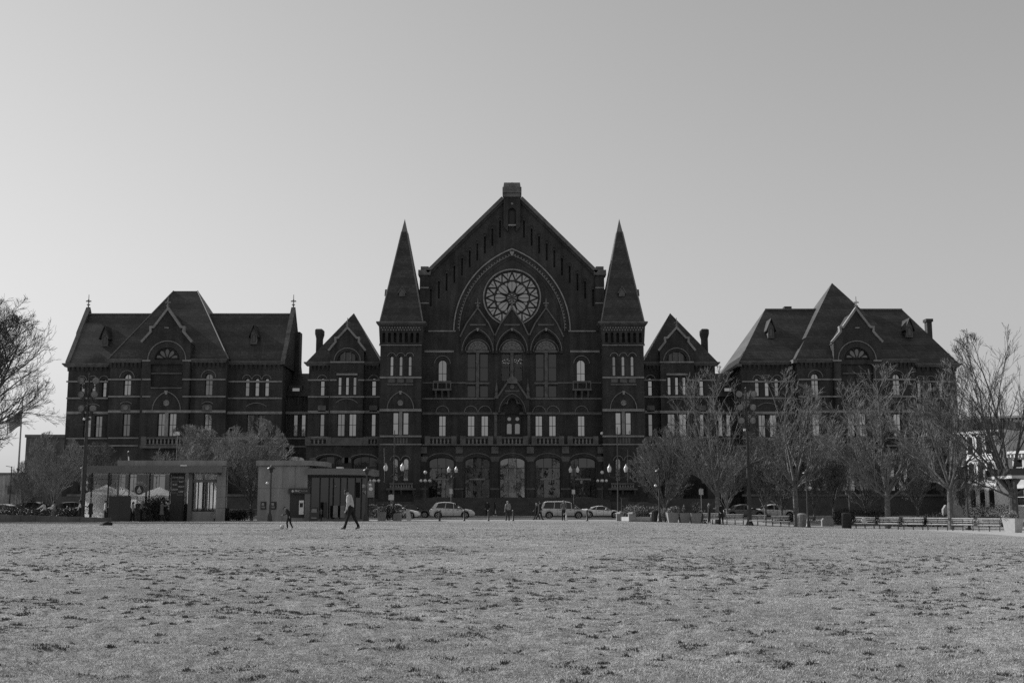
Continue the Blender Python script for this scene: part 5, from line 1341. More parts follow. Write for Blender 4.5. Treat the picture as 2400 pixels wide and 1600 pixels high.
# litter bins
BIN_D = mat('black_bin_paint', .02, rough=.5, var=.1); BIN_S = mat('silver_bin', .22, rough=.4, metal=.4, var=.15)
def bin_(px, Y, r, h, m, label, lid=None):
    x = PX(px, 1225, Y); t = thing('litter_bin', label, 'litter bin', (x, Y, gz(x, Y)), 0, 'round litter bins by the lawn path')
    MB().lathe([(r * .92, 0), (r, .05), (r, h * .85), (r * 1.06, h * .87), (r * 1.06, h * .93), (r * .96, h * .93), (r * .9, h * .6)], (0, 0, 0), 16).build('drum', m, t, smooth=True)
    MB().lathe([(r * 1.02, h * .9), (r * 1.08, h * .94), (r * .8, h * 1.0), (r * .45, h * 1.03), (r * .42, h * .99)], (0, 0, 0), 16).build('lid', lid or m, t, smooth=True)
    st = MB()
    for k in range(14): a = 2 * math.pi * k / 14; st.box(r * math.cos(a) - .02, r * math.cos(a) + .02, r * math.sin(a) - .02, r * math.sin(a) + .02, .06, h * .84)
    st.build('slats', m, t)
bin_(1537, 95.5, .3, 1.0, BIN_D, 'black litter bin beside the square planters'); bin_(1880, 94, .36, 1.15, BIN_S, 'silver litter bin with domed lid at the end of the short bench row', STEEL); bin_(1984, 92, .36, 1.25, BIN_D, 'black litter bin at the start of the long bench row')

# square planters
CONC = mat('pale_concrete', .42, rough=.75, var=.1, scale=3, bump=.1); CONC_D = mat('grey_concrete', .22, rough=.8, var=.15, scale=2, bump=.15)
SOIL = mat('soil', .05, var=.3, scale=12)
def planter(px, Y, w, h, rz, label, m, kind, seed):
    x = PX(px, 1225, Y); t = thing('planter', label, 'planter', (x, Y, gz(x, Y)), rz, 'tapered square planters')
    MB().frustum(-w * .38, w * .38, -w * .38, w * .38, 0, -w / 2, w / 2, -w / 2, w / 2, h).build('tub', m, t)
    r = MB()
    for a0, a1, b0, b1 in ((-1, 1, -1, -.86), (-1, 1, .86, 1), (-1, -.86, -.86, .86), (.86, 1, -.86, .86)): r.box(a0 * w * .515, a1 * w * .515, b0 * w * .515, b1 * w * .515, h + .002, h + .06)
    r.build('rim', m, t)
    MB().box(-w * .43, w * .43, -w * .43, w * .43, h - .02, h + .03).build('soil', SOIL, t)
    if kind == 'bush':
        lob = [(random.uniform(-.3, .3) * w, random.uniform(-.3, .3) * w, h + .25, w * .34, w * .34, .3) for _ in range(4)]
        leaves('plant', lob, 700, .06, LEAF_B, t, seed)
    elif kind == 'twiggy':
        lob = [(random.uniform(-.25, .25) * w, random.uniform(-.25, .25) * w, h + .4, w * .4, w * .4, .5) for _ in range(4)]; leaves('plant', lob, 320, .05, LEAF_D, t, seed)
        mb = MB()
        for k in range(16): a = rnd(0, 6.28); mb.tube([(0, 0, h - .02), (.2 * math.cos(a), .2 * math.sin(a), h + .45), (.42 * math.cos(a + .3), .42 * math.sin(a + .3), h + rnd(.6, .95))], [.014, .01, .005], 4)
        mb.build('stems', BARK_D, t)
    else:
        mb = MB(); mb.lathe([(.12, h - .01), (.16, h + .2), (.14, h + .4), (.05, h + .62), (.01, h + .8)], (0, 0, 0), 10); mb.build('conifer_core', LEAF, t, smooth=True); leaves('plant', [(0, 0, h + .3, .17, .17, .36)], 420, .05, LEAF, t, seed)
    return t
planter(1576, 94.5, .95, .8, R(4), 'leftmost of three square planters, with a spreading bush', CONC_D, 'bush', 1)
planter(1604, 94.3, .88, .78, R(4), 'middle of three square planters, with a small conifer', CONC_D, 'conifer', 2)
planter(1630, 94.0, .88, .8, R(4), 'rightmost of three square planters, with twiggy stems', CONC_D, 'twiggy', 3)
planter(2374, 79, 1.0, .9, R(32), 'large pale planter at the right edge by the bench row', CONC, 'bush', 4)
planter(1394 - 500, 101, .78, .72, R(2), 'plain square planter under the hedge left of the crossing', CONC_D, 'bush', 6)

# masonry bed with piers, right of the crossing
def masonry_bed():
    x0 = PX(1450, 1215, 99); t = thing('planting_bed', 'low pale masonry planting bed with capped piers right of the crossing', 'planting bed', (x0, 99, .0))
    def pier(x, y):
        m = MB(); m.box(x - .3, x + .3, y - .3, y + .3, 0, .62); m.lathe([(.44, .62), (.4, .68), (.28, .74), (.05, .78)], (x, y, 0), 4); m.build('pier', CONC_D, t)
    for x, y in ((.25, 1.6), (1.15, 0), (3.1, .4), (4.3, 2.0)): pier(x, y)
    for (xa, ya), (xb, yb) in (((.25, 1.6), (1.15, 0)), ((1.15, 0), (3.1, .4)), ((3.1, .4), (4.3, 2.0))):
        d = Vector((xb - xa, yb - ya, 0)); n = Vector((-d.y, d.x, 0)).normalized() * .16; u = d.normalized() * .3
        p = [(xa + u.x - n.x, ya + u.y - n.y), (xb - u.x - n.x, yb - u.y - n.y), (xb - u.x + n.x, yb - u.y + n.y), (xa + u.x + n.x, ya + u.y + n.y)]
        MB().prism_z(p, 0, .36).build('low_wall', CONC, t)
    MB().prism_z([(.5, 1.5), (1.3, .3), (3.0, .6), (4.0, 2.0), (3, 3.4), (1, 3)], .0, .3).build('soil', SOIL, t)
masonry_bed()
xb = PX(1487, 1200, 100.5); shrub(xb, 100.6, .25, 1.2, .7, 1.15, 'rounded leafy bush in the masonry bed right of the crossing', None, LEAF_B, 1500, .06, 3)
xb = PX(1527, 1200, 99.5); shrub(xb, 100.2, .0, .95, .7, 1.35, 'leafy bush behind the black litter bin', None, LEAF, 1500, .06, 4)
xb = PX(1556, 1200, 98); shrub(xb, 97.5, .0, .7, .55, 1.15, 'small leafy bush left of the square planters', None, LEAF_B, 900, .06, 8)
xb = PX(1652, 1205, 101.5); shrub(xb, 102, gz(xb, 102), 1.0, .6, 1.2, 'pale grassy bush behind the first bench', None, LEAF_B, 1000, .07, 12)
# hedge left of the crossing
xh = PX(903, 1200, 103.5); shrub(xh, 103.8, .0, 1.95, .8, 1.55, 'clipped dark hedge in front of the parked white car', None, LEAF_D, 4200, .06, 5, 'hedge')
xh = PX(931, 1200, 101); t = thing('boundary_stone', 'rounded grey stone block at the hedge end', 'stone', (xh, 101.2, .012)); MB().prism([(-.35, 0), (.35, 0), (.35, .5), (.2, .66), (-.2, .66), (-.35, .5)], -.25, .25).build('block', CONC_D, t)
xh = PX(960, 1200, 102); t = thing('boundary_stone', 'slanting pale stone slab beside the white car', 'stone', (xh - .1, 102.5, .012)); MB().prism([(-.18, 0), (.2, 0), (.02, 1.0), (-.25, 1.0)], -.3, .3).build('block', CONC, t)
# shrubs and beds on the right
for i, (px, Y, rx, h, m, lb) in enumerate(((1975, 103, 1.0, 1.6, LEAF_D, 'round dark shrub left of the black litter bin'), (2040, 103, 2.6, 1.7, LEAF_D, 'brown twiggy shrub mass behind the black litter bin'), (2130, 100, 2.4, .9, LEAF_D, 'low spreading evergreen behind the long bench row'),
        (2200, 100, 1.5, 1.2, LEAF_D, 'dark shrub at the foot of the corner tree'), (2300, 112, 4.2, 2.0, LEAF_D, 'long dark hedge in front of the white town house'), (2345, 100, 2.8, .7, LEAF_B, 'dry ornamental grasses behind the planter at the right edge'), (1850, 106, 1.8, 1.0, LEAF_D, 'low shrub behind the short bench row'))):
    xx = PX(px, 1210, Y); shrub(xx, Y, gz(xx, Y), rx, .8, h, lb, 'shrubs in the beds right of the hall', m, 2200, .07, 20 + i)
for px, Y, lb in ((1938, 101, 'white topped stone marker left of the black litter bin'), (2232, 100, 'rounded memorial slab behind the corner tree')):
    x = PX(px, 1200, Y); t = thing('stone_marker', lb, 'stone', (x, Y, gz(x, Y))); w, h = (.5, .75) if px < 2000 else (.85, 1.9)
    MB().prism([(-w, 0), (w, 0), (w, h * .8), (w * .7, h), (-w * .7, h), (-w, h * .8)], -.2, .2).build('slab', CONC_D, t)
x = PX(2318, 1200, 95); t = thing('reading_board', 'dark slanted information board on a low stand', 'sign', (x, 95, gz(x, 95))); MB().box(-.65, .65, -.02, .02, -.3, .3).build('board', IRON, t, loc=(0, 0, .75), rot=(R(-50), 0, 0)); MB().tube([(0, .05, 0), (0, 0, .75)], .05, 6).build('stand', IRON, t)
# flat roofed shelter cutting in at the right edge
x = PX(2372, 1100, 84); t = thing('shelter', 'dark flat roofed shelter cut by the right edge', 'shelter', (x, 84, gz(x, 84)), 0)
MB().box(-.3, 7, -.5, 4, 4.02, 4.5).build('roof', IRON2, t); MB().box(-.28, 7, -.48, 4, 3.8, 4.015).build('soffit', CONC, t)
for dx in (.15, 5): MB().tube([(dx, 0, 0), (dx, 0, 3.8)], .13, 8).build('post', IRON, t)
# low stone wall at the left
STW = mat('low_wall_stone', .13, rough=.85, var=.35, scale=.9, bump=.3, bscale=6)
wx0, wx1 = PX(-60, 1210, 90), PX(258, 1210, 90.5)
lw = thing('low_wall', 'low dark stone wall along the lawn edge at the left', 'wall', ((wx0 + wx1) / 2, 90.6, 0)); n = 9; ww = (wx1 - wx0) / n
for i in range(n):
    x0 = wx0 - (wx0 + wx1) / 2 + i * ww; z0 = gz(wx0 + i * ww, 90.6)
    MB().box(x0 + .008, x0 + ww - .008, -.25, .25, z0 - .2, .62 - .035 * max(0, i - 1) + rnd(-.006, .006)).build('block', STW, lw)
# traffic box, signs and poles along the road
SIGNW = mat('sign_white', .55, rough=.5, var=.1)
for px, py, Y, w, h, pole, lb in ((917, 1165, 107.5, .5, .5, 1.9, 'white topped cabinet sign at the foot of the left lantern lamp'), (1057, 1151, 131.5, .36, .55, 2.9, 'small pale parking sign above the silver crossover car'), (1344, 1152, 131.5, .36, .5, 2.9, 'small pale parking sign above the silver minivan'),
        (1643, 1152, 109, .4, .55, 2.9, 'small pale street sign behind the leftmost bench tree'), (1989, 1154, 109, .65, .5, 3.0, 'pale square sign behind the black litter bin')):
    x, z = P(px, py, Y); sign_plate('street_sign', lb, x, Y, z, w, h, SIGNW, z + h * .6, 'small signs along the road')
x = PX(1458, 1200, 109); t = thing('signal_cabinet', 'dark traffic signal cabinet on the right lantern lamp', 'cabinet', (x, 108.6, .012)); mb = MB(); mb.box(-.1, .55, -.2, .2, 0, 2.0); mb.box(-.14, .59, -.24, .24, 2.0, 2.08); mb.build('case', IRON, t); MB().box(0, .45, -.225, -.2, .3, 1.8).build('door', IRON2, t)
# flag pole and street poles at far left
x = PX(38, 1180, 118); t = thing('flagpole', 'flagpole with a striped flag at the far left', 'flagpole', (x, 118, 0)); mb = MB(); mb.lathe([(.2, 0), (.16, .4), (.13, .5), (.06, 12.3), (.05, 12.4)], (0, 0, 0), 8); mb.ball((0, 0, 12.5), .12, 8, 6); mb.build('pole', STEEL, t)
FLAG_L, FLAG_D = mat('flag_light', .35, var=.05), mat('flag_dark', .12, var=.05)
def flag_pt(u, v): return (-1.5 * u - .1, .35 * math.sin(u * 7 + v), 11.2 - 1.7 * v - 1.1 * u + .16 * math.sin(u * 9))
for k in range(13):
    mb = MB(); n = 14
    for i in range(n):
        a, b_ = i / n, (i + 1) / n; mb.add([flag_pt(a, k / 13), flag_pt(b_, k / 13), flag_pt(b_, (k + 1) / 13), flag_pt(a, (k + 1) / 13)], [(0, 1, 2, 3)])
    f = mb.build('flag_stripe', FLAG_D if k % 2 == 0 else FLAG_L, t); f.modifiers.new('thick', 'SOLIDIFY').thickness = .012
mb = MB()
for i in range(6): a, b_ = i / 14, (i + 1) / 14; mb.add([tuple(Vector(flag_pt(u, v)) + Vector((0, -.02, 0))) for u, v in ((a, 0), (b_, 0), (b_, 7 / 13), (a, 7 / 13))], [(0, 1, 2, 3)])
mb.build('flag_canton', FLAG_D, t)
for px, Y, h, lb in ((22, 120, 5.4, 'short dark lamp pole left of the flagpole'),):
    x = PX(px, 1180, Y); t = thing('street_pole', lb, 'pole', (x, Y, 0)); MB().lathe([(.12, 0), (.09, .4), (.05, h)], (0, 0, 0), 8).build('pole', IRON, t); MB().tube([(0, 0, h - .05), (-.6, 0, h + .05)], .03, 5).build('arm', IRON, t)
# a small dark heap on the grass
x, y = PX(249, 1232, 60), 60.0; z = lawn_z1(x, y); t = thing('dark_heap', 'small dark heap on the lawn before the left pavilion', 'clothing', (x, y, z - .03)); mb = MB(); mb.ball((0, 0, .06), .24, 12, 8, .75); mb.ball((.17, .05, .1), .15, 10, 6, .7); mb.ball((-.22, 0, .03), .16, 10, 6, .5); mb.build('lumps', mat('black_heap', .02, rough=.9, var=.3, scale=9), t, smooth=True)
# ------------------------------------------------------------------ the two park pavilions
PANEL = mat('pavilion_cladding', .25, rough=.55, var=.2, scale=1.3, stretch=(1.5, 1.5, .35), bump=.05); PANEL_D = mat('pavilion_canopy', .15, rough=.5, var=.1, scale=2); DARKP = mat('dark_panel', .05, rough=.6, var=.1)
SIGNG = mat('sign_lettering', .5, rough=.5, var=.03); NEON = mat('sign_grey', .3, rough=.5, var=.03)
def text(body, x, y, z, size, m, parent, name='lettering', align='CENTER', bold=0.0):
    c = bpy.data.curves.new(name, 'FONT'); c.body = body; c.size = size; c.align_x = align; c.align_y = 'CENTER'; c.extrude = .01; c.offset = bold
    tmp = bpy.data.objects.new('tmp', c); COL.objects.link(tmp); tmp.update_tag()
    me = bpy.data.meshes.new_from_object(tmp.evaluated_get(bpy.context.evaluated_depsgraph_get())); bpy.data.objects.remove(tmp); me.materials.clear(); me.materials.append(m)
    o = bpy.data.objects.new(name, me); COL.objects.link(o); o.parent = parent
    o.location = Vector((x, y, z)) - Vector(parent.location) if parent.get('world_parts') else (x, y, z); o.rotation_euler = (math.pi / 2, 0, 0)
    return o
def cloth_mat():
    m = mat('tent_cloth', .8, rough=.8, var=.05); t = m.node_tree; o = [n for n in t.nodes if n.type == 'OUTPUT_MATERIAL'][0]; b = t.nodes['Principled BSDF']
    tr = t.nodes.new('ShaderNodeBsdfTranslucent'); tr.inputs[0].default_value = (.8, .8, .8, 1); mx = t.nodes.new('ShaderNodeMixShader'); mx.inputs[0].default_value = .7
    t.links.new(b.outputs[0], mx.inputs[1]); t.links.new(tr.outputs[0], mx.inputs[2]); t.links.new(mx.outputs[0], o.inputs[0]); return m
TENT = cloth_mat()
def bar_pavilion():
    Y = 97.0; x = lambda px: PX(px, 1150, Y); z = lambda py: PZ(py, Y)
    T = thing('bar_pavilion', 'long flat roofed glass bar pavilion with beer signs on its windows', 'pavilion', (x(365), Y, 0), world=True)
    B = lambda n, px0, px1, py0, py1, y0, y1, m: MB().box(x(px0), x(px1), Y + y0, Y + y1, max(z(py1), 0), z(py0)).build(n, m, T)
    xe = lambda px, dy: PX(px, 1150, Y + dy)          # the end of the building splays with the path
    MB().prism_z([(xe(198, -1.2), Y - 1.2), (xe(519, -1.2), Y - 1.2), (xe(517, 5), Y + 5), (xe(198, 5), Y + 5)], z(1108), z(1092)).build('canopy', PANEL_D, T)
    MB().prism_z([(xe(272, -.4), Y - .4), (xe(529, -.4), Y - .4), (xe(526, 5.6), Y + 5.6), (xe(272, 5.6), Y + 5.6)], z(1092) + .004, z(1079)).build('roof', PANEL, T)
    MB().prism_z([(xe(507, -.5), Y - .5), (xe(529, -.5), Y - .5), (xe(526, 5.4), Y + 5.4), (xe(507, 5.4), Y + 5.4)], 0, z(1093.5)).build('end_wall', PANEL, T)
    for py in (1115, 1140, 1165, 1190): MB().box(xe(507.5, -.5), xe(528.5, -.5), Y - .506, Y - .498, z(py) - .008, z(py) + .008).build('panel_joint', DARKP, T)
    B('low_wall', 449, 505, 1198, 1224, -.1, .2, PANEL)
    B('fascia', 449, 506, 1123, 1130, -.12, .1, PANEL_D)
    for px in (214, 253.5, 302.6, 350, 398, 431): B('mullion', px - 1, px + 1, 1108.5, 1224, -.06, .06, FRAME)
    B('post', 443, 452, 1108.5, 1224, -.3, .2, PANEL_D)
    B('solid_panel', 400, 430, 1108.5, 1224, .0, .12, DARKP)
    for a, b in ((215, 252.5), (254.5, 301.6), (303.6, 349), (351, 397)): B('glass_panel', a, b, 1108.5, 1222, .02, .035, CLEAR)
    B('glass_door', 432.2, 442.5, 1110, 1196, .02, .035, CLEAR)
    for a, b in ((453, 476), (482, 500)):
        w = B('window', a, b, 1195, 1197, .0, .1, FRAME)
        for q in (a, (a + b) / 2, b): MB().box(x(q) - .04, x(q) + .04, Y, Y + .1, z(1195), z(1130)).build('frame', FRAME, w, loc=(0, 0, 0))
        for q0, q1 in ((a + .6, (a + b) / 2 - .6), ((a + b) / 2 + .6, b - .6)): MB().box(x(q0), x(q1), Y + .04, Y + .05, z(1194.5), z(1131)).build('pane', CLEAR, w, loc=(0, 0, 0))
    B('transom_glass', 453, 500, 1110, 1122, .03, .04, CLEAR)
    MB().box(x(199), x(505), Y + 4.9, Y + 5.0, z(1222), z(1190)).build('back_counter', DARKP, T)
    for px in (230, 300, 370, 440): B('back_post', px - 2, px + 2, 1108.5, 1224, 4.8, 4.95, FRAME)
    B('bar_counter', 306, 440, 1180, 1224, 1.4, 2.0, DARKP)
    for a, b in ((432, 443), (453, 476), (481, 501)):
        bl = MB().box(x(a) * 1.04, x(b) * 1.04, Y + 4.86, Y + 4.88, z(1196), z(1112)).build('roller_blind', TENT, T)
    # writing on the glass
    yy = Y - .02
    text('Heineken', x(228), yy, z(1149), .36, NEON, T)
    st = MB(); cx, cz = x(229), z(1138); pts = [(cx + (.3 if k % 2 == 0 else .12) * math.sin(math.pi * k / 5), cz + (.3 if k % 2 == 0 else .12) * math.cos(math.pi * k / 5)) for k in range(10)]
    st.prism(pts, yy - .01, yy + .01); st.build('star_emblem', NEON, T)
    cx, cz = x(278), z(1144); sh = [(cx - .62, cz + .3), (cx, cz + .62), (cx + .62, cz + .3)] + [(cx + .62 * math.cos(R(t)), cz + .15 + .75 * math.sin(R(t))) for t in range(-15, -90, -15)] + [(cx, cz - .72)] + [(cx - .62 * math.cos(R(t)), cz + .15 + .75 * math.sin(R(t))) for t in range(-75, 0, 15)]
    MB().ribbon(sh, .04, yy - .01, yy + .01, close=True).build('shield_emblem', NEON, T); text('50W', cx, yy, cz - .02, .46, NEON, T)
    cx, cz = x(326.5), z(1147); ring = [(cx + .4 * math.cos(R(t)), cz + .4 * math.sin(R(t))) for t in range(0, 360, 20)]
    MB().ribbon(ring, -.05, yy - .012, yy + .01, close=True).build('round_emblem', NEON, T); MB().prism(ring, yy - .002, yy + .01).build('round_emblem', DARKP, T)
    dp = [(cx + .19 * math.cos(R(t)), cz - .12 + .17 * math.sin(R(t))) for t in range(-180, 1, 20)] + [(cx + .08, cz + .12), (cx, cz + .3), (cx - .08, cz + .12)]
    MB().prism(dp, yy - .014, yy - .004).build('drop_emblem', SIGNG, T)
    for q in (-.07, .07): MB().ball((cx + q, yy - .02, cz - .12), .04, 8, 6).build('drop_emblem', DARKP, T)
    word = 'RHINEGEIST'
    for k, ch in enumerate(word):
        t = R(150 - 120 * k / (len(word) - 1)); o = text(ch, cx + .62 * math.cos(t), yy, cz + .62 * math.sin(t), .2, SIGNG, T, bold=.008); o.rotation_euler = (math.pi / 2, -(t - math.pi / 2), 0)
    text('CONEY', x(411), Y - .02, z(1118.5), .17, SIGNG, T, bold=.004); text('KINGS', x(424), Y - .02, z(1118.5), .17, SIGNG, T, bold=.006)
    for px, py, ws in ((410, 1141, ('BUD', 'LIGHT')), (424.5, 1140, ('BUD', 'LIGHT', 'LIME'))):
        h = .42 * len(ws)
        MB().box(x(px) - .3, x(px) + .3, Y - .04, Y - .005, z(py) - h / 2 - .06, z(py) + h / 2 + .06).build('beer_sign', NEON, T)
        MB().box(x(px) - .27, x(px) + .27, Y - .05, Y - .041, z(py) - h / 2 - .03, z(py) + h / 2 + .03).build('beer_sign_face', DARKP, T)
        for k, wd in enumerate(ws): text(wd, x(px), Y - .055, z(py) + h / 2 - .21 - .42 * k, .19, SIGNG, T, bold=.004)
    for py in (1190, 1206): text('OPEN', x(508.5), Y - .52, z(py), .2, SIGNG, T).rotation_euler = (math.pi / 2, math.pi / 2, 0)
    MB().ball((x(521), Y - 1.0, z(1109)), .17, 8, 6).build('speaker', IRON, T)
    MB().box(x(430), x(445), Y - 1.24, Y - 1.2, z(1093), z(1090)).build('canopy_light', WHITE, T)
    return T
bar_pavilion()
# screen in front of the bar, roof light
x = PX(277, 1200, 94.5); t = thing('screen_panel', 'plain dark square screen standing before the bar windows', 'screen', (x, 94.8, gz(x, 94.8))); MB().box(-.9, -.005, -.05, .05, 0, 2.1).build('board', DARKP, t); MB().box(.005, .9, -.05, .05, 0, 2.1).build('board', DARKP, t)
x = PX(307, 1070, 99); t = thing('spotlight', 'small dark spotlight on the bar pavilion roof', 'spotlight', (x, 98.5, PZ(1079, 97))); MB().tube([(0, 0, 0), (-.05, 0, .45)], .05, 6).build('stem', WHITE, t); MB().lathe([(.06, 0), (.16, .15), (.18, .4), (.1, .5)], (0, 0, .4), 8).build('head', IRON, t)
for px, py, lb in ((416, 1016, 'pale square roof lamp seen above the bar pavilion'),):
    x, z = P(px, py, 110); t = thing('pole_lamp', lb, 'lamp', (x, 110, 0)); MB().tube([(0, 0, 0), (0, 0, z - .1)], .045, 6).build('pole', STEEL, t); MB().box(-.25, .2, -.12, .12, z - .15, z + .2).build('lamp_head', WHITE, t)
x, z = P(537, 1003, 108); t = thing('pole_lamp', 'thin grey lamp pole between the two rounded trees', 'lamp', (x, 108, 0)); MB().tube([(0, 0, 0), (0, 0, z)], [.06, .04], 6).build('pole', STEEL, t); MB().tube([(0, 0, z), (.35, 0, z + .05)], .03, 5).build('lamp_arm', STEEL, t)

# white marquee and trailer seen through the bar
def tent(px, Y, w, d, h, ridge, label):
    x = PX(px, 1170, Y); t = thing('canopy_tent', label, 'tent', (x, Y, .01), 0, 'white tents behind the bar pavilion')
    m = MB(); m.add([(-w, -d, h), (w, -d, h), (w, d, h), (-w, d, h), (0, 0, h + ridge)], [(0, 1, 4), (1, 2, 4), (2, 3, 4), (3, 0, 4)]); r = m.build('tent_roof', TENT, t); r.modifiers.new('thick', 'SOLIDIFY').thickness = .015
    v = MB(); 
    for (xa, ya), (xb, yb) in (((-w, -d), (w, -d)), ((w, -d), (w, d)), ((w, d), (-w, d)), ((-w, d), (-w, -d))): v.add([(xa, ya, h - .35), (xb, yb, h - .35), (xb, yb, h), (xa, ya, h)], [(0, 1, 2, 3)])
    vo = v.build('valance', TENT, t); vo.modifiers.new('thick', 'SOLIDIFY').thickness = .015
    wl = MB().add([(-w, d, .05), (w, d, .05), (w, d, h - .36), (-w, d, h - .36)], [(0, 1, 2, 3)]).build('side_wall', TENT, t); wl.modifiers.new('thick', 'SOLIDIFY').thickness = .015
    fw = MB().add([(-w, -d, .05), (w * .55, -d, .05), (w * .55, -d, h - .36), (-w, -d, h - .36)], [(0, 1, 2, 3)]).build('front_wall', TENT, t); fw.modifiers.new('thick', 'SOLIDIFY').thickness = .012
    for q in (-1, 1):
        for s_ in (-1, 1): MB().tube([(q * w * .98, s_ * d * .98, 0), (q * w * .98, s_ * d * .98, h)], .03, 6).build('leg', STEEL, t)
tent(248, 105, 1.6, 1.4, 2.3, .9, 'white tent behind the script lettering on the bar window'); tent(283, 105.5, 1.35, 1.4, 2.25, .8, 'white tent behind the shield emblem on the bar window'); tent(372, 105, 1.6, 1.3, 2.2, .8, 'white tent behind the dark round shrub at the bar')

def bank_kiosk():
    Y = 97.0; x = lambda px: PX(px, 1150, Y); z = lambda py: PZ(py, Y)
    T = thing('bank_kiosk', 'pale bank kiosk with glass front and flat angled canopy', 'kiosk', (x(730), Y, 0), world=True)
    def pz(n, pts, py0, py1, m): return MB().prism_z([(x(a), Y + b) for a, b in pts], max(0, z(py1)), z(py0)).build(n, m, T)
    pz('wall', ((604, 0), (720, 0), (720, 5), (604, 5)), 1091, 1224, PANEL)
    pz('roof', ((600, -.3), (722, -.3), (752, 2.5), (752, 5.4), (600, 5.4)), 1079, 1090.5, PANEL)
    pz('canopy', ((719.6, -.9), (812, -.9), (872, 1.2), (872, 5), (719.6, 5)), 1098, 1112.5, PANEL_D)
    pz('canopy_wall', ((721, 0.1), (858, 2.6), (858, 4.6), (721, 4.6)), 1113, 1118, DARKP)
    for q in (633, 662, 691): pz('panel_joint', ((q - .2, -.006), (q + .2, -.006), (q + .2, .002), (q - .2, .002)), 1092, 1144, DARKP)
    pz('panel_joint', ((604.3, -.006), (719.5, -.006), (719.5, .002), (604.3, .002)), 1143.6, 1144, DARKP)
    pz('sign_band', ((678, -.35), (728, -.35), (728, .1), (678, .1)), 1144.5, 1156.5, DARKP)
    text('PNC', x(699.5), Y - .37, z(1150.5), .24, SIGNG, T, bold=.006); text('BANK', x(715.5), Y - .37, z(1150.5), .22, NEON, T)
    MB().lathe([(.1, 0), (.1, .02), (.05, .03)], (0, 0, 0), 12).build('bank_emblem', SIGNG, T, loc=Vector((x(688), Y - .36, z(1150.5))) - Vector(T.location), rot=(math.pi / 2, 0, 0))
    pz('alcove', ((680, -.012), (717, -.012), (717, .02), (680, .02)), 1157, 1213, DARKP)
    pz('cash_machine', ((703, -.25), (714, -.25), (714, .0), (703, .0)), 1172, 1205, WHITE)
    pz('cash_machine_screen', ((705, -.27), (712, -.27), (712, -.255), (705, -.255)), 1178, 1188, FRAME)
    pz('pier', ((716, -.3), (728, -.3), (728, .2), (716, .2)), 1157, 1224, PANEL_D)
    for i, (a, b) in enumerate(((612.5, 625), (635.5, 649))):
        pz('poster_frame', ((a, -.06), (b, -.06), (b, 0), (a, 0)), 1175, 1193, FRAME)
        pz('poster', ((a + 2, -.075), (a + 8, -.075), (a + 8, -.062), (a + 2, -.062)), 1178, 1184, NEON)
        pz('poster', ((a + 2, -.075), (a + 10, -.075), (a + 10, -.062), (a + 2, -.062)), 1186, 1190, CONC_D)
    for i, px in enumerate((728, 748, 768, 793, 808, 826, 840, 856)):
        yo = .2 + (px - 728) / 128 * 2.2
        pz('mullion', ((px - 1, yo - .05), (px + 1, yo - .05), (px + 1, yo + .05), (px - 1, yo + .05)), 1118.5, 1216, FRAME)
    seg = (728, 748, 768, 793, 808, 826, 840, 856)
    for a, b in zip(seg, seg[1:]):
        ya, yb = .2 + (a - 728) / 128 * 2.2, .2 + (b - 728) / 128 * 2.2
        pz('glass_panel', ((a + 1.2, ya), (b - 1.2, yb), (b - 1.2, yb + .02), (a + 1.2, ya + .02)), 1119, 1216, GLASS_D)
    pz('sill', ((728, .1), (857, 2.5), (857, 2.7), (728, .3)), 1216.2, 1224, PANEL_D)
    for a, b in ((843.5, 1137), (851, 1152), (850, 1139), (844, 1150)):
        r = .16 if a in (843.5, 851) else .1
        MB().lathe([(r, 0), (r, .02), (.01, .03)], (0, 0, 0), 14).build('dot_decal', SIGNG if r > .12 else NEON, T, loc=Vector((x(a), Y + 2.1, z(b))) - Vector(T.location), rot=(math.pi / 2, 0, 0))
    for a, b, n in ((758, 765, 'leaflet_stand'), (779, 789, 'leaflet_stand'), (795, 804, 'leaflet_stand')):
        h = 1184 if a > 770 else 1176
        pz(n, ((a, -.25 + (a - 728) / 58), (b, -.25 + (b - 728) / 58), (b, -.1 + (b - 728) / 58), (a, -.1 + (a - 728) / 58)), h, 1212, CONC_D if a > 760 else DARKP)
    MB().box(x(785), x(798), Y + .5, Y + 1.6, z(1097.5), z(1093)).build('roof_unit', WHITE, T)
    return T
bank_kiosk()
x = PX(735, 1200, 95); t = thing('notice_board', 'small dark free standing notice board at the bank kiosk', 'sign', (x, 95.2, gz(x, 95.2))); MB().box(-.32, .32, -.03, .03, .08, 1.2).build('board', IRON, t, rot=(R(-6), 0, 0)); MB().box(-.22, .22, -.045, -.032, .75, 1.05).build('poster', CONC_D, t, rot=(R(-6), 0, 0)); MB().box(-.22, .22, -.045, -.032, .25, .36).build('poster', CONC_D, t, rot=(R(-6), 0, 0))
for q in (-.25, .25): MB().tube([(q, .3, 0), (q, .0, 1.1)], .02, 5).build('leg', IRON, t)
x, z = P(869, 1148, 98); t = thing('banner_sign', 'grey hanging banner with a white sun emblem right of the bank kiosk', 'sign', (x, 98, 0)); MB().tube([(-.35, 0, 0), (-.35, 0, z + .9)], .04, 6).build('post', IRON, t)
MB().box(-.3, .3, -.02, .02, z - .62, z + .72).build('banner', CONC_D, t); MB().lathe([(.17, 0), (.17, .02), (.01, .03)], (0, 0, 0), 12).build('sun_emblem', WHITE, t, loc=(0, -.025, z + .1), rot=(math.pi / 2, 0, 0))
for zz in (-.2, -.36): MB().box(-.2, .2, -.035, -.022, z + zz - .04, z + zz + .03).build('text_line', NEON, t)
xs = PX(367, 1200, 94.6); shrub(xs, 95.0, gz(xs, 95), 1.15, .7, 2.25, 'dense dark round shrub at the bar counter', None, LEAF_D, 5200, .06, 9)
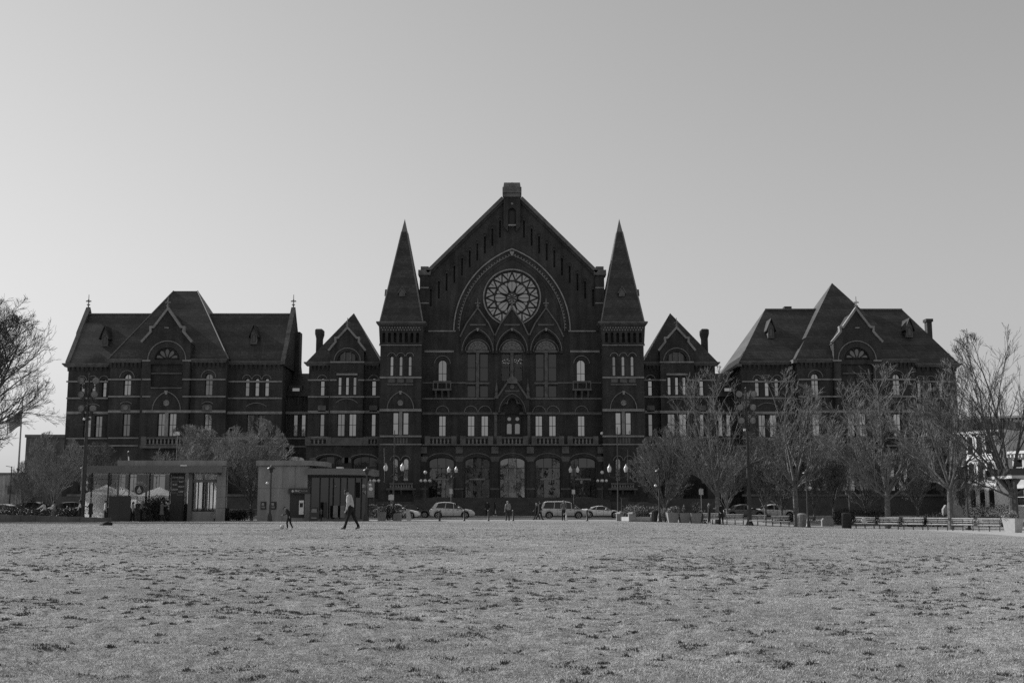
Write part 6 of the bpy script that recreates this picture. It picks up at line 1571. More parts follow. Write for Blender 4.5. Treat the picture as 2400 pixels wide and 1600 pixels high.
for i, (px, Y, rx, h, lb) in enumerate(((30, 97, 2.6, 1.3, 'dark leafy bush behind the low stone wall at the left edge'), (80, 98, 2.2, 1.1, 'dark leafy bush behind the seated group on the low wall'), (155, 99, 1.6, 1.3, 'dark bush behind the people at the low stone wall'), (560, 100, 1.6, 1.0, 'low dark bush between the two pavilions'))):
    xx = PX(px, 1200, Y); shrub(xx, Y, 0, rx, .8, h, lb, 'dark bushes along the park edge', LEAF_D, 2600, .06, 40 + i)
# railing between the pavilions
x0, x1 = PX(534, 1200, 104), PX(604, 1200, 104); t = thing('railing', 'white painted railing between the two pavilions', 'railing', ((x0 + x1) / 2, 104, 0)); hw = (x1 - x0) / 2
for z in (.2, 1.0): MB().box(-hw, hw, -.02, .02, z - .02, z + .02).build('rail', CONC, t)
k = MB().box(-.012, .012, -.012, .012, .22, .98).mesh('baluster')
for i in range(22): obj('baluster', k, CONC, t, loc=(-hw + 2 * hw * (i + .5) / 22, 0, 0))
# ------------------------------------------------------------------ vehicles
TYRE = mat('tyre_rubber', .02, rough=.8, var=.1); RIM = mat('alloy', .45, rough=.4, metal=.3, var=.05); TRIM = mat('black_trim', .025, rough=.5, var=.05)
CARGL = glass_mat('car_glass', .06, .01, .03); HEADL = mat('headlamp', .6, rough=.15, var=.05, spec=.8); TAILL = mat('tail_lamp', .1, rough=.25, var=.05, spec=.6)
def paint(name, v): 
    m = mat(name, v, rough=.35, var=.03, spec=.5); m.node_tree.nodes['Principled BSDF'].inputs['Coat Weight'].default_value = .6; return m
P_SIL, P_WHT, P_DRK, P_GRY = paint('silver_paint', .6), paint('white_car_paint', .82), paint('dark_car_paint', .03), paint('grey_car_paint', .15)
def itp(pts, x):
    if x <= pts[0][0]: return pts[0][1]
    for (a, za), (b, zb) in zip(pts, pts[1:]):
        if x <= b: return za + (zb - za) * (x - a) / (b - a)
    return pts[-1][1]
def car(label, loc, rz, L, Wd, deck, roof, wheels, wr, m, group, sill=.26, name='parked_car', pillars=(), glass_x=None, flip=1):
    """deck: outline of hood, belt line and tail (x from 0 at the tail to L at the nose); roof: outline of the cabin top; both from the side"""
    t = thing(name, label, 'car', loc, rz, group)
    hw = Wd / 2
    N = 64; xs = sorted(set([L * i / N for i in range(N + 1)] + [w + d for w in wheels for d in (-wr * 1.22, -wr * 1.0, -wr * .6, 0, wr * .6, wr * 1.0, wr * 1.22)]))
    def half(x):
        e = min(x, L - x); return hw * (1 - .16 * max(0, 1 - e / .55) ** 2)
    def bot(x):
        z = sill + .12 * max(0, 1 - min(x, L - x) / .35)
        for w in wheels:
            d = abs(x - w)
            if d < wr * 1.2: z = max(z, wr + math.sqrt((wr * 1.2) ** 2 - d * d))
        return z
    rings = []
    for x in xs:
        zt = itp(deck, x); zb = min(bot(x), zt - .08); h = zt - zb; w = half(x)
        sec = [(w * .93, zb), (w * .99, zb + h * .3), (w, zb + h * .55), (w * .97, zb + h * .85), (w * .9, zt - .02), (w * .6, zt + .02), (0, zt + .035)]
        rings.append([(x - L / 2, -y, z) for y, z in sec] + [(x - L / 2, y, z) for y, z in sec[::-1][1:]])
    mb = MB(); n = len(rings[0])
    for r in rings: mb.v += r
    for i in range(len(rings) - 1):
        for j in range(n - 1): mb.f.append((i * n + j, i * n + j + 1, (i + 1) * n + j + 1, (i + 1) * n + j))
    mb.f.append(tuple(range(n))); mb.f.append(tuple(range((len(rings) - 1) * n, len(rings) * n))[::-1])
    body = mb.build('body', m, t, smooth=True)
    ub = MB().box(-L / 2 + .25, L / 2 - .25, -hw * .86, hw * .86, sill - .06, sill + .3).build('underbody', TRIM, t)
    # cabin: glass volume with a painted roof and pillars
    x0, x1 = roof[0][0], roof[-1][0]; k = 22
    rg, rt = [], []
    for i in range(k + 1):
        x = x0 + (x1 - x0) * i / k; zr = itp(roof, x); zb = itp(deck, x) - .02; zr = max(zr, zb + .01); f = (zr - zb) / .6
        wb = half(x) * .93; wt = half(x) * (.93 - .17 * min(1, f))
        rg.append([(x - L / 2, -wb, zb), (x - L / 2, -wt, zr - .05 * min(1, f)), (x - L / 2, -wt * .8, zr), (x - L / 2, 0, zr + .02), (x - L / 2, wt * .8, zr), (x - L / 2, wt, zr - .05 * min(1, f)), (x - L / 2, wb, zb)])
    mb = MB()
    for r in rg: mb.v += r
    for i in range(k):
        for j in range(6): mb.f.append((i * 7 + j, i * 7 + j + 1, (i + 1) * 7 + j + 1, (i + 1) * 7 + j))
    gl = mb.build('window_glass', CARGL, t, smooth=True)
    mb = MB(); zmax = max(z for _, z in roof)
    sel = [i for i in range(k + 1) if itp(roof, x0 + (x1 - x0) * i / k) > zmax - .2]
    for a, b in zip(sel, sel[1:]):
        for j in range(1, 5):
            q = [rg[a][j], rg[a][j + 1], rg[b][j + 1], rg[b][j]]; mb.add([(x, y * 1.02, z + .012) for x, y, z in q], [(0, 1, 2, 3)])
    ro = mb.build('roof', m, t, smooth=True)
    for px_, dx, *pw in pillars:
        pw = pw[0] if pw else .03
        for s_ in (-1, 1):
            xa, xb = px_, px_ + dx; xa_, xb_ = xa, xb
            wa = half(xa) * .945; zr = max(itp(roof, xb), itp(deck, xb)); fb = min(1, (zr - itp(deck, xb)) / .6); wb = half(xb) * (.945 - .17 * fb)
            MB().add([(xa - pw - L / 2, s_ * wa, itp(deck, xa) - .03), (xa + pw - L / 2, s_ * wa, itp(deck, xa) - .03), (xb + pw * .8 - L / 2, s_ * wb, zr - .02), (xb - pw * .8 - L / 2, s_ * wb, zr - .02),
                      (xa - pw - L / 2, s_ * (wa - .06), itp(deck, xa) - .03), (xa + pw - L / 2, s_ * (wa - .06), itp(deck, xa) - .03), (xb + pw * .8 - L / 2, s_ * (wb - .06), zr - .02), (xb - pw * .8 - L / 2, s_ * (wb - .06), zr - .02)],
                     [(0, 1, 2, 3), (4, 5, 6, 7), (0, 3, 7, 4), (1, 2, 6, 5)]).build('pillar', m, t)
    # wheels
    for w in wheels:
        for s_ in (-1, 1):
            y = s_ * (hw - .12)
            tm = MB(); tm.lathe([(wr * .62, -.1), (wr * .9, -.11), (wr, -.07), (wr, .07), (wr * .9, .11), (wr * .62, .1)], (0, 0, 0), 20); me = tm.mesh('tyre'); me.transform(Matrix.Translation((w - L / 2, y, wr)) @ Matrix.Rotation(math.pi / 2, 4, 'X'))
            wh = obj('wheel', me, TYRE, t, smooth=True)
            rm = MB(); rm.lathe([(wr * .68, .05), (wr * .68, .125), (wr * .6, .13), (wr * .57, .108), (.01, .108)], (0, 0, 0), 18)
            for q in range(5): a = 2 * math.pi * q / 5; rm.tube([(.03 * math.cos(a), .03 * math.sin(a), .115), (wr * .6 * math.cos(a), wr * .6 * math.sin(a), .12)], wr * .09, 5)
            me = rm.mesh('rim'); me.transform(Matrix.Translation((w - L / 2, y, wr)) @ Matrix.Rotation(s_ * -math.pi / 2, 4, 'X') ); obj('rim', me, RIM, wh); dk = MB().lathe([(wr * .56, .1085), (wr * .56, .111), (wr * .12, .112)], (0, 0, 0), 16).mesh('rim_shadow_gap'); dk.transform(Matrix.Translation((w - L / 2, y, wr)) @ Matrix.Rotation(s_ * -math.pi / 2, 4, 'X')); obj('spoke_shade', dk, TRIM, wh)  # dark disc stands in for the shade between the spokes
    for s_ in (-1, 1):
        xh = L - .22; MB().ball((xh - L / 2, s_ * half(xh) * .78, itp(deck, xh) - .13), .15, 10, 6, .6).build('headlight', HEADL, t, smooth=True)
        MB().box(-L / 2 - .012 + .06, -L / 2 + .16, *sorted((s_ * half(.08) * .72, s_ * half(.08) * 1.01)), itp(deck, .1) - .34, itp(deck, .1) - .06).build('tail_light', TAILL, t)
        xm = x1 - .62; MB().ball((xm - L / 2, s_ * (half(xm) + .06), itp(deck, xm) + .1), .11, 8, 6, .75).build('door_mirror', m, t, smooth=True)
        for q in (.42, .62): 
            xd = L * q; MB().box(xd - .1 - L / 2, xd + .1 - L / 2, *sorted((s_ * half(xd) * .985, s_ * (half(xd) * .99 + .02))), itp(deck, xd) - .16, itp(deck, xd) - .13).build('door_handle', TRIM, t)
        dl = MB()
        for q in (.36, .52, .7): xd = L * q; dl.box(xd - .006 - L / 2, xd + .006 - L / 2, *sorted((s_ * half(xd) * .96, s_ * (half(xd) + .002))), sill + .1, itp(deck, xd) - .05)
        dl.build('door_gap', TRIM, t)
        MB().box(-L * .27, L * .24, *sorted((s_ * hw * .9, s_ * (hw * .985))), sill - .06, sill + .05).build('sill_trim', TRIM, t)
    MB().box(L / 2 - .1, L / 2 + .012, -hw * .5, hw * .5, sill + .12, sill + .3).build('grille', TRIM, t)
    MB().box(-L / 2 - .012, -L / 2 + .1, -.26, .26, sill + .3, sill + .42).build('number_plate', WHITE, t)
    return t
GV = 'cars on the road before the hall'
SUVD = [(0, .85), (.12, 1.06), (.5, 1.13), (1.6, 1.09), (3.1, 1.02), (3.55, .99), (4.25, .86), (4.5, .72), (4.6, .55)]; SUVR = [(.08, 1.1), (.3, 1.4), (.7, 1.59), (1.1, 1.655), (1.6, 1.68), (2.1, 1.65), (2.5, 1.56), (3.0, 1.3), (3.6, .98)]
VAND = [(0, .9), (.08, 1.06), (.4, 1.08), (3.6, 1.02), (4.2, .96), (4.8, .82), (5.05, .68), (5.12, .5)]; VANR = [(.06, 1.15), (.35, 1.58), (.7, 1.74), (2.6, 1.76), (3.2, 1.66), (3.9, 1.26), (4.3, .98)]
CPED = [(0, .72), (.1, .95), (.8, .98), (1.5, .93), (3.0, .86), (3.7, .8), (4.4, .66), (4.65, .5), (4.7, .42)]; CPER = [(.7, .98), (1.3, 1.18), (1.9, 1.3), (2.4, 1.29), (2.9, 1.1), (3.35, .86)]
SEDD = [(0, .78), (.1, .98), (.9, 1.0), (3.2, .93), (3.7, .88), (4.4, .72), (4.6, .5)]; SEDR = [(.7, 1.0), (1.3, 1.32), (1.9, 1.45), (2.5, 1.43), (3.1, 1.12), (3.55, .9)]
rz = lambda x: .008
x = PX(1061, 1200, 118); car('silver compact crossover driving past the hall entrance', (x, 118, .008), 0, 4.6, 1.85, SUVD, SUVR, (.85, 3.62), .35, P_SIL, GV, pillars=((.42, .3, .2), (1.55, .12), (2.45, -.05), (3.4, -.55)))
x = PX(1322, 1200, 118.3); car('silver minivan in front of the right hand entrance arches', (x, 118.3, .008), 0, 5.12, 1.95, VAND, VANR, (1.0, 4.0), .34, P_SIL, GV, pillars=((.3, .2, .13), (1.5, .08), (2.7, 0), (3.3, -.05), (4.25, -.65)))
x = PX(1411, 1200, 126.5); car('low white sports coupe beyond the silver minivan', (x, 126.5, .008), 0, 4.7, 1.9, CPED, CPER, (.9, 3.7), .34, P_WHT, GV, sill=.22, pillars=((.95, .42, .14), (1.6, .15), (3.3, -.55)))
x = PX(932, 1200, 113.5); car('white saloon whose nose shows right of the clipped hedge', (x, 113.5, .008), 0, 4.6, 1.85, SEDD, SEDR, (.9, 3.65), .33, P_WHT, GV, pillars=((.95, .42, .14), (2.1, 0), (3.5, -.6)))
x = PX(968, 1200, 126.8); car('dark saloon in the shade behind the white saloon', (x, 126.8, .008), 0, 4.6, 1.85, SEDD, SEDR, (.9, 3.65), .33, P_DRK, GV, pillars=((.95, .42, .14), (2.1, 0), (3.5, -.6)))
x = PX(1500, 1200, 126.6); car('dark sport utility car behind the masonry bed bush', (x, 126.6, .008), math.pi, 4.6, 1.85, SUVD, SUVR, (.85, 3.62), .35, P_DRK, GV, pillars=((.42, .3, .2), (1.55, .12), (2.45, -.05), (3.4, -.55)))
x = PX(1745, 1200, 118); car('grey saloon behind the right hand flood light mast', (x, 118, .008), 0, 4.6, 1.85, SEDD, SEDR, (.9, 3.65), .33, P_GRY, GV, pillars=((.95, .42, .14), (2.1, 0), (3.5, -.6)))
x = PX(1815, 1200, 118.4); car('silver saloon behind the short bench row', (x, 118.4, .008), 0, 4.6, 1.85, SEDD, SEDR, (.9, 3.65), .33, P_SIL, GV, pillars=((.95, .42, .14), (2.1, 0), (3.5, -.6)))
for px, Y, m, d, r, lb in ((92, 112.6, P_DRK, SUVD, SUVR, 'dark sport utility car parked behind the seated group'), (188, 113, P_DRK, SUVD, SUVR, 'black car behind the left flood light mast'), (5, 112.2, P_GRY, SEDD, SEDR, 'grey car cut by the left edge'), (880, 126.4, P_GRY, SEDD, SEDR, 'grey saloon parked behind the bank banner sign')):
    x = PX(px, 1200, Y); car(lb, (x, Y, .008), math.pi if px < 50 else 0, 4.6, 1.85, d, r, (.85, 3.62), .34, m, GV, pillars=((.45, .35, .18), (1.9, .1), (3.45, -.6)))
# ------------------------------------------------------------------ people
SKIN = mat('skin', .35, rough=.6, var=.08); SKIN_D = mat('dark_skin', .1, rough=.6, var=.08)
HAIR = mat('dark_hair', .02, rough=.6, var=.2, scale=20); HAIR_L = mat('light_hair', .2, rough=.6, var=.2, scale=20)
C = {k: mat('cloth_' + k, v, rough=.9, var=.18, scale=7) for k, v in dict(white=.7, pale=.45, grey=.2, mid=.12, dark=.035, black=.018, denim=.07).items()}
def person(label, x, y, z, H, rz, top, legs, shoe, lean=0, legL=(0, 0), legR=(0, 0), armL=(0, 10, 8), armR=(0, 10, 8), hair='short', coat=None, skin=None, extra=None, head_pitch=0, group=None, sleeve=None):
    """legs: (hip flexion, knee bend); arms: (shoulder flexion, elbow bend, swing out); degrees. Faces local +x."""
    skin = skin or SKIN
    t = thing('person', label, 'person', (x, y, z), rz, group)
    J = {}
    J['pel'] = Vector((0, 0, .52 * H))
    Rl = Matrix.Rotation(R(lean), 3, 'Y')
    up = lambda v: J['pel'] + Rl @ (Vector(v) * H)
    J['bel'] = up((0, 0, .08)); J['che'] = up((.005, 0, .2)); J['nb'] = up((0, 0, .3)); J['nk'] = up((.01, 0, .335))
    Rh = Matrix.Rotation(R(lean + head_pitch), 3, 'Y'); J['hd'] = J['nk'] + Rh @ Vector((.012, 0, .055)) * H; J['ht'] = J['nk'] + Rh @ Vector((.008, 0, .105)) * H
    def leg(s_, hip, knee, n):
        J['h' + n] = J['pel'] + Vector((0, s_ * .05 * H, -.015 * H)); a = R(hip)
        J['k' + n] = J['h' + n] + Vector((math.sin(a), s_ * .03, -math.cos(a))).normalized() * .235 * H; b = R(hip - knee)
        J['a' + n] = J['k' + n] + Vector((math.sin(b), s_ * .01, -math.cos(b))).normalized() * .235 * H
        pitch = b * .55; J['f' + n] = J['a' + n] + Vector((math.cos(pitch) * .095, 0, -.022 + math.sin(pitch) * .07)) * H; J['e' + n] = J['a' + n] + Vector((-.02, 0, -.024)) * H
    leg(1, *legL, 'L'); leg(-1, *legR, 'R')
    def arm(s_, fl, el, out, n):
        J['s' + n] = J['nb'] + Rl @ Vector((0, s_ * .105, -.015)) * H; a = R(fl) - R(lean) * .3; o = R(out)
        J['l' + n] = J['s' + n] + Vector((math.sin(a) * math.cos(o), s_ * math.sin(o), -math.cos(a) * math.cos(o))) * .17 * H; b = a + R(el)
        J['w' + n] = J['l' + n] + Vector((math.sin(b) * math.cos(o), s_ * math.sin(o) * .5, -math.cos(b) * math.cos(o))) * .145 * H
        J['p' + n] = J['w' + n] + Vector((math.sin(b + .15), 0, -math.cos(b + .15))) * .045 * H
    arm(1, *armL, 'L'); arm(-1, *armR, 'R')
    low = min(J[k].z for k in ('fL', 'fR', 'eL', 'eR', 'aL', 'aR')) - .018 * H
    for k in J: J[k].z -= low
    rad = dict(pel=(.068, .092), bel=(.062, .086), che=(.07, .1), nb=(.04, .06), nk=(.031, .031), hd=(.05, .046), ht=(.036, .036), hL=.066, hR=.066, kL=.044, kR=.044, aL=.029, aR=.029, fL=.019, fR=.019, eL=.02, eR=.02, sL=.043, sR=.043, lL=.033, lR=.033, wL=.022, wR=.022, pL=(.011, .022), pR=(.011, .022))
    E = [('pel', 'bel'), ('bel', 'che'), ('che', 'nb'), ('nb', 'nk'), ('nk', 'hd'), ('hd', 'ht')]
    for n in 'LR': E += [('pel', 'h' + n), ('h' + n, 'k' + n), ('k' + n, 'a' + n), ('a' + n, 'f' + n), ('a' + n, 'e' + n), ('nb', 's' + n), ('s' + n, 'l' + n), ('l' + n, 'w' + n), ('w' + n, 'p' + n)]
    ks = list(J); me = bpy.data.meshes.new('skeleton'); me.from_pydata([tuple(J[k]) for k in ks], [(ks.index(a), ks.index(b)) for a, b in E], [])
    ob = bpy.data.objects.new('skeleton', me); COL.objects.link(ob); ob.modifiers.new('skin', 'SKIN'); sb = ob.modifiers.new('sub', 'SUBSURF'); sb.levels = sb.render_levels = 1
    for i, k in enumerate(ks):
        r = rad[k]; r = r if isinstance(r, tuple) else (r, r); v = me.skin_vertices[0].data[i]; v.radius = (r[0] * H, r[1] * H); v.use_root = k == 'pel'
    ob.update_tag(); dg = bpy.context.evaluated_depsgraph_get(); ev = ob.evaluated_get(dg); bm = bpy.data.meshes.new_from_object(ev)
    V = [tuple(v.co) for v in bm.vertices]; F = [tuple(p.vertices) for p in bm.polygons]
    cen = [p.center.copy() for p in bm.polygons]
    bpy.data.objects.remove(ob); bpy.data.meshes.remove(me); bpy.data.meshes.remove(bm)
    def bone_mat(e):
        a, b = e
        if 'ht' in e or 'hd' in e: return 0
        if e == ('nb', 'nk'): return 0
        if a[0] == 'w' or b[0] == 'p': return 0
        if a[0] == 'a': return 3
        if a[0] in 'hk' and a not in ('hd',) : return 2
        if e in (('pel', 'hL'), ('pel', 'hR')): return 2
        if a[0] in 'sl' and b[0] in 'lw': return 4
        return 1
    mi = []
    for c in cen:
        best, bd = None, 9
        for e in E:
            a, b = J[e[0]], J[e[1]]; d = b - a; u = max(0, min(1, (c - a).dot(d) / d.length_squared)); q = (c - a - d * u).length
            if q < bd: best, bd = e, q
        mi.append(bone_mat(best))
    hm = MB()
    for n, s_ in (('L', 1), ('R', -1)):         # fingers: four of unequal length and a thumb from the side of the palm
        d = (J['p' + n] - J['w' + n]).normalized(); side = Vector((0, 1, 0)); fw = d.cross(side).normalized()
        for k, ln in enumerate((.036, .042, .039, .03)):
            st = J['p' + n] + side * (k - 1.5) * .0085 * H + d * .004 * H; md = st + d * ln * .55 * H + fw * .004 * H; en = md + (d * .8 - fw * -.5).normalized() * ln * .5 * H
            hm.tube([st, md, en], [.0052 * H, .0048 * H, .0036 * H], 5)
        st = J['w' + n].lerp(J['p' + n], .45) - side * s_ * .014 * H; hm.tube([st, st - side * s_ * .014 * H + d * .018 * H, st - side * s_ * .012 * H + d * .036 * H], [.0065 * H, .0055 * H, .004 * H], 5)
    # nose and ears
    f = Rh @ Vector((1, 0, 0)); hc = J['hd']
    hm.tube([hc + f * .046 * H + Vector((0, 0, .008 * H)), hc + f * .056 * H - Vector((0, 0, .006 * H))], [.005 * H, .008 * H], 5)
    for s_ in (-1, 1): hm.ball(hc + Vector((0, s_ * .046 * H, 0)), .012 * H, 6, 4)
    off = len(V); V += hm.v; F += [tuple(i + off for i in q) for q in hm.f]; mi += [0] * len(hm.f)
    nm = bpy.data.meshes.new('body'); nm.from_pydata(V, [], F)
    for m in (skin, top, legs, shoe, sleeve or top): nm.materials.append(m)
    nm.polygons.foreach_set('material_index', mi); nm.update()
    b = obj('body', nm, None, t, smooth=True)
    ey = MB()
    for s_ in (-1, 1): ey.ball(hc + f * .046 * H + Vector((0, s_ * .018 * H, .012 * H)), .006 * H, 6, 4)
    ey.build('eyes', HAIR, t)
    hh = MB(); back = -(Rh @ Vector((1, 0, 0))); u = (Rh @ Vector((0, 0, 1)))
    if hair in ('short', 'long', 'bun', 'lightlong', 'light'):
        hh.ball(hc + back * .012 * H + u * .018 * H, .056 * H, 10, 8)
        if 'long' in hair: hh.tube([hc + back * .03 * H + u * .02 * H, hc + back * .05 * H - u * .05 * H, hc + back * .055 * H - u * .12 * H], [.045 * H, .045 * H, .02 * H], 8)
        if hair == 'bun': hh.ball(hc + back * .05 * H + u * .055 * H, .024 * H, 8, 6)
        hh.build('hair', HAIR_L if 'light' in hair else HAIR, t, smooth=True)
    elif hair == 'beanie':
        hh.lathe([(.055, -.01), (.058, .01), (.054, .04), (.035, .065), (.01, .075)], (0, 0, 0), 10); hh.ball((0, 0, .085), .02, 8, 6)
        q = hh.mesh('beanie'); q.transform(Matrix.Translation(hc + u * .012 * H) @ Rh.to_4x4() @ Matrix.Scale(H, 4)); obj('beanie', q, C['dark'], t, smooth=True)
    elif hair == 'cap':
        hh.lathe([(.057, 0), (.055, .03), (.035, .055), (.005, .06)], (0, 0, 0), 10); hh.add([(.03, -.045, .006), (.11, -.035, 0), (.115, .035, 0), (.03, .045, .006), (.03, -.045, .014), (.11, -.035, .006), (.115, .035, .006), (.03, .045, .014)], [(0, 1, 2, 3), (4, 5, 6, 7), (0, 1, 5, 4), (1, 2, 6, 5), (2, 3, 7, 6)])
        q = hh.mesh('cap'); q.transform(Matrix.Translation(hc + u * .014 * H) @ Rh.to_4x4() @ Matrix.Scale(H, 4)); obj('cap', q, C['dark'], t, smooth=True)
    elif hair == 'hood':
        hh.ball(hc + back * .014 * H + u * .012 * H, .064 * H, 10, 8); hh.build('hood', coat or top, t, smooth=True)
    if coat:
        cm = MB(); prof = [(.1, .835), (.115, .8), (.105, .68), (.1, .6), (.115, .48), (.14, .36), (.142, .345)]; n = 14; vs, fs = [], []
        for r, zz in prof:
            hh_ = (zz - .52) * H; c = J['pel'] + (Rl @ Vector((0, 0, hh_)) if zz > .52 else Vector((0, 0, hh_)))
            for j in range(n): a = 2 * math.pi * j / n; vs.append((c.x + r * .72 * H * math.cos(a), c.y + r * 1.05 * H * math.sin(a) * (1 if zz < .8 else .9), c.z))
        for i in range(len(prof) - 1):
            for j in range(n): fs.append((i * n + j, i * n + (j + 1) % n, (i + 1) * n + (j + 1) % n, (i + 1) * n + j))
        cm.add(vs, fs); co = cm.build('coat', coat, t, smooth=True); co.modifiers.new('thick', 'SOLIDIFY').thickness = .012
    if extra == 'bag':
        bg_ = MB(); p = J['pR']; bg_.frustum(p.x - .08, p.x + .08, p.y - .2, p.y + .2, p.z - .5, p.x - .05, p.x + .05, p.y - .16, p.y + .16, p.z - .1); bg_.build('shoulder_bag', C['pale'], t)
    return t
LEFT, RIGHT, AWAY, TOWARD = math.pi, 0.0, math.pi / 2, -math.pi / 2
yy = 49.6; x = PX(822, 1240, yy)
person('adult in white top, dark trousers and bobble hat striding on the lawn', x, yy, lawn_z1(x, yy) - .02, 1.8, LEFT, C['pale'], C['black'], C['mid'], lean=12, legL=(20, 6), legR=(-20, 8), armL=(4, 12, 8), armR=(10, 14, 8), hair='beanie', head_pitch=10)
x2 = PX(678, 1235, yy)
person('small child in dark cap and clothes running at the ball', x2, yy, lawn_z1(x2, yy) - .01, 1.06, LEFT, C['black'], C['black'], C['white'], lean=26, legL=(22, 30), legR=(-6, 22), armL=(-30, 14, 20), armR=(25, 60, 12), hair='cap', head_pitch=14)
xb = PX(661, 1236, yy); t = thing('ball', 'pale ball on the grass in front of the running child', 'ball', (xb, yy, lawn_z1(xb, yy) + .09)); MB().ball((0, 0, 0), .1, 16, 12).build('ball_skin', mat('ball_leather', .5, rough=.5, var=.25, scale=14), t, smooth=True)
sm = MB()
for k in range(3): 
    pts = [(math.cos(R(a)) * .1005, math.sin(R(a)) * .1005, 0) for a in range(0, 361, 20)]; M = Matrix.Rotation(R(60 * k), 3, 'X') @ Matrix.Rotation(R(30), 3, 'Y'); sm.tube([M @ Vector(p) for p in pts], .003, 4)
sm.build('seams', C['grey'], t)
def pp(px, Y): return PX(px, 1205, Y), Y
GP = 'people around the plaza and the pavilions'
def who(label, px, Y, H, rz, top, legs, z=None, **k):
    x = PX(px, 1205, Y); return person(label, x, Y, (.012 if 99.5 < Y < 110 else gz(x, Y)) if z is None else z, H, rz, top, legs, k.pop('shoe', C['black']), group=GP, **k)
who('man in grey coat standing by the bollards with one arm out', 1190, 100.2, 1.74, AWAY + .5, C['grey'], C['dark'], armR=(30, 10, 30), armL=(5, 8, 8), legL=(6, 4), legR=(-5, 3), hair='light')
who('dark dressed pedestrian far off before the entrance steps', 1142, 137, 1.8, TOWARD, C['dark'], C['black'], z=.146, coat=C['dark'], legL=(8, 4), legR=(-8, 4))
who('pedestrian with a pale bag far off before the entrance steps', 1160, 136.6, 1.7, RIGHT, C['black'], C['black'], z=.146, hair='long', extra='bag', legL=(10, 6), legR=(-10, 6), shoe=C['white'])
who('left walker of a close pair behind the silver minivan', 1258, 106, 1.62, LEFT, C['dark'], C['black'], hair='lightlong', legL=(22, 8), legR=(-20, 10), armL=(20, 25, 6))
who('right walker of a close pair, in black, behind the minivan', 1265, 105.4, 1.76, RIGHT, C['black'], C['black'], hair='short', legL=(20, 6), legR=(-22, 10), armL=(18, 15, 6), coat=C['black'])
who('person in dark jacket standing in front of the minivan door', 1321, 101, 1.78, AWAY, C['mid'], C['black'], hair='light', armL=(14, 60, 6), armR=(10, 50, 8))
who('toddler in pale clothes beside the person at the minivan', 1327, 100.4, .85, LEFT, C['pale'], C['white'], hair='light', legL=(12, 6), legR=(-10, 8), armL=(60, 5, 10))
who('person in short dark jacket with bright shoes by the bench tree', 1662, 96.6, 1.75, RIGHT, C['dark'], C['black'], hair='lightlong', armL=(35, 75, 6), armR=(35, 70, 6), legL=(-4, 4), legR=(4, 3), shoe=C['white'])
who('tall person in long black coat with a hand on the hip', 1690, 96.2, 1.82, TOWARD + .4, C['black'], C['black'], hair='hood', coat=C['black'], armL=(-20, 70, 35), armR=(15, 30, 10), legL=(8, 4), legR=(-8, 4))
who('person in pale jumper bending at the low stone wall', 105, 93.4, 1.66, LEFT, C['pale'], C['dark'], lean=14, hair='long', armL=(55, 10, 12), armR=(25, 25, 10), sleeve=C['white'])
who('person in grey top facing left, right of the pale jumper', 126, 93.2, 1.68, LEFT, C['grey'], C['mid'], hair='short', armL=(40, 40, 6), armR=(20, 60, 6), sleeve=C['white'])
who('person in dark vest with white sleeves at the flood light mast', 187, 93.0, 1.78, LEFT + .3, C['black'], C['black'], hair='long', armL=(20, 60, 12), armR=(10, 30, 16), sleeve=C['white'])
who('person in dark coat just right of the white sleeved person', 212, 93.6, 1.78, LEFT, C['dark'], C['black'], hair='light', armL=(30, 80, 6), coat=C['dark'])
who('person in pale top half hidden by the dark screen', 246, 96, 1.75, RIGHT + .5, C['pale'], C['dark'], hair='bun', armL=(30, 70, 8))
who('person in pale jacket waiting at the bar, right of the screen', 311, 95.2, 1.66, RIGHT, C['pale'], C['black'], hair='long', legL=(8, 4), legR=(-6, 6))
who('person in grey jacket leaning to the bar counter', 330, 95.0, 1.8, RIGHT, C['grey'], C['black'], hair='light', lean=8, armL=(35, 30, 8), armR=(40, 40, 8))
who('woman in flared grey coat with raised hands by the dark shrub', 379, 93.6, 1.66, RIGHT + .4, C['mid'], C['dark'], hair='long', coat=C['mid'], armL=(80, 60, 14), armR=(70, 70, 14), shoe=C['grey'])
who('person in white top behind the woman in the flared coat', 393, 95.8, 1.76, LEFT, C['white'], C['black'], hair='short', armL=(50, 60, 8), armR=(40, 80, 8))
who('child in striped top standing inside the bank kiosk glass', 753, 95.6, 1.1, LEFT, C['mid'], C['black'], hair='short', armL=(60, 50, 8))
# ------------------------------------------------------------------ neighbouring buildings
GREYB = brick_mat('grey_brick', .12); WHITEB = mat('white_painted_brick', .5, rough=.75, var=.1, scale=.8); PALEB = brick_mat('pale_brick', .3); DKROOF = mat('flat_roof_dark', .06, var=.2)
x0, x1 = PX(57, 1100, 158), PX(175, 1100, 158); zt = PZ(1018, 158)
g = thing('parking_garage', 'plain windowless dark block left of the side hall', 'building', ((x0 + x1) / 2, 160, 0)); hw = (x1 - x0) / 2
MB().box(-hw, hw + 6, -2, 30, 0, zt - .4).build('wall', GREYB, g); MB().box(-hw - .15, hw + 6, -2.15, 30.1, zt - .4, zt).build('parapet', STONE_D, g)
for i in range(3): MB().box(-hw + 1.0 + i * 2.4, -hw + 2.6 + i * 2.4, -2.03, -1.98, .2, 3.0).build('shutter', DKROOF, g)

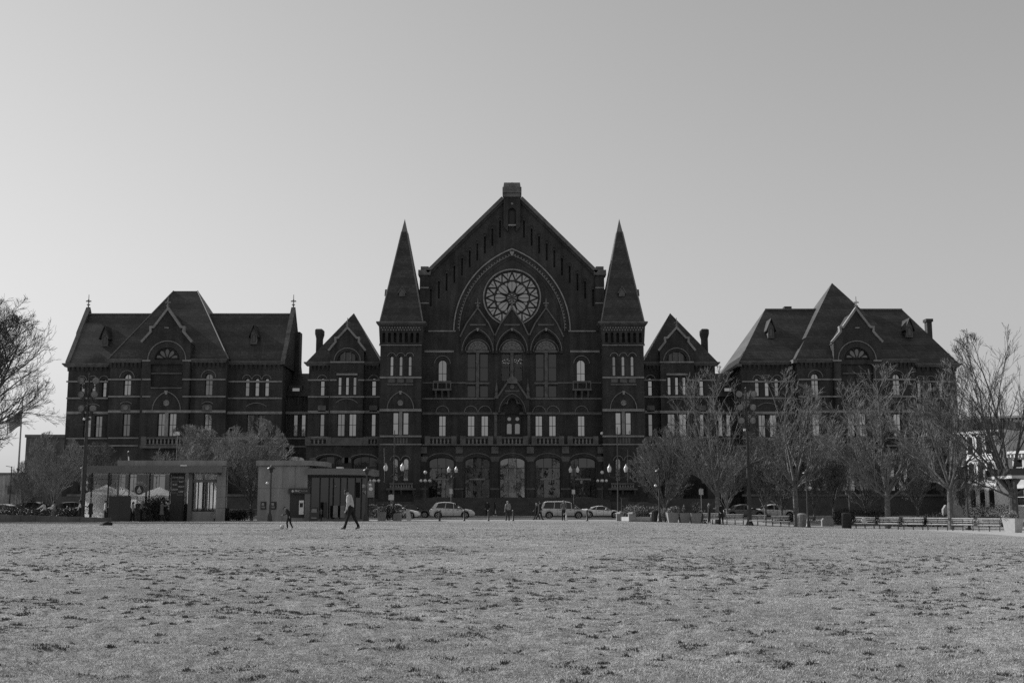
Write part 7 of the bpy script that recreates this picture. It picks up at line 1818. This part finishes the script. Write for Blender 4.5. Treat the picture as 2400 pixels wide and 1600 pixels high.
def town_house(x, y, rz, w, d, storeys, fh, bays, m, label, bay=None, trim=None, cor=True, group='town houses around the park'):
    t = thing('town_house', label, 'building', (x, y, 0), rz, group); trim = trim or WHITEB
    h = storeys * fh + .8
    holes, ws = [], []
    for s_ in range(storeys):
        for b in range(bays):
            cx = -w / 2 + w * (b + .5) / bays
            if bay is not None and b in bay: continue
            z0 = .8 + s_ * fh + .55; z1 = z0 + fh * .58; hw_ = min(.55, w / bays * .24)
            if s_ == 0 and b == bays - 1: z0 = .5
            ws.append((cx, z0, z1, hw_)); holes.append([(cx - hw_, z0), (cx + hw_, z0), (cx + hw_, z1), (cx - hw_, z1)])
    ol = [(-w / 2, 0), (w / 2, 0), (w / 2, h), (-w / 2, h)]
    panel('front_wall', ol, holes, 0, m, t, 1, rev=.18, thick=.3)
    MB().box(-w / 2, w / 2, .32, d, 0, h).build('body', m, t)
    for cx, z0, z1, hw_ in ws:
        wo = MB(); wo.ribbon([(cx - hw_, z0), (cx + hw_, z0), (cx + hw_, z1), (cx - hw_, z1)], .06, .1, .18, close=True); wo.box(cx - hw_, cx + hw_, .1, .16, (z0 + z1) / 2 - .03, (z0 + z1) / 2 + .03); w_ = wo.build('window', trim, t)
        for za, zb in ((z0, (z0 + z1) / 2), ((z0 + z1) / 2, z1)): MB().add([(cx - hw_, .15, za), (cx + hw_, .15, za), (cx + hw_, .15, zb), (cx - hw_, .15, zb)], [(0, 1, 2, 3)]).build('pane', GLASS_D, w_)
        MB().box(cx - hw_ - .12, cx + hw_ + .12, -.1, .05, z0 - .16, z0 - .02).build('sill', trim, t); MB().box(cx - hw_ - .15, cx + hw_ + .15, -.12, .03, z1 + .02, z1 + .28).build('lintel', trim, t)
    if bay:
        bx0, bx1 = -w / 2 + w * min(bay) / bays + .1, -w / 2 + w * (max(bay) + 1) / bays - .1
        bo = MB().prism_z([(bx0, 0), (bx0 + .7, -1.1), (bx1 - .7, -1.1), (bx1, 0)], 0, h - .6).build('bay', trim, t)
        for s_ in range(storeys):
            z0 = .8 + s_ * fh + .35; z1 = z0 + fh * .66
            n = 3
            for k in range(n):
                cx = bx0 + .7 + (bx1 - bx0 - 1.4) * (k + .5) / n; hw_ = (bx1 - bx0 - 1.4) / n * .3
                fr = MB(); fr.ribbon([(cx - hw_, z0), (cx + hw_, z0), (cx + hw_, z1 - .2)] + arc(cx, z1 - .2, hw_, 0, 180, 6)[1:-1] + [(cx - hw_, z1 - .2)], -.1, -1.2, -1.09, close=True); w_ = fr.build('window', trim, bo)
                w_.name = 'window'; MB().add([(cx - hw_, -1.112, z0), (cx + hw_, -1.112, z0), (cx + hw_, -1.112, z1 - .1), (cx, -1.112, z1 + .05), (cx - hw_, -1.112, z1 - .1)], [(0, 1, 2, 3, 4)]).build('pane', GLASS_D, bo)
            MB().prism_z([(bx0 - .1, .0), (bx0 + .65, -1.25), (bx1 - .65, -1.25), (bx1 + .1, 0)], .8 + (s_ + 1) * fh - .3, .8 + (s_ + 1) * fh - .12).build('bay_cornice', trim, t)
    if cor:
        c = MB(); c.box(-w / 2 - .05, w / 2 + .05, -.55, .3, h - .25, h + .05)
        for k in range(int(w / .5)): xx = -w / 2 + .25 + k * .5; c.box(xx - .08, xx + .08, -.45, 0, h - .65, h - .25)
        c.build('cornice', trim, t)
    MB().box(-w / 2 + .2, w / 2 - .2, .4, d - .2, h, h + .12).build('roof', DKROOF, t)
    MB().box(w * .25, w * .25 + .7, d * .5, d * .5 + .6, h, h + 1.3).build('chimney', PALEB, t)
    MB().box(-w / 2 + w * (bays - .5) / bays - .6, -w / 2 + w * (bays - .5) / bays + .6, -.9, 0, 0, .45).build('door_step', STONE, t)
    return t
# white town houses at the right edge, seen at an angle down the side street
ang = R(-64); hx, hy = PX(2296, 1150, 134.5), 134.5; ux, uy = math.cos(ang), math.sin(ang)
WT = mat('white_trim', .62, rough=.6, var=.05)
town_house(hx, hy, ang, 8.4, 10, 3, 3.05, 3, WHITEB, 'white bay windowed town house at the right edge', bay=(1, 2), trim=WT)
town_house(hx + ux * 8.3, hy + uy * 8.3, ang, 8.0, 10, 2, 3.3, 3, WHITEB, 'lower white two storey town house cut by the right edge', trim=WT)
town_house(PX(2322, 1150, 164), 164, R(-30), 17, 12, 4, 3.3, 6, PALEB, 'tall pale brick house with bracketed cornice behind the white one', trim=WT)
# houses across the park behind the viewer: they show only as reflections in the hall's glass
for i, (x, w, st, m, lb) in enumerate(((-52, 14, 4, PALEB, 'pale brick house across the park, first of its row'), (-36, 13, 3, GREYB, 'grey brick house across the park, second of its row'), (-21, 14, 4, WHITEB, 'white house across the park, third of its row'), (-6, 13, 4, PALEB, 'pale brick house across the park, fourth of its row'),
        (9, 14, 4, WHITEB, 'white house across the park, fifth of its row'), (24, 13, 3, GREYB, 'grey brick house across the park, sixth of its row'), (39, 14, 4, PALEB, 'pale brick house across the park, seventh of its row'), (54, 13, 4, GREYB, 'grey brick house across the park, last of its row'))):
    town_house(x, -58, math.pi, w, 10, st, 3.4, 4, m, lb, group='houses across the park')
for i, (x, y, k) in enumerate(((-30, -36, 'park_a'), (-14, -40, 'park_b'), (3, -38, 'park_c'), (20, -37, 'park_a'), (36, -41, 'park_b'))):
    tree(k, x, y, ('first', 'second', 'third', 'fourth', 'fifth')[i] + ' bare tree before the houses across the park', 'trees before the houses across the park', i * 1.3, 1.15)
# distant low roofs and tree line left of the garage
for i, (px, Y, w, h, lb) in enumerate(((-20, 210, 26, 7, 'low far building glimpsed through the left tree'), (2380, 240, 40, 9, 'low far building beyond the town houses'))):
    x = PX(px, 1180, Y); t = thing('far_building', lb, 'building', (x, Y, 0)); MB().box(-w / 2, w / 2, 0, 12, 0, h).build('wall', PALEB, t); MB().box(-w / 2 - .2, w / 2 + .2, -.2, 12.2, h, h + .4).build('parapet', STONE_D, t)
    k = MB().box(-.7, .7, -.04, .04, 0, 1.5).mesh('window')
    for a in range(int(w / 3)): obj('window', k, GLASS_D, t, loc=(-w / 2 + 1.5 + 3 * a, -.02, h * .5))
# chandelier in the foyer window
